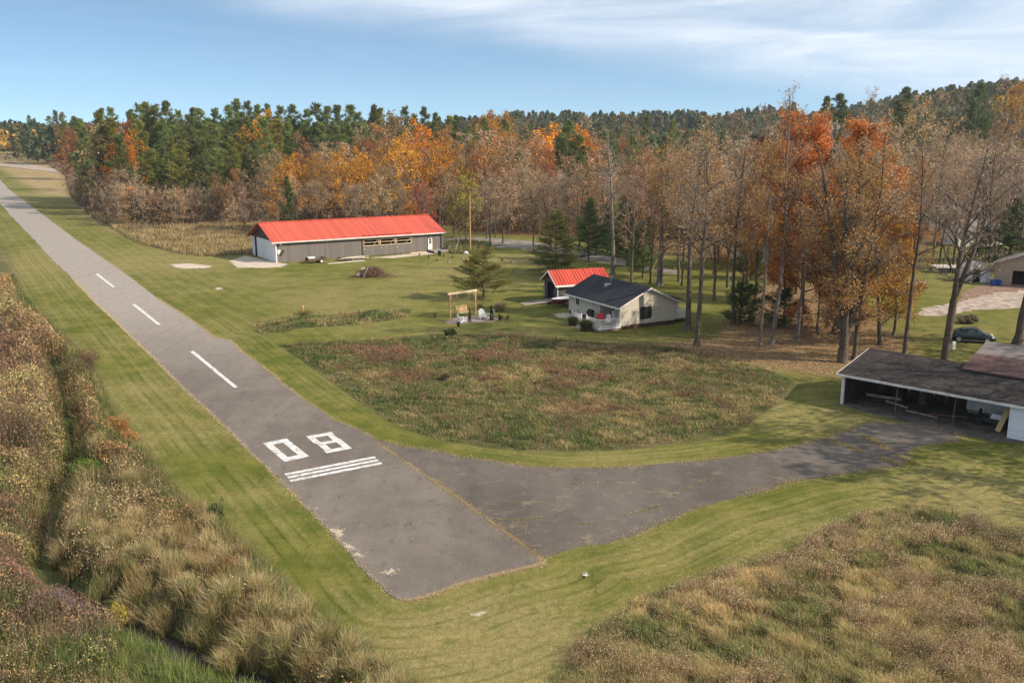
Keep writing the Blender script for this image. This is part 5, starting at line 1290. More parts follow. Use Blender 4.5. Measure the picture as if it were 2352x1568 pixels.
V['olive'] = [tree_variant(90 + k, h, .22, 18, 4.8, .9, .3, dict(n=2.6, size=.22, col=c, jit=.3, gap=1.6, gapt=.25), 1.1, 4, twig=(.24, .18, .14), thick=1.3) for k, (h, c) in enumerate(((20, OLIVE), (18, OLIVE + RUST), (21, TAN + OLIVE)))]


def place(kind, var, x, y, H, label, tint=(1, 1, 1), rz=None, wide=1.0, group=None, cat='tree', name=None, bark=None, barkc=(1, 1, 1), rnd=random):
    tm, cm, h0 = V[kind][var % len(V[kind])]; s = H / h0
    nm = name or {'pine': 'pine_tree', 'sapling': 'sapling', 'bare': 'bare_tree', 'pale': 'bare_tree'}.get(kind, 'broadleaf_tree')
    z = float(gz(x, y)[0])
    t = empty(nm, (x, y, z), rnd.uniform(0, 6.28) if rz is None else rz, label, cat, group); t.scale = (s * wide, s * wide, s)
    a = bpy.data.objects.new('trunk', tm); b = bpy.data.objects.new('crown', cm)
    for o in (a, b): col.objects.link(o); o.parent = t
    a.color = (*barkc, 1); b.color = (*tint, 1)
    return t


RND = random.Random(21)
LM = [(90, 'at the far left end of the grass strip'), (200, 'beyond the dry field at the far left'), (330, 'above the far bend of the mown strip'), (450, 'above the sapling thicket'), (590, 'left of the long barn'), (690, 'behind the left end of the barn roof'), (790, 'behind the left half of the barn roof'), (880, 'behind the middle of the barn roof'), (960, 'behind the right half of the barn roof'), (1040, 'behind the right end of the barn'), (1130, 'behind the utility pole'), (1230, 'right of the utility pole across the road'), (1330, 'above the young roadside pine'), (1430, 'behind the tall bare tree over the cottage ridge'), (1530, 'beyond the right half of the cottage roof'), (1640, 'beyond the right corner of the cottage'), (1760, 'behind the slender yard trunks'), (1880, 'behind the orange maples'), (2010, 'behind the big multi-stemmed trunk'), (2140, 'behind the leaning bare trunk'), (2260, 'behind the forked bare tree'), (9999, 'at the far right edge of the woods')]
KD = {'pine': ('dark green pine', 'olive green pine', 'pale green pine'), 'tan': ('dull tan oak', 'pinkish tan oak', 'brown leaved oak'), 'rust': ('rusty brown tree', 'reddish brown tree', 'dull orange tree'), 'gold': ('golden yellow tree', 'amber tree', 'orange yellow tree'), 'bare': ('grey leafless tree', 'brown leafless tree', 'pale leafless tree'), 'pale': ('white stemmed leafless tree', 'pale stemmed leafless tree', 'silvery leafless tree'), 'olive': ('olive gold tree', 'orange brown tree', 'dull olive tree'), 'sapling': ('bare grey sapling', 'thin brown sapling', 'pale leafy sapling')}
PEND = []


def plan(kind, var, px, D, H, tint=None, wide=1.0, label=None, **kw):
    x = (px - 1176) / FPX * (D * cp + (CAMH - 2) * spt)
    PEND.append(dict(kind=kind, var=var, px=px, x=x, y=D, H=H, tint=tint, wide=wide, label=label, kw=kw))


def tint_of(kind, c):
    j = lambda s=.12: 1 + RND.uniform(-s, s)
    b = {'pine': [(1.25, 1.2, 1.1), (1.85, 1.55, 1.1), (1.7, 1.7, 1.45)], 'tan': [(.85, .85, .82), (1.1, 1.0, .95), (.75, .68, .6)], 'rust': [(.8, .85, .9), (1.0, .8, .75), (1.35, 1.2, .9)], 'gold': [(1.15, 1.1, 1), (1.05, .9, .8), (1.15, .85, .7)],
         'bare': [(1.0, 1.0, 1.0), (.95, .84, .74), (1.3, 1.22, 1.15)], 'pale': [(1, 1, 1), (.85, .82, .78), (1.1, 1.1, 1.12)], 'sapling': [(.9, .9, .9), (.85, .75, .66), (1.1, 1.02, .85)], 'olive': [(1, 1, 1), (1.1, .85, .7), (.8, .75, .8)]}[kind][c]
    k = j(.1); return tuple(v * k * j(.05) for v in b)


def skyline(px):     # row of the treetops along the picture
    return float(np.interp(px, [0, 30, 60, 90, 150, 190, 215, 260, 340, 420, 500, 560, 640, 720, 800, 860, 930, 1000, 1050, 1120, 1200, 1300, 1400, 1560, 1700, 1850, 2000, 2200, 2352], [300, 282, 262, 270, 258, 288, 236, 250, 240, 236, 242, 230, 246, 240, 246, 238, 246, 250, 268, 285, 300, 280, 300, 300, 300, 290, 290, 300, 320]))


def build_forest():
    r = RND
    # pines: three ranks behind the barn
    for px in np.arange(205, 1075, 25):
        px += r.uniform(-10, 10); D = r.uniform(285, 320); t = skyline(px) + r.choice([0, 0, 6, 12, 18]); plan('pine', r.randint(0, 6), px, D, ztop(px, t, D) + .3, wide=r.uniform(.85, 1.15))
    for px in np.arange(215, 1120, 33):
        px += r.uniform(-12, 12); D = r.uniform(262, 280); t = skyline(px) + r.uniform(22, 48); plan('pine', r.randint(0, 6), px, D, ztop(px, t, D), wide=r.uniform(.95, 1.2))
    for px in np.arange(300, 700, 34):
        px += r.uniform(-12, 12); D = r.uniform(238, 255); t = skyline(px) + r.uniform(62, 105); plan('pine', r.randint(0, 6), px, D, ztop(px, t, D), wide=r.uniform(1.0, 1.3))
    # sparse pines at the far left
    for px, t in [(45, 268), (60, 278), (78, 246), (88, 280), (124, 262), (140, 250), (156, 254), (30, 286), (110, 274), (185, 268), (10, 290)]:
        D = G(px, np.interp(px, [0, 70, 87, 120, 155, 165, 190], [340, 342, 345, 371, 393, 420, 440]))[1] + r.uniform(40, 70); plan('pine', r.randint(0, 6), px, D, ztop(px, t, D) - float(far_z(0, D)), wide=1.1)
    for px in np.arange(-10, 90, 14): D = G(px, 350)[1] + r.uniform(0, 40); plan(r.choice(['tan', 'bare', 'rust']), r.randint(0, 3), px, D, r.uniform(9, 13), wide=1.3)
    # broadleaf band left
    for px in np.arange(85, 330, 19):
        for rank in (0, 1):
            px2 = px + r.uniform(-9, 9); D0 = G(px2, np.interp(px2, [70, 87, 120, 155, 165, 190, 240, 330], [340, 345, 371, 395, 438, 480, 508, 515]))[1]; D = D0 + (r.uniform(35, 65) if rank == 0 else r.uniform(3, 22))
            t = (292 if rank == 0 else 368) + r.uniform(-8, 22) + (10 if px2 > 200 else 0); k = r.choice(['rust', 'tan', 'bare', 'rust', 'bare']) if rank == 0 else r.choice(['bare', 'bare', 'pale', 'tan']); plan(k, r.randint(0, 3), px2, D, max(7, ztop(px2, t, D) - float(far_z(0, D))), wide=1.1)
    for px, D, t, k in [(115, 600, 290, 'gold'), (275, 250, 312, 'gold'), (286, 300, 282, 'rust'), (577, 268, 268, 'gold'), (275, 262, 330, 'gold')][:4]:
        plan(k, 0, px, D, ztop(px, t, D) - float(far_z(0, D)), tint=(1.15, .75, .6) if px < 300 else (1.6, 1.35, 1.1), wide=1.1 if px == 275 else .95, label={115: 'small orange tree among brown trees at the far left', 275: 'bright orange round crowned tree above the left thicket', 286: 'orange brown tree just behind the bright orange round crown', 577: 'bright yellow tree rising out of the pines left of centre'}[px])
    # broadleaf wall behind the barn
    for px in np.arange(520, 1250, 27):
        for rank in (0, 1, 2):
            px2 = px + r.uniform(-12, 12)
            if rank == 0 and px2 < 640: continue
            D = [r.uniform(240, 262), r.uniform(215, 232), r.uniform(188, 206)][rank]
            top = [np.interp(px2, [640, 700, 860, 900, 960, 1040, 1250], [345, 325, 315, 285, 290, 310, 320]), np.interp(px2, [520, 640, 760, 900, 1250], [385, 350, 345, 350, 345]), np.interp(px2, [520, 640, 760, 900, 1250], [440, 420, 405, 400, 400])][rank] + r.uniform(-12, 26)
            k = r.choice([['tan', 'tan', 'rust', 'bare', 'tan'], ['tan', 'rust', 'bare', 'tan', 'olive', 'gold'], ['bare', 'tan', 'bare', 'bare']][rank]); plan(k, r.randint(0, 3), px2, D, ztop(px2, top, D), wide=r.uniform(.9, 1.15))
    for px, D, t, lb, tn in [(752, 205, 350, 'amber yellow tree over the left half of the barn roof', (.9, .8, .8)), (868, 206, 352, 'amber yellow tree over the middle of the barn roof', (.85, .75, .8)), (884, 214, 320, 'lemon topped yellow tree rising over the barn middle', (1.1, 1.05, 1)), (1008, 236, 290, 'vivid orange crown above the right end of the barn', (1.05, .65, .6)), (1070, 186, 418, 'yellow green tree just left of the utility pole', (.55, .85, 1.1)), (638, 200, 372, 'thin yellow tree left of the barn gable', (.8, .7, .9)), (1235, 262, 300, 'brilliant orange wide crown in mid forest', (1.25, .95, .6)), (1180, 300, 322, 'amber crown in the forest right of the pole', (.7, .6, .6)), (1135, 232, 345, 'golden brown crown beyond the pole', (.7, .65, .7)), (1320, 240, 330, 'orange brown crown above the young roadside pine', (.85, .6, .6)), (1370, 262, 300, 'small orange tree top in mid forest', (1, .7, .6)), (948, 186, 470, 'low gold bush tree above the barn ridge', (.9, .85, .9))]:
        plan('gold', r.randint(0, 1), px, D, ztop(px, t, D), tint=tuple(v * 1.4 for v in tn), wide=1.7 if px == 1235 else 1.1, label=lb)
    plan('rust', 1, 975, 184, ztop(975, 425, 184), tint=(1.1, .6, .75), label='deep red bushy tree over the right end of the barn ridge')
    plan('pine', 3, 664, 190, ztop(664, 405, 190), tint=(.8, .95, .9), label='dark narrow conifer among tan oaks left of the barn', wide=.8)
    # mid forest between pole and orange maples
    for px in np.arange(1085, 1720, 36):
        for rank in (0, 1, 2):
            px2 = px + r.uniform(-16, 16); D = [r.uniform(330, 400), r.uniform(255, 310), r.uniform(200, 240)][rank]
            top = [275, 318, 355][rank] + r.uniform(-8, 30)
            k = r.choice([['pine', 'pine', 'tan'], ['pine', 'tan', 'bare', 'rust'], ['bare', 'tan', 'rust', 'bare']][rank]); plan(k, r.randint(0, 3), px2, D, max(10, ztop(px2, top, D) - float(far_z((px2 - 1176) / FPX * D, D))), wide=r.uniform(.9, 1.2))
    for px, D, t in [(1305, 235, 278), (1290, 240, 300), (1330, 235, 305), (1395, 250, 300), (1190, 230, 350), (1450, 260, 310)]: plan('pine', r.randint(0, 6), px, D, ztop(px, t, D), wide=1.15)
    # front rank of pale bare trees, right half
    for px, D, t, k in [(1330, 165, 400, 'tan'), (1265, 172, 380, 'bare'), (1225, 176, 395, 'tan'), (1155, 180, 400, 'tan'), (1125, 178, 420, 'tan'), (1300, 168, 380, 'bare'), (1370, 160, 385, 'bare'), (1450, 160, 370, 'bare'), (1490, 150, 350, 'bare'), (1350, 172, 420, 'rust'), (1560, 150, 345, 'bare'), (1610, 160, 330, 'bare'), (1650, 150, 350, 'bare'), (1700, 165, 335, 'tan')]: plan(k, r.randint(0, 3), px, D, ztop(px, t, D), wide=.95)
    for px in np.arange(1720, 2420, 43):
        for rank in (0, 1, 2):
            px2 = px + r.uniform(-16, 16); D = [r.uniform(230, 270), r.uniform(175, 210), r.uniform(138, 160)][rank]; top = [300, 318, 345][rank] + r.uniform(-14, 30)
            k = r.choice([['bare', 'bare', 'pale'], ['bare', 'tan', 'bare'], ['bare', 'bare', 'bare']][rank]); gzv = float(far_z((px2 - 1176) / FPX * D, D)); plan(k, r.randint(0, 3), px2, D, max(9, ztop(px2, top, D) - gzv), wide=r.uniform(.85, 1.1))
    for px in np.arange(1450, 2110, 38):
        px2 = px + r.uniform(-14, 14); D = r.uniform(116, 150); k = r.choice(['olive', 'bare', 'rust', 'bare', 'olive'] if px2 > 1740 else ['bare', 'tan', 'bare', 'olive', 'bare']); plan(k, r.randint(0, 2), px2, D, ztop(px2, 335 + r.uniform(-20, 60), D), wide=r.uniform(.9, 1.15))
    for px in np.arange(2090, 2400, 60): D = r.uniform(120, 150); plan('bare', r.randint(0, 3), px + r.uniform(-10, 10), D + 20, ztop(px, 330 + r.uniform(-20, 40), D + 20))
    plan('pale', 1, 1895, 250, ztop(1895, 232, 250) - float(far_z(85, 250)), tint=(1.6, 1.6, 1.6), wide=.8, label='white forked birch standing clear on the right skyline')
    plan('pale', 0, 1872, 252, ztop(1872, 240, 252) - float(far_z(83, 252)), tint=(1.5, 1.5, 1.5), wide=.7, label='thin white birch just left of the forked skyline birch')
    # sapling thicket left of the barn
    for px in np.arange(165, 640, 7.4):
        for rank in (0, 1):
            px2 = px + r.uniform(-5, 5)
            base = np.interp(px2, [165, 240, 300, 400, 520, 620], [455, 500, 520, 520, 515, 505]) - (rank * r.uniform(12, 45)); D = G(px2, base)[1]; H = r.uniform(7.0, 11.5)
            if px2 < 230: H *= .8
            plan('sapling', r.choice([0, 0, 1, 2, 2, 4]), px2, D, H, wide=r.uniform(.9, 1.4))
    for px, b, H, tn, lb in [(430, 517, 4.4, (.9, 1.1, .7), 'round olive willow bush in front of the sapling thicket'), (372, 512, 7.5, (1.5, 1.3, .6), 'sapling with bright yellow leaves in the thicket'), (400, 505, 8, (1.5, 1.3, .6), 'taller yellow leaved sapling in the thicket')]:
        plan('sapling', 3 if H > 5 else 1, px, G(px, b)[1], H, tint=tn, wide=1.8 if H < 5 else 1.0, label=lb)
    # labels
    groups = {}
    for e in PEND:
        lm = next(i for i, (q, _) in enumerate(LM) if e['px'] < q); e['lm'] = lm; c = r.randint(0, 2); e['c'] = c
        if e['tint'] is None: e['tint'] = tint_of(e['kind'], c)
        if e['label'] is None: groups.setdefault((e['kind'], c, lm), []).append(e)
    ordn = ['first', 'second', 'third', 'fourth', 'fifth', 'sixth', 'seventh', 'eighth', 'ninth', 'tenth', 'eleventh', 'twelfth']
    for (kd, c, lm), es in groups.items():
        es.sort(key=lambda e: e['px']); base = KD[kd][c]
        for i, e in enumerate(es):
            if len(es) == 1: e['label'] = 'the only %s %s' % (base, LM[lm][1])
            elif len(es) == 2: e['label'] = '%s of two %ss %s' % (['left', 'right'][i], base, LM[lm][1])
            else: e['label'] = '%s %s from the left, %s' % (ordn[min(i, 11)], base, LM[lm][1])
    GR = {'olive': 'olive and amber trees beyond the yard', 'pine': 'pines of the forest', 'tan': 'tan oaks of the forest', 'rust': 'rusty trees of the forest', 'gold': 'yellow and orange trees of the forest', 'bare': 'leafless trees of the forest', 'pale': 'pale leafless trees of the forest', 'sapling': 'saplings of the thicket left of the barn'}
    for e in PEND:
        place(e['kind'], e['var'], e['x'], e['y'], e['H'], e['label'], e['tint'], wide=e['wide'], group=GR[e['kind']], rnd=r, barkc=(2.0, 1.9, 1.8) if e['kind'] in ('pale', 'sapling') else (1, 1, 1), cat='sapling' if e['kind'] == 'sapling' else 'tree')


build_forest()


# ------------------------------------------------------------------ trees of the yard, each with its own form
def yard_tree(name, seed, px, py, top, r0, label, limbs=16, spread=5, up=.9, crown0=.35, leaf=None, twig=(.29, .235, .195), fork=0, lean=(0, 0), tint=(1, 1, 1), bark='bark', thick=1.35, dens=1.4, barkc=(1, 1, 1), D=None):
    x, y = G(px, py)
    H = ztop(px, top, y)
    tm, cm, _ = tree_variant(seed, H, r0, limbs, spread, up, crown0, leaf, dens, 4, fork, twig, thick, lean)
    tm.materials[0] = M[bark]
    t = empty(name, (x, y, 0), 0, label, 'tree')
    for n_, me in (('trunk', tm), ('crown', cm)):
        o = bpy.data.objects.new(n_, me); col.objects.link(o); o.parent = t; o.color = (*(barkc if n_ == 'trunk' else tint), 1)
    return t


LF = lambda n, c, s=.15, gap=1.5, gapt=.22: dict(n=n, size=s, col=c, jit=.28, gap=gap, gapt=gapt)
yard_tree('broadleaf_tree', 201, 1600, 793, 318, .27, 'thick grey trunk in front of the cottage right corner with thin olive leaves', 17, 5.5, .8, .38, LF(1.0, OLIVE + TAN))
yard_tree('broadleaf_tree', 202, 1580, 757, 330, .32, 'dark thick trunk close against the cottage right corner', 17, 5.5, .8, .36, LF(1.2, OLIVE + TAN))
yard_tree('broadleaf_tree', 203, 1683, 745, 350, .24, 'dark straight trunk standing alone right of the cottage', 16, 4.6, .9, .36, LF(1.2, OLIVE + TAN))
yard_tree('broadleaf_tree', 204, 1745, 795, 335, .17, 'slender pale trunk nearer of the two close together', 14, 3.8, 1.0, .40, LF(2.16, OLIVE), bark='birch', lean=(.04, 0), barkc=(.62, .6, .58))
yard_tree('bare_tree', 205, 1772, 790, 213, .24, 'tall leaning trunk whose bare top breaks the skyline', 17, 4.4, 1.3, .42, LF(0.43, OLIVE), bark='birch', lean=(.09, 0), barkc=(.62, .6, .58))
yard_tree('broadleaf_tree', 206, 1829, 783, 400, .2, 'light trunk below the orange maples', 14, 4.0, .9, .35, LF(1.2, OLIVE + TAN), bark='birch', lean=(.05, 0), barkc=(.62, .6, .58))
yard_tree('broadleaf_tree', 207, 1934, 832, 285, .5, 'huge dark multi-stemmed tree left of the open carport', 20, 5.6, 1.1, .2, LF(2.70, OLIVE), fork=3, dens=1.2)
yard_tree('bare_tree', 208, 1962, 826, 300, .24, 'straight dark trunk just right of the huge multi-stemmed tree', 16, 4.2, 1.1, .3, LF(1.80, TAN))
yard_tree('bare_tree', 209, 2077, 818, 325, .22, 'leaning bare trunk behind the carport roof', 17, 4.6, 1.1, .38, LF(0.2, TAN), lean=(.05, 0), dens=1.2)
yard_tree('bare_tree', 210, 2168, 834, 290, .36, 'forked bare tree behind the carport roof', 20, 6.5, 1.0, .22, LF(0.15, TAN), fork=1, lean=(.05, 0), dens=1.25)
yard_tree('bare_tree', 211, 2338, 791, 260, .4, 'thick bare trunk at the right edge beside the garage', 17, 7.0, .8, .35, LF(0.36, TAN), dens=1.2, lean=(.02, 0))
yard_tree('bare_tree', 212, 1407, 632, 300, .36, 'tall pale bare tree directly behind the cottage ridge', 18, 4.4, 1.2, .38, None, bark='birch', barkc=(.7, .66, .62), twig=(.34, .29, .25), fork=0)
yard_tree('bare_tree', 213, 1493, 651, 400, .16, 'thin trunk behind the right half of the cottage roof', 13, 3.5, .8, .3, LF(1.08, OLIVE))
yard_tree('bare_tree', 214, 1511, 657, 345, .22, 'left stem of the pair behind the cottage gable', 15, 4.2, 1.0, .4, LF(1.08, OLIVE), bark='birch', barkc=(.6, .58, .56))
yard_tree('bare_tree', 215, 1519, 656, 352, .2, 'right stem of the pair behind the cottage gable', 15, 4.2, 1.0, .4, LF(1.08, OLIVE), bark='birch', barkc=(.6, .58, .56))
yard_tree('bare_tree', 216, 1559, 646, 360, .22, 'dark trunk behind the cottage rear wing', 16, 5.0, .8, .34, LF(1.44, OLIVE))
yard_tree('bare_tree', 217, 1735, 700, 360, .2, 'dark trunk behind the slender pair', 14, 4.5, .8, .34, LF(1.2, OLIVE + TAN))
yard_tree('maple_tree', 221, 1838, 745, 296, .26, 'tall vivid orange maple right of the slender trunks', 24, 7.2, .7, .14, LF(10, ORANGE, .2, 2.0, .18), tint=(1, 1, 1), dens=1.15)
yard_tree('maple_tree', 222, 1915, 765, 306, .24, 'second orange maple, duller and taller, behind the multi-stemmed tree', 24, 6.4, .7, .15, LF(8, ORANGE, .2, 2.0, .22), tint=(.92, .95, .95))
yard_tree('maple_tree', 231, 1800, 742, 470, .14, 'low amber maple between slender trunks and vivid orange maple', 15, 3.8, .7, .14, LF(5.5, ORANGE + GOLD, .16, 1.5, .2), tint=(1.0, 1.0, 1.0))
yard_tree('maple_tree', 232, 1900, 752, 470, .15, 'orange brown understorey maple left of the huge multi-stemmed tree', 16, 4.0, .7, .12, LF(5.5, ORANGE, .16, 1.5, .2), tint=(1.0, 1.0, 1.0))
yard_tree('broadleaf_tree', 233, 1960, 742, 430, .17, 'golden brown understorey tree behind the huge multi-stemmed tree', 16, 4.2, .7, .14, LF(5.0, GOLD, .16, 1.5, .22), tint=(.9, .8, .9))
yard_tree('broadleaf_tree', 234, 1700, 690, 440, .15, 'thin gold leaved tree behind the lone dark trunk', 15, 4.0, .8, .2, LF(4.0, GOLD, .15, 1.5, .25), tint=(.85, .75, .9))
yard_tree('maple_tree', 223, 1875, 770, 520, .14, 'low orange brown maple beneath the tall orange maple', 14, 3.6, .7, .12, LF(6.12, ORANGE, .18, 1.6, .3), tint=(.72, .8, .8))
yard_tree('broadleaf_tree', 224, 2020, 792, 395, .2, 'golden leaved tree between multi-stemmed and leaning trunks', 20, 4.8, .7, .08, LF(7.5, GOLD, .16, 1.6, .3), tint=(.9, .82, 1.0))
yard_tree('broadleaf_tree', 225, 2052, 770, 470, .14, 'low olive gold tree behind the carport left end', 15, 3.4, .7, .06, LF(5.76, OLIVE, .16, 1.5, .3), tint=(1.1, 1, 1))
yard_tree('broadleaf_tree', 226, 1640, 690, 395, .2, 'thin amber leaved tree between cottage and lone trunk', 16, 4.4, .8, .22, LF(4.68, GOLD, .16, 1.7, .35), tint=(.8, .7, .9))
yard_tree('broadleaf_tree', 227, 1790, 700, 430, .16, 'low amber tree behind the slender trunks', 15, 4.0, .8, .15, LF(5.76, GOLD, .18, 1.7, .3), tint=(.9, .68, .8))
yard_tree('broadleaf_tree', 228, 1975, 700, 350, .22, 'brown gold tall tree behind the huge multi-stemmed tree', 18, 5.0, .9, .2, LF(4.32, OLIVE, .2, 1.7, .3), tint=(1.05, .85, .8))

FP = {}


def yard_pine(name, seed, px, py, top, width, label, tint=(1, 1, 1), crown0=.16, D=None, flat=.25, r0=.14):
    x, y = G(px, py); H = ztop(px, top, y)
    tm, cm, _ = pine_variant(seed, H, r0, crown0, width, True, None, flat)
    t = empty(name, (x, y, 0), seed, label, 'tree')
    for n_, me in (('trunk', tm), ('crown', cm)):
        o = bpy.data.objects.new(n_, me); col.objects.link(o); o.parent = t; o.color = (*(tint if n_ == 'crown' else (1, 1, 1)), 1)
    return t


yard_pine('young_pine', 301, 1111, 688, 572, 4.9, 'young spreading pine on the lawn behind the garden swing', (1.7, 1.4, .95), .16, flat=.10)
yard_pine('young_pine', 302, 1276, 628, 486, 5.4, 'taller young pine behind the small red-roofed shed', (1.4, 1.25, .95), .10, flat=.02)
yard_pine('young_pine', 303, 1352, 600, 455, 3.8, 'dark conifer left of the tall pale bare tree', (1.0, 1.15, 1.0), .1)
yard_pine('young_pine', 304, 1440, 612, 440, 4.4, 'wide green pine right of the tall pale bare tree', (1.15, 1.4, 1.1), .1)
yard_pine('young_pine', 305, 1476, 640, 505, 3.6, 'lower green pine just behind the cottage roof', (1.3, 1.5, 1.1), .1)
yard_pine('young_pine', 306, 1395, 585, 470, 3.6, 'darker pine behind the tall pale bare tree', (.9, 1.05, .9), .1)
yard_pine('spruce_tree', 307, 2318, 622, 455, 4.6, 'dense dark spruce above the beige garage', (.62, .8, .8), .05, flat=.0)
yard_pine('spruce_tree', 308, 2262, 600, 520, 3.2, 'smaller dark spruce left of the dense spruce', (.7, .85, .8), .05, flat=.0)
yard_pine('young_pine', 309, 1700, 742, 648, 2.8, 'dark low pine beneath the slender yard trunks', (.75, .95, .8), .05)
yard_pine('young_pine', 310, 1800, 752, 665, 2.8, 'low dark evergreen under the orange maple', (.65, .72, .6), .05)
yard_pine('young_pine', 311, 1722, 640, 560, 2.6, 'small dark evergreen between the far house and slender trunks', (.6, .8, .75), .05)


# shading trees standing just outside the right edge of the view
for k, (x, y, h_) in enumerate([(56, 66, 22), (62, 52, 23), (52, 38, 20), (66, 80, 24), (48, 28, 18), (46, 54, 19), (53, 58, 21), (46, 46, 17)]):
    place('tan' if k % 2 else 'bare', k, x, y, h_, ['tree just beyond the right edge beside the carport', 'tree beyond the right edge behind the white panel', 'tree beyond the right edge by the tall grass', 'tall tree beyond the right edge near the car', 'low tree beyond the lower right corner', 'tree just outside the frame before the brown roofed barn', 'tree just outside the frame right of the white panel', 'low tree just outside the frame beside the mown turn'][k], (1, 1, 1), wide=1.2, rnd=RND)


# ------------------------------------------------------------------ far wood on the ridge: one mass
def crown_blob(rng, conifer):
    """low detail tree crown of ragged leaf faces, unit height"""
    n = 90
    if conifer:
        z = rng.rand(n) ** .8; a = rng.rand(n) * 6.28; r = (1 - z) * .30 * np.sqrt(rng.rand(n)) + .02; z = z * .85 + .15
    else:
        v = rng.normal(size=(n, 3)); v /= np.linalg.norm(v, axis=1)[:, None]; v *= rng.rand(n)[:, None] ** .33; z = .6 + v[:, 2] * .38; a = np.arctan2(v[:, 1], v[:, 0]); r = np.hypot(v[:, 0], v[:, 1]) * .36
    P = np.stack([r * np.cos(a), r * np.sin(a), z], 1)
    return P


def build_far_wood():
    rng = np.random.RandomState(5); n = 2600
    k = rng.uniform(-.62, .78, n); D = 380 + 620 * rng.rand(n) ** .7
    x = k * D; y = D; z = far_z(x, y)
    keep = ~((k < -.42) & (y < 520)); keep &= ~((k < -.14) & (k > -.50) & (y < 400)); x, y, z, k = x[keep], y[keep], z[keep], k[keep]
    # nearer rows fill the ridge at the right
    n2 = 900; k2 = rng.uniform(.22, .80, n2); D2 = rng.uniform(275, 460, n2); x = np.concatenate([x, k2 * D2]); y = np.concatenate([y, D2]); z = np.concatenate([z, far_z(k2 * D2, D2)]); k = np.concatenate([k, k2])
    Vs, Fs, Cs = [], [], []; off = 0
    blobs = [crown_blob(rng, True) for _ in range(6)], [crown_blob(rng, False) for _ in range(6)]
    pal = np.array([(.085, .115, .060), (.10, .125, .062), (.11, .11, .055), (.13, .115, .06), (.30, .20, .11), (.27, .21, .17), (.55, .33, .07), (.36, .20, .08)])
    for i in range(len(x)):
        u = rng.rand(); dec = u > (.80 if k[i] > .2 else .88); P = blobs[int(dec)][rng.randint(6)]
        h = rng.uniform(12, 18) if dec else rng.uniform(13, 21); w_ = h * rng.uniform(.9, 1.5)
        if k[i] > .3: h *= .62; w_ *= .9
        Q = P * np.array([w_, w_, h]) + np.array([x[i], y[i], z[i]])
        c = pal[rng.randint(4, 8)] if dec else pal[rng.randint(0, 4)]
        V3, F3, C3 = leaves_np(Q, h * .17, rng, [c], .35, .6, None if dec else np.tile([[0, 0, .5]], (len(Q), 1)))
        Vs.append(V3); Fs.append(F3 + off); Cs.append(C3); off += len(V3)
    o = npmesh('distant_wood', np.concatenate(Vs), [np.concatenate(Fs)], M['foliage'], np.concatenate(Cs)); o.color = (1, 1, 1, 1)
    tag(o, 'far wooded ridge of dark evergreens with scattered autumn crowns', 'forest', kind='stuff')


build_far_wood()
for px, D, t, k, tn, lb in [(2270, 330, 196, 'gold', (.9, .8, .9), 'golden tree top on the right skyline'), (2228, 325, 193, 'pine', (1, 1.1, 1), 'broad dark pine top on the right skyline'), (2300, 335, 186, 'bare', (.7, .7, .7), 'dark bare tree top on the right skyline'), (2340, 335, 188, 'pale', (1, 1, 1), 'pale bare tree top at the right end of the skyline'), (2060, 320, 203, 'pine', (1, 1, .9), 'single pine top left of the golden skyline tree'), (1912, 300, 218, 'pine', (.85, .9, .8), 'dark pine behind the white skyline birches'), (1885, 305, 224, 'pine', (.9, .95, .8), 'left dark pine behind the white skyline birches'), (1998, 318, 215, 'bare', (1, 1, 1), 'bare crown on the skyline right of the birches'), (1755, 345, 250, 'bare', (.7, .7, .7), 'small dark bare crown on the skyline right of centre'), (2080, 300, 232, 'tan', (1.15, 1.0, .7), 'wide tan crown on the right hillside'), (1122, 420, 262, 'gold', (1, .9, .8), 'yellow crown on the skyline right of the tall pines'), (1148, 425, 263, 'gold', (1.1, 1, .9), 'rightmost yellow crown on the skyline beyond the pines'), (1090, 415, 266, 'gold', (1, .8, .8), 'orange yellow crown on the skyline touching the tall pines')]:
    x = (px - 1176) / FPX * (D * cp + 18 * spt); H = ztop(px, t, D) - float(far_z(x, D)); place(k, 0, x, D, max(H, 6), lb, tn, rnd=RND, group='skyline trees')


# ------------------------------------------------------------------ grass, reeds and brush
def blades(P, h, wd, lean, rng, C, bend=.35, wind=None, root=None):
    """P (N,3) roots, h heights, C colours (N,3); each blade: quad + tip triangle"""
    n = len(P); a = rng.rand(n) * 6.28; dr = np.stack([np.cos(a), np.sin(a)], 1); fa = rng.rand(n) * 6.28; wv = np.stack([np.cos(fa), np.sin(fa), np.zeros(n)], 1) * (wd / 2)[:, None]
    L_ = (rng.rand(n) * lean)[:, None] * h[:, None] * dr
    if wind is not None: L_ = L_ + np.asarray(wind)[None, :2] * h[:, None] * rng.rand(n)[:, None]
    mid = P + np.concatenate([L_ * (.5 - bend * .4), (h * .58)[:, None]], 1); tip = P + np.concatenate([L_, (h * (1 - .25 * np.hypot(L_[:, 0], L_[:, 1]) / np.maximum(h, .01)))[:, None]], 1)
    Vv = np.stack([P - wv, P + wv, mid + wv * .8, mid - wv * .8, tip], 1).reshape(-1, 3)
    b = (np.arange(n) * 5)[:, None]; Q = b + np.array([0, 1, 2, 3]); T = b + np.array([3, 2, 4])
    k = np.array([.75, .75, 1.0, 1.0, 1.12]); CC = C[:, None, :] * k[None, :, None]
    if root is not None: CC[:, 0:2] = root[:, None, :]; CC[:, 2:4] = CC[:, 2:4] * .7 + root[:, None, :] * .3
    CC = CC.reshape(-1, 3)
    return Vv, Q, T, CC


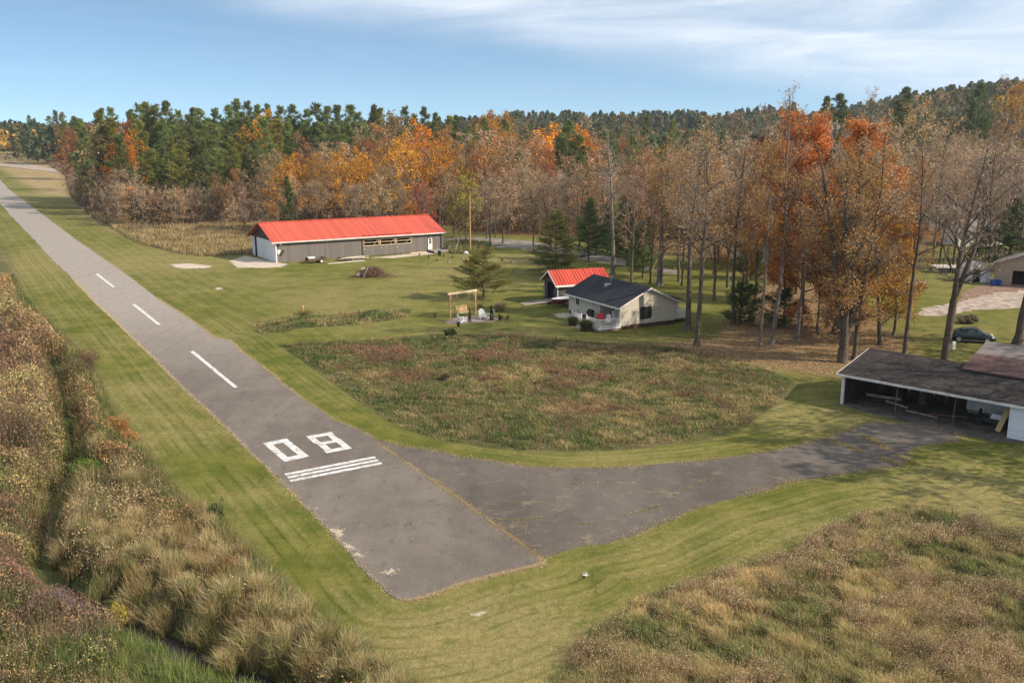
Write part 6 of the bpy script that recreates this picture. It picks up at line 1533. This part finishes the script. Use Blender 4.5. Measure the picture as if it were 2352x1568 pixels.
class Veg:
    def __init__(s): s.V = []; s.Q = []; s.T = []; s.C = []; s.n = 0
    def addb(s, r):
        Vv, Q, T, C = r; s.V.append(Vv); s.Q.append(Q + s.n); s.T.append(T + s.n); s.C.append(C); s.n += len(Vv)
    def addq(s, Vv, Q, C): s.V.append(Vv); s.Q.append(Q + s.n); s.C.append(C); s.n += len(Vv)
    def build(s, name, label, cat):
        o = npmesh(name, np.concatenate(s.V), [np.concatenate(s.Q)] + ([np.concatenate(s.T)] if s.T else []), M['foliage'], np.concatenate(s.C)); o.color = (1, 1, 1, 1); tag(o, label, cat, kind='stuff'); return o


def sample(poly, n, rng, bbox=None, dens=None):
    poly = np.asarray(poly); lo = poly.min(0); hi = poly.max(0)
    if bbox is not None: lo = np.maximum(lo, bbox[0]); hi = np.minimum(hi, bbox[1])
    out = []; got = 0
    while got < n:
        P = lo + (hi - lo) * rng.rand(max(n, 2000), 2); P = P[inside(P, poly)]
        if dens is not None: P = P[rng.rand(len(P)) < dens(P)]
        out.append(P); got += len(P)
        if len(out) > 60: break
    return np.concatenate(out)[:n]


def pal(cols, idx, rng, var=.25): return np.asarray(cols)[idx] * rng.uniform(1 - var, 1 + var, (len(idx), 1))


DRYG = (.40, .305, .135); STRAW = (.54, .405, .21); GREENG = (.15, .19, .06); DGREEN = (.085, .13, .038); BROWNW = (.28, .20, .11); REDB = (.30, .165, .09); PALE = (.62, .50, .32); OLV = (.25, .235, .10)


def meadow_veg(poly, n, hmean, seed, name, label, brown=.5, cent=None, bbox=None, clump=1.1, green=.5, wmul=1.0, pale=False):
    rng = np.random.RandomState(seed); vg = Veg()
    # tufted grass: roots gather into tussocks
    P = sample(poly, n, rng, bbox, lambda P: .25 + .75 * ss((vnoise(P[:, 0], P[:, 1], clump, seed) - .25) / .4))
    D = P[:, 1]; tn = vnoise(P[:, 0], P[:, 1], clump, seed); hn = fnoise(P[:, 0], P[:, 1], 4, seed + 4); sp = fnoise(P[:, 0], P[:, 1], 7, seed + 9, 3); s2 = fnoise(P[:, 0], P[:, 1], 1.6, seed + 12, 3)
    edge = ss(sdf(P, poly) / 1.5)
    h = hmean * (.45 + .7 * tn + .5 * (hn - .5)) * (.5 + .5 * edge) * rng.uniform(.6, 1.3, len(P))
    g = s2 * .45 + sp * .5 + (.13 if pale else .05) + rng.normal(size=len(P)) * .13
    idx = np.digitize(g, [.40 * (2 * green), .50 * (.6 + .8 * green), .62, .72]); C = pal([DGREEN, GREENG, OLV, DRYG, STRAW], idx, rng, .3)
    C *= (.72 + .45 * tn)[:, None] * (1.2 if pale else .98)
    wd = np.maximum(.012, D * .00052) * wmul * rng.uniform(.7, 1.4, len(P))
    # tussocks fall outwards
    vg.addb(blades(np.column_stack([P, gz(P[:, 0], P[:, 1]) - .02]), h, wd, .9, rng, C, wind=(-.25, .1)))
    # brown weed stalks with ragged seed heads in patches
    def where(P):
        if cent is None: return 1.0
        kx, ky = (P[:, 0] / (P[:, 1] * cp + 4)) * FPX + 1176, P[:, 1]; a = 0
        for px, py, rx, ry in cent: g = G(px, py); a = np.maximum(a, np.exp(-((P[:, 0] - g[0]) / rx) ** 2 - ((P[:, 1] - g[1]) / ry) ** 2))
        return .06 + a
    m = int(n * .05 * brown); Q = sample(poly, m, rng, bbox, lambda P: where(P) * ss((fnoise(P[:, 0], P[:, 1], 3.2, seed + 21, 3) - .46) / .22) * (.12 + .88 * ss((vnoise(P[:, 0], P[:, 1], .55, seed + 2) - .3) / .4)) + .01)
    hh = hmean * rng.uniform(.7, 1.7, len(Q)); cc = pal([BROWNW, REDB, (.26, .18, .10), (.18, .12, .07)], rng.randint(0, 4, len(Q)), rng)
    Z = gz(Q[:, 0], Q[:, 1]); vg.addb(blades(np.column_stack([Q, Z]), hh, np.maximum(.012, Q[:, 1] * .0004), .25, rng, cc))
    k = 7; R_ = np.repeat(Q, k, 0); hz = np.repeat(hh, k) * rng.uniform(.35, 1.05, len(R_)); PP = np.column_stack([R_ + rng.normal(size=R_.shape) * .09, np.repeat(Z, k) + hz])
    Vv, F, C3 = leaves_np(PP, np.maximum(.05, np.repeat(Q[:, 1], k) * .0016), rng, ([BROWNW, (.42, .31, .17), (.56, .44, .26), (.35, .255, .14), (.66, .54, .35)] if pale else [BROWNW, REDB, (.27, .165, .10), (.30, .19, .12), (.2, .125, .08)]), .3, .45, np.tile([[0, 0, .8]], (len(PP), 1))); C3 *= (.62 + .85 * fnoise(Vv[:, 0], Vv[:, 1], 2.2, seed + 31, 3))[:, None]; vg.addq(Vv, F, C3)
    return vg.build(name, label, 'grass')


meadow_veg(w['meadow'], 190000, .33, 11, 'meadow_grass', 'unmown meadow of tussocks and brown weeds in mid picture', brown=.65, wmul=1.0, clump=.75, green=.53, cent=[(1480, 925, 5.5, 3.5), (1620, 950, 3, 3), (1230, 870, 5, 3), (1120, 815, 4, 2.5), (890, 810, 3, 3), (1430, 990, 3, 2), (1000, 870, 3, 2.5)])
meadow_veg(w['strip'], 16000, .42, 12, 'rough_grass', 'two low unmown grass patches left of the garden swing', brown=.05, wmul=1.3, green=.62)
meadow_veg(w['field'], 240000, .52, 13, 'tall_grass', 'tall dry weeds and tussocks filling the lower right corner', brown=1.5, clump=.6, pale=True, cent=[(2000, 1400, 7, 5), (2250, 1500, 6, 5), (1750, 1500, 6, 4), (2200, 1300, 7, 5), (1900, 1280, 4, 3), (1650, 1420, 3, 3)], bbox=(np.array([-4, 28]), np.array([34, 60])), green=.42)


def rough_field():
    rng = np.random.RandomState(31); vg = Veg()
    poly = GP([(290, 545), (320, 560), (420, 585), (475, 590), (585, 585), (640, 560), (640, 500), (500, 505), (300, 515), (230, 505)])
    P = sample(poly, 26000, rng); n = vnoise(P[:, 0], P[:, 1], 3, 4); C = pal([DRYG, STRAW, BROWNW, (.25, .18, .1), OLV], rng.randint(0, 5, len(P)), rng) * (.6 + .6 * n)[:, None]
    vg.addb(blades(np.column_stack([P, P[:, 0] * 0]), .4 + .9 * n, np.full(len(P), .12), .6, rng, C)); 
    poly = GP([(0, 336), (87, 340), (120, 368), (158, 392), (165, 425), (300, 440), (480, 470), (620, 490), (640, 515), (500, 525), (290, 532), (225, 512), (190, 484), (160, 448), (150, 405), (115, 382), (85, 352), (0, 345)])
    P = sample(poly, 34000, rng); n = fnoise(P[:, 0], P[:, 1], 8, 4); C = pal([(.17, .12, .08), (.22, .16, .10), BROWNW, (.28, .21, .12)], rng.randint(0, 4, len(P)), rng) * (.6 + .6 * n)[:, None]
    vg.addb(blades(np.column_stack([P, far_z(P[:, 0], P[:, 1])]), .8 + 2.0 * n * rng.rand(len(P)), P[:, 1] * .0006, .5, rng, C))
    vg.build('brushy_ground_cover', 'dry brown ground cover at the foot of the sapling thicket', 'grass')
    vg = Veg(); poly = GP([(1020, 560), (1060, 556), (1130, 562), (1110, 580), (1040, 584), (1022, 575)]); P = sample(poly, 7000, rng); C = pal([DGREEN, GREENG, OLV, DRYG], rng.randint(0, 4, len(P)), rng)
    vg.addb(blades(np.column_stack([P, P[:, 0] * 0]), rng.uniform(.3, 1.1, len(P)), np.full(len(P), .09), .7, rng, C)); vg.build('weeds', 'green weeds around the foot of the utility pole', 'weeds')
    # undergrowth along the edge of the woods
    vg = Veg(); poly = GP([(640, 500), (1020, 505), (1060, 532), (1130, 536), (1250, 540), (1400, 556), (1480, 575), (1500, 555), (1250, 500), (640, 460)])
    P = sample(poly, 30000, rng); n = fnoise(P[:, 0], P[:, 1], 7, 3); PP = np.column_stack([P, rng.rand(len(P)) ** 1.5 * (1 + 4.5 * n)])
    Vv, F, C = leaves_np(PP, .42, rng, [(.15, .08, .045), (.20, .11, .05), (.11, .075, .04), (.09, .085, .035), (.24, .15, .07)], .3, .7); vg.addq(Vv, F, C)
    vg.build('undergrowth', 'brown leafy undergrowth along the edge of the woods', 'undergrowth')


rough_field()


def bank_veg():
    """the brushy bank and ditch at the left"""
    rng = np.random.RandomState(41); poly = w['bank']; lo, hi = np.array([-75, 28.5]), np.array([2, 140])
    def zone(P):
        d = polydist(P, DITCH); e = polydist(P, w['edge']); return d, e
    # which side of the ditch: left of it lies the tall thicket
    dl = np.array(DITCH)
    xs_at = lambda y: np.interp(y, dl[::-1, 1], dl[::-1, 0])
    rg = Veg()
    P = sample(poly, 150000, rng, (lo, hi), lambda P: np.clip(60 / P[:, 1], .12, 1) ** 1.6 * (.35 + .65 * vnoise(P[:, 0], P[:, 1], .9, 3)))
    d, e = zone(P); P = P[d > np.where(P[:, 1] < 42, .7, .2)]; d, e = zone(P)
    kx = (P[:, 0] / (P[:, 1] * cp + 4)) * FPX + 1176; left = P[:, 0] < xs_at(P[:, 1]); tn = vnoise(P[:, 0], P[:, 1], .9, 3); pt = fnoise(P[:, 0], P[:, 1], 5, 8, 3); near = P[:, 1] < 46
    h = (.55 + .9 * tn) * rng.uniform(.5, 1.25, len(P)) * ss(e / 1.3 + .25); reed = near & ~left & (d < 5.5); h = np.where(reed, h * 1.55, h); h = np.where(left & near & (d < 4.0), h * .8, h)
    g = pt + rng.normal(size=len(P)) * .1
    idx = np.digitize(g, [.36, .44, .5, .58, .66]); C = pal([DGREEN, OLV, DRYG, (.26, .17, .09), STRAW, BROWNW], idx, rng)
    gr = ((d < 1.3) & (rng.rand(len(P)) < np.where(P[:, 1] > 43, .22, .42))) | (left & near & (d < 4.5) & (P[:, 1] < 37.8) & (kx > 190)); C[gr] = pal([(.12, .17, .045), (.17, .25, .05), (.26, .33, .08), (.19, .22, .07), (.33, .30, .12)], rng.randint(0, 5, gr.sum()), rng)
    rd = reed & (d > 1.6) & (rng.rand(len(P)) < .7); C[rd] = pal([STRAW, PALE, DRYG, OLV], rng.randint(0, 4, rd.sum()), rng)
    fr = (e < 1.6) & (rng.rand(len(P)) < .5); C[fr] = pal([GREENG, DGREEN, DRYG], rng.randint(0, 3, fr.sum()), rng)
    wd = np.maximum(.014, P[:, 1] * .0005) * np.where(near, 1.3, 1)
    C *= (.6 + .6 * tn)[:, None]
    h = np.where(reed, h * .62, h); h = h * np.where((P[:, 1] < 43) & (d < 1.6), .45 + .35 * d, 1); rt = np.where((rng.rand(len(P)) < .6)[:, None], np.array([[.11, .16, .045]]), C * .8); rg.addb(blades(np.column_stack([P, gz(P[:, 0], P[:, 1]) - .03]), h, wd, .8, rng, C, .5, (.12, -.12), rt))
    # tussocks of reed standing along the near ditch
    T = []
    for (px, py, hh, rr) in [(560, 1480, 1.7, .8), (610, 1440, 1.6, .7), (640, 1500, 1.7, .8), (480, 1420, 1.6, .8), (530, 1400, 1.7, .8), (700, 1520, 1.5, .8), (430, 1380, 1.5, .8), (400, 1330, 1.5, .7), (330, 1300, 1.6, .9), (380, 1260, 1.4, .8), (600, 1380, 1.4, .7), (760, 1555, 1.3, .7), (280, 1270, 1.4, .8), (820, 1560, 1.2, .7), (300, 1120, 1.3, .8), (225, 1040, 1.5, .9), (880, 1550, 1.0, .6), (520, 1500, 1.4, .6), (660, 1440, 1.3, .7), (740, 1490, 1.3, .7)]:
        c = np.array(G(px, py)); n = 900; a = rng.rand(n) * 6.28; r = rr * .55 * np.sqrt(rng.rand(n)); Q = c + np.stack([np.cos(a), np.sin(a)], 1) * r[:, None]
        hs = hh * rng.uniform(.55, 1.1, n); cc = pal([STRAW, PALE, DRYG, OLV, (.16, .2, .06), BROWNW], rng.choice([0, 0, 1, 2, 2, 3, 4, 5], n), rng, .3)
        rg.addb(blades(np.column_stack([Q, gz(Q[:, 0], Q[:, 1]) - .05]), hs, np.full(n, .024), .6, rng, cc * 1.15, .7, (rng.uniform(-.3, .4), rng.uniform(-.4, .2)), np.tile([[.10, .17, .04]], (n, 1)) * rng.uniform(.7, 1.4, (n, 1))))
    K = sample(poly, 130, rng, (np.array([-24, 29]), np.array([0, 47])), lambda P: (P[:, 0] > xs_at(P[:, 1]) + .8) & (polydist(P, w['edge']) > .8))
    for c in K:
        n = 420; a = rng.rand(n) * 6.28; r = .42 * np.sqrt(rng.rand(n)); Q = c + np.stack([np.cos(a), np.sin(a)], 1) * r[:, None]; u = rng.rand(); base = [(STRAW, PALE, DRYG), (OLV, DRYG, GREENG), (BROWNW, (.34, .20, .10), DRYG)][0 if u < .5 else (1 if u < .75 else 2)]
        rg.addb(blades(np.column_stack([Q, gz(Q[:, 0], Q[:, 1]) - .05]), rng.uniform(.7, 1.5) * rng.uniform(.4, 1.15, n), np.full(n, .022), .5, rng, pal(base, rng.randint(0, 3, n), rng, .3) * 1.1, .7, (rng.uniform(-.5, .5), rng.uniform(-.5, .3)), np.tile([[.11, .16, .045]], (n, 1))))
    rg.build('reeds', 'tangle of reeds and dry grass along the ditch bank', 'grass')
    # low brush: twigs and small autumn leaves between ditch and mown edge
    bs = Veg()
    P = sample(poly, 90000, rng, (lo, hi), lambda P: np.clip(55 / P[:, 1], .15, 1) ** 1.4 * ss((fnoise(P[:, 0], P[:, 1], 3.5, 51, 3) - .40) / .12) * (polydist(P, w['edge']) > .9))
    left = P[:, 0] < xs_at(P[:, 1]); d, e = zone(P); ok = (~left | (P[:, 1] > 62)) & (d > np.where(P[:, 1] > 43, .15, .7)) & ~((P[:, 1] < 38) & (rng.rand(len(P)) < .8)); P = P[ok]; d, e = zone(P)
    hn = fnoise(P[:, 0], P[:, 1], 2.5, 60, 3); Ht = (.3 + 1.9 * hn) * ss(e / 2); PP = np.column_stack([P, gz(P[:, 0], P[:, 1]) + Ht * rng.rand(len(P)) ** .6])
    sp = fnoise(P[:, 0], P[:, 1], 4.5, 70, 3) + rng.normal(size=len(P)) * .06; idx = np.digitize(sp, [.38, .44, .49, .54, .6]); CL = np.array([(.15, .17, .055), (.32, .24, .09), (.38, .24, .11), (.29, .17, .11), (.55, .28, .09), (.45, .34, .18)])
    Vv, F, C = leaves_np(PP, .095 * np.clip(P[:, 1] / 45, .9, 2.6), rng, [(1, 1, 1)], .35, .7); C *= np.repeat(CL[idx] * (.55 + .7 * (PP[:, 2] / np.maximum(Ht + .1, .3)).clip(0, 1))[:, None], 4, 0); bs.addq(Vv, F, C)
    m = rng.rand(len(P)) < .16; Q = P[m]; hh = Ht[m] * rng.uniform(.8, 1.25, m.sum()); cc = pal([BROWNW, (.2, .15, .11), (.14, .09, .06)], rng.randint(0, 3, m.sum()), rng); bs.addb(blades(np.column_stack([Q, gz(Q[:, 0], Q[:, 1])]), hh + .2, np.full(len(Q), .02), .5, rng, cc))
    bs.build('bank_brush', 'low brown and rust coloured brush between ditch and mown strip', 'brush')
    # tall leafy thicket left of the ditch
    th = Veg(); P = sample(poly, 260000, rng, (lo, np.array([0, 112])), lambda P: np.clip(48 / P[:, 1], .1, 1) ** 1.6 * (P[:, 0] < xs_at(P[:, 1]) - np.where(P[:, 1] > 43, .1, .9)))
    d, e = zone(P); kx = (P[:, 0] / (P[:, 1] * cp + 4)) * FPX + 1176; ok = (d > np.where(P[:, 1] > 43, .12, .5)) & (kx > -120) & (e > 2.0) & ~((P[:, 1] + (kx - 250) * -.012 < 37.0 + 3 * (fnoise(P[:, 0], P[:, 1], 2.0, 33, 3) - .5)) & (kx + 260 * (fnoise(P[:, 0], P[:, 1], 1.6, 34, 3) - .5) > 265) & (d < 6.0)); P = P[ok]; d = d[ok]; e = e[ok]
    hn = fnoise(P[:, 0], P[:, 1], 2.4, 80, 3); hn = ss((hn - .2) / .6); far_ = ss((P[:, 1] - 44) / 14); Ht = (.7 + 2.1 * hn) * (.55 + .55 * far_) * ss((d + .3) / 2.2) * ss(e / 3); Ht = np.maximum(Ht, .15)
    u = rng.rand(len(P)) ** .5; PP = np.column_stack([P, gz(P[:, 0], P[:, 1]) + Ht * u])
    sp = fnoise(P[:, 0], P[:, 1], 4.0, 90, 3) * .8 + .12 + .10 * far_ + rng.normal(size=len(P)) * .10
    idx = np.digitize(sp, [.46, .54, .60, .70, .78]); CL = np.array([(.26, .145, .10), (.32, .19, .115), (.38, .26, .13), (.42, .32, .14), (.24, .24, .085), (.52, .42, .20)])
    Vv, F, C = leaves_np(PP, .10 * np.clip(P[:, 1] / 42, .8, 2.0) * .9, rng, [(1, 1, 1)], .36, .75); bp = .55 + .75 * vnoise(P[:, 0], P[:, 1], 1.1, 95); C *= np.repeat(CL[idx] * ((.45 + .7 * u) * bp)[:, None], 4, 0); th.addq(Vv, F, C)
    m = rng.rand(len(P)) < .09; Q = P[m]; cc = pal([(.20, .15, .12), (.30, .25, .2), (.12, .08, .06)], rng.randint(0, 3, m.sum()), rng); th.addb(blades(np.column_stack([Q, gz(Q[:, 0], Q[:, 1])]), Ht[m] * rng.uniform(.8, 1.2, m.sum()) + .2, np.full(len(Q), .022), .5, rng, cc))
    th.build('shrub_thicket', 'tall leafy reddish brown thicket left of the ditch', 'shrubs')


bank_veg()


def edge_grass():
    rng = np.random.RandomState(61); vg = Veg()
    def along(poly, n, wd, h, cols, off=0):
        poly = np.asarray(poly); seg = np.hypot(*np.diff(poly, axis=0).T); cum = np.concatenate([[0], np.cumsum(seg)]); t = rng.rand(n) * cum[-1]; P = np.stack([np.interp(t, cum, poly[:, 0]), np.interp(t, cum, poly[:, 1])], 1) + rng.normal(size=(n, 2)) * wd
        P = P[vnoise(P[:, 0], P[:, 1], 1.2, 5) > off]
        hh = h * rng.uniform(.4, 1.3, len(P)); vg.addb(blades(np.column_stack([P, P[:, 0] * 0 + .01]), hh, np.maximum(.02, P[:, 1] * .0006), 1.3, rng, pal(cols, rng.randint(0, len(cols), len(P)), rng)))
    L = w['L'][w['L'][:, 1] < 140]; Rr = w['R']
    along(L, 11000, .09, .07, [PALE, STRAW, PALE, (.6, .5, .36)]); along(Rr[Rr[:, 1] < 130][:-8], 8000, .10, .06, [DRYG, STRAW, PALE]); along(Rr[-8:], 5000, .09, .07, [PALE, STRAW, PALE])
    along(w['R'][19:27], 5000, .03, .05, [STRAW, DRYG, PALE], .3)
    A = w['apron'][:44]; along(A, 15000, .20, .06, [DRYG, STRAW, PALE, OLV], .2)
    for a, b, n in [((1985, 1000), (2095, 1062), 2500), ((1900, 1008), (2060, 1065), 2500), ((1130, 1195), (1250, 1187), 300), ((1330, 1205), (1520, 1160), 500), ((1700, 1130), (1900, 1080), 400), ((1290, 1110), (1420, 1105), 120), ((1560, 1125), (1640, 1100), 260)]:
        q = GP([a, ((a[0] + b[0]) / 2 + 6, (a[1] + b[1]) / 2 + 3), b]); along(q, n, .16 if n > 1000 else .05, .08, [DRYG, STRAW, OLV], .3)
    vg.build('edge_grass', 'dry pale grass fringing the asphalt and growing in its cracks', 'grass')
    # fallen leaves on the lawn under the big trees
    P = sample(w['litter'], 42000, rng, None, lambda P: .3 + .7 * vnoise(P[:, 0], P[:, 1], 2.0, 8)); PP = np.column_stack([P + rng.normal(size=P.shape) * 1.3, rng.uniform(.02, .05, len(P))])
    Vv, F, C = leaves_np(PP, .15, rng, [(.46, .32, .17), (.34, .21, .11), (.56, .41, .23), (.24, .15, .08)], .3, .8); Vv[:, 2] = .012 + (Vv[:, 2] - .035) * .22 + .02
    o = npmesh('fallen_leaves', Vv, [F], M['foliage'], C); o.color = (1, 1, 1, 1); tag(o, 'brown fallen leaves covering the lawn beneath the yard trees', 'leaves', kind='stuff')


edge_grass()


# ------------------------------------------------------------------ single shrubs and garden plants
def bush(name, px, py, H, Wd, cols, label, seed, n=1500, size=.10, shape='round', stem=(.12, .08, .06), cat='shrub', group=None, x=None):
    rng = np.random.RandomState(seed); q = x or G(px, py); t = empty(name, (q[0], q[1], float(gz(*q)[0])), 0, label, cat, group)
    v = rng.normal(size=(n, 3)); v /= np.linalg.norm(v, axis=1)[:, None]; v *= rng.rand(n)[:, None] ** .4
    if shape == 'cone': z = rng.rand(n) ** .8; a = rng.rand(n) * 6.28; r = (1 - z * .92) * Wd / 2 * rng.uniform(.55, 1, n); P = np.stack([r * np.cos(a), r * np.sin(a), z * H], 1)
    else: P = np.stack([v[:, 0] * Wd / 2, v[:, 1] * Wd / 2, H * .52 + v[:, 2] * H * .48], 1)
    P = P * (.55 + .8 * vnoise(P[:, 0] * 2.0 / max(Wd, .4) + P[:, 2] * 1.5, P[:, 1] * 2.0 / max(Wd, .4), .5, seed))[:, None]; P = P[vnoise(P[:, 0] + P[:, 2], P[:, 1], .22 * max(Wd, .6), seed + 1) > .36]
    Vv, F, C = leaves_np(P, size, rng, cols, .35, .6, np.tile([[0, 0, .6]], (len(P), 1)))
    o = npmesh('foliage', Vv, [F], M['foliage'], C, t); o.color = (1, 1, 1, 1)
    k = 12; a = rng.rand(k) * 6.28; S = np.column_stack([np.zeros((k, 2)), np.zeros(k), np.cos(a) * Wd * .3, np.sin(a) * Wd * .3, np.full(k, H * .7), np.full(k, .02), np.full(k, .008)])
    V2, Q2 = tubes_np(S, 4); C2 = np.tile(np.array([stem]), (len(V2), 1)); o = npmesh('stem', V2, [Q2], M['foliage'], C2, t); o.color = (1, 1, 1, 1)
    return t


def tuft(name, px, py, H, rr, cols, label, seed, n=1400, cat='ornamental grass', x=None, group=None):
    rng = np.random.RandomState(seed); q = x or G(px, py); a = rng.rand(n) * 6.28; r = rr * .35 * np.sqrt(rng.rand(n)); P = np.stack([np.cos(a) * r, np.sin(a) * r, np.zeros(n)], 1)
    vg = Veg(); vg.addb(blades(P, H * rng.uniform(.6, 1.1, n), np.full(n, .035), 1.0, rng, pal(cols, rng.randint(0, len(cols), n), rng), .8)); o = npmesh(name, vg.V[0], [vg.Q[0], vg.T[0]], M['foliage'], vg.C[0]); o.color = (1, 1, 1, 1); o.location = (q[0], q[1], 0); tag(o, label, cat, group); return o


tuft('ornamental_grass', 0, 0, 1.35, 1.5, [(.09, .11, .035), (.14, .14, .05), (.22, .17, .08)], 'large dark green grass clump right of the porch steps', 71, 2600, x=H_at(-3.6, 1.3)[:2])
tuft('ornamental_grass', 0, 0, 1.1, 1.2, [(.07, .10, .03), (.11, .12, .045)], 'smaller dark grass clump left of the porch steps', 72, 1800, x=H_at(-3.3, 4.5)[:2])
tuft('ornamental_grass', 1148, 716, 1.35, 1.3, [(.30, .26, .14), (.40, .33, .2), (.2, .2, .08)], 'pale feathery grass clump behind the white chairs', 73, 1500)
bush('shrub', 1102, 712, 1.0, 1.2, [(.15, .07, .045), (.2, .11, .06), (.11, .09, .04)], 'reddish shrub behind the right swing post', 74, 700)
CED = [(.030, .055, .018), (.045, .07, .022), (.025, .042, .015)]
bush('cedar', 1129, 736.5, 1.75, .75, CED, 'largest dark cone shaped cedar by the white chairs', 75, 1600, .09, 'cone')
bush('cedar', 1079, 738.5, 1.45, .55, CED, 'thin pointed cedar in front of the swing bench', 76, 900, .09, 'cone')
bush('cedar', 1148.5, 736, .75, .6, CED, 'small round cedar right of the large cone cedar', 77, 600, .09)
bush('cedar', 1166, 733.5, .6, .45, [(.09, .08, .035), (.06, .06, .03)], 'faint small shrub rightmost on the lawn row', 78, 260, .08)
bush('cedar', 1053, 751, .7, .5, CED, 'small dark cedar nearest the camera by the dirt patch', 79, 500, .09)
bush('shrub', 999, 730, .75, .6, [(.16, .13, .06), (.11, .10, .04)], 'twiggy small shrub left of the swing frame', 80, 250, .08)
bush('shrub', 697, 724.5, .55, 2.2, [(.10, .11, .04), (.16, .15, .06)], 'low weedy clump around the tall orange marker', 81, 900, .1)
for k, (px, py, H, W_, c, lb) in enumerate([(170, 860, 1.9, 3.4, [(.17, .14, .07), (.22, .17, .09), (.11, .09, .05)], 'dark twiggy bush at the bend of the ditch'), (205, 835, 1.3, 2.2, [(.26, .17, .10), (.19, .13, .08)], 'rust brown bush at the corner of the mown bank'),
                                             (275, 990, 1.2, 1.8, [(.42, .19, .06), (.36, .14, .05), (.45, .27, .10)], 'orange leaved bush on the ditch bank beside the mown strip'), (300, 1020, .9, 1.3, [(.48, .25, .09), (.40, .18, .06)], 'small bright orange bush on the mown edge'), (250, 1060, 1.1, 2.0, [(.38, .22, .08), (.30, .15, .06), (.20, .12, .05)], 'amber bush below the orange bush on the bank'),
                                             (500, 1195, 1.2, 1.0, [(.10, .13, .05), (.16, .17, .06)], 'green willow bush at the foot of the mown slope'), (440, 1290, 1.1, 1.9, [(.22, .115, .06), (.17, .09, .05)], 'rust coloured bush among the reeds'), (530, 1330, 1.1, 1.7, [(.24, .13, .06), (.30, .19, .09)], 'copper coloured bush above the near reeds'),
                                             (200, 1090, .9, 1.6, [(.12, .20, .03), (.2, .27, .05), (.08, .14, .03)], 'bright green bush beside the ditch'), (165, 960, 1.0, 1.7, [(.07, .12, .03), (.11, .16, .04)], 'dark green bush hanging over the upper ditch'), (268, 1385, .9, 1.1, [(.45, .34, .06), (.3, .3, .07)], 'yellow leaved bush on the near ditch bank'), (300, 900, 0.01, .01, [(.1, .1, .1)], ''),
                                             (560, 835, 0.01, .01, [(.1, .1, .1)], ''), (890, 830, .9, 3.0, [(.26, .17, .11), (.20, .12, .08), (.32, .23, .15)], 'round pinkish brown weed clump in the meadow'), (1020, 873, .5, .8, [(.10, .07, .05), (.15, .10, .07)], 'small dark brown clump in the middle of the meadow'),
                                             (1035, 772, .7, 1.2, [(.07, .09, .03), (.1, .1, .04)], 'dark bush on the far edge of the meadow'), (2245, 700, .01, .01, [(.1, .1, .1)], ''), (2222, 742, .9, 2.4, [(.19, .15, .10), (.15, .11, .08), (.24, .2, .14)], 'grey brown weed clump behind the parked car'),
                                             (20, 750, 1.8, 3.0, [(.20, .13, .10), (.15, .10, .08)], 'purplish brown bush on the left edge by the mown bank'), (70, 765, 1.5, 2.6, [(.30, .22, .08), (.24, .18, .08)], 'ochre bush left of the mown bank'), (300, 505, 2.2, 4.4, [(.2, .15, .09), (.16, .11, .08)], 'brown bush at the tip of the sapling thicket'), (425, 516, 3.0, 5.0, [(.24, .21, .08), (.2, .17, .07)], 'olive round bush in front of the thicket saplings')]):
    if lb: bush('shrub', px, py, H, W_, c, lb, 100 + k, int(900 + 700 * W_), .10 if G(px, py)[1] < 90 else .22, group=None)


# ------------------------------------------------------------------ air
def build_haze():
    o = MB().box(-1500, 1500, -60, 1500, -4, 90).build('haze', bpy.data.materials.new('air')); tag(o, 'thin autumn haze over the whole landscape', kind='stuff')
    m = o.data.materials[0]; m.use_nodes = True; nt = m.node_tree; nt.nodes.clear(); out = nt.nodes.new('ShaderNodeOutputMaterial'); v = nt.nodes.new('ShaderNodeVolumePrincipled')
    v.inputs['Color'].default_value = (.80, .88, 1.0, 1); v.inputs['Density'].default_value = 0.0001; v.inputs['Anisotropy'].default_value = 0.2; nt.links.new(v.outputs[0], out.inputs['Volume'])


build_haze()
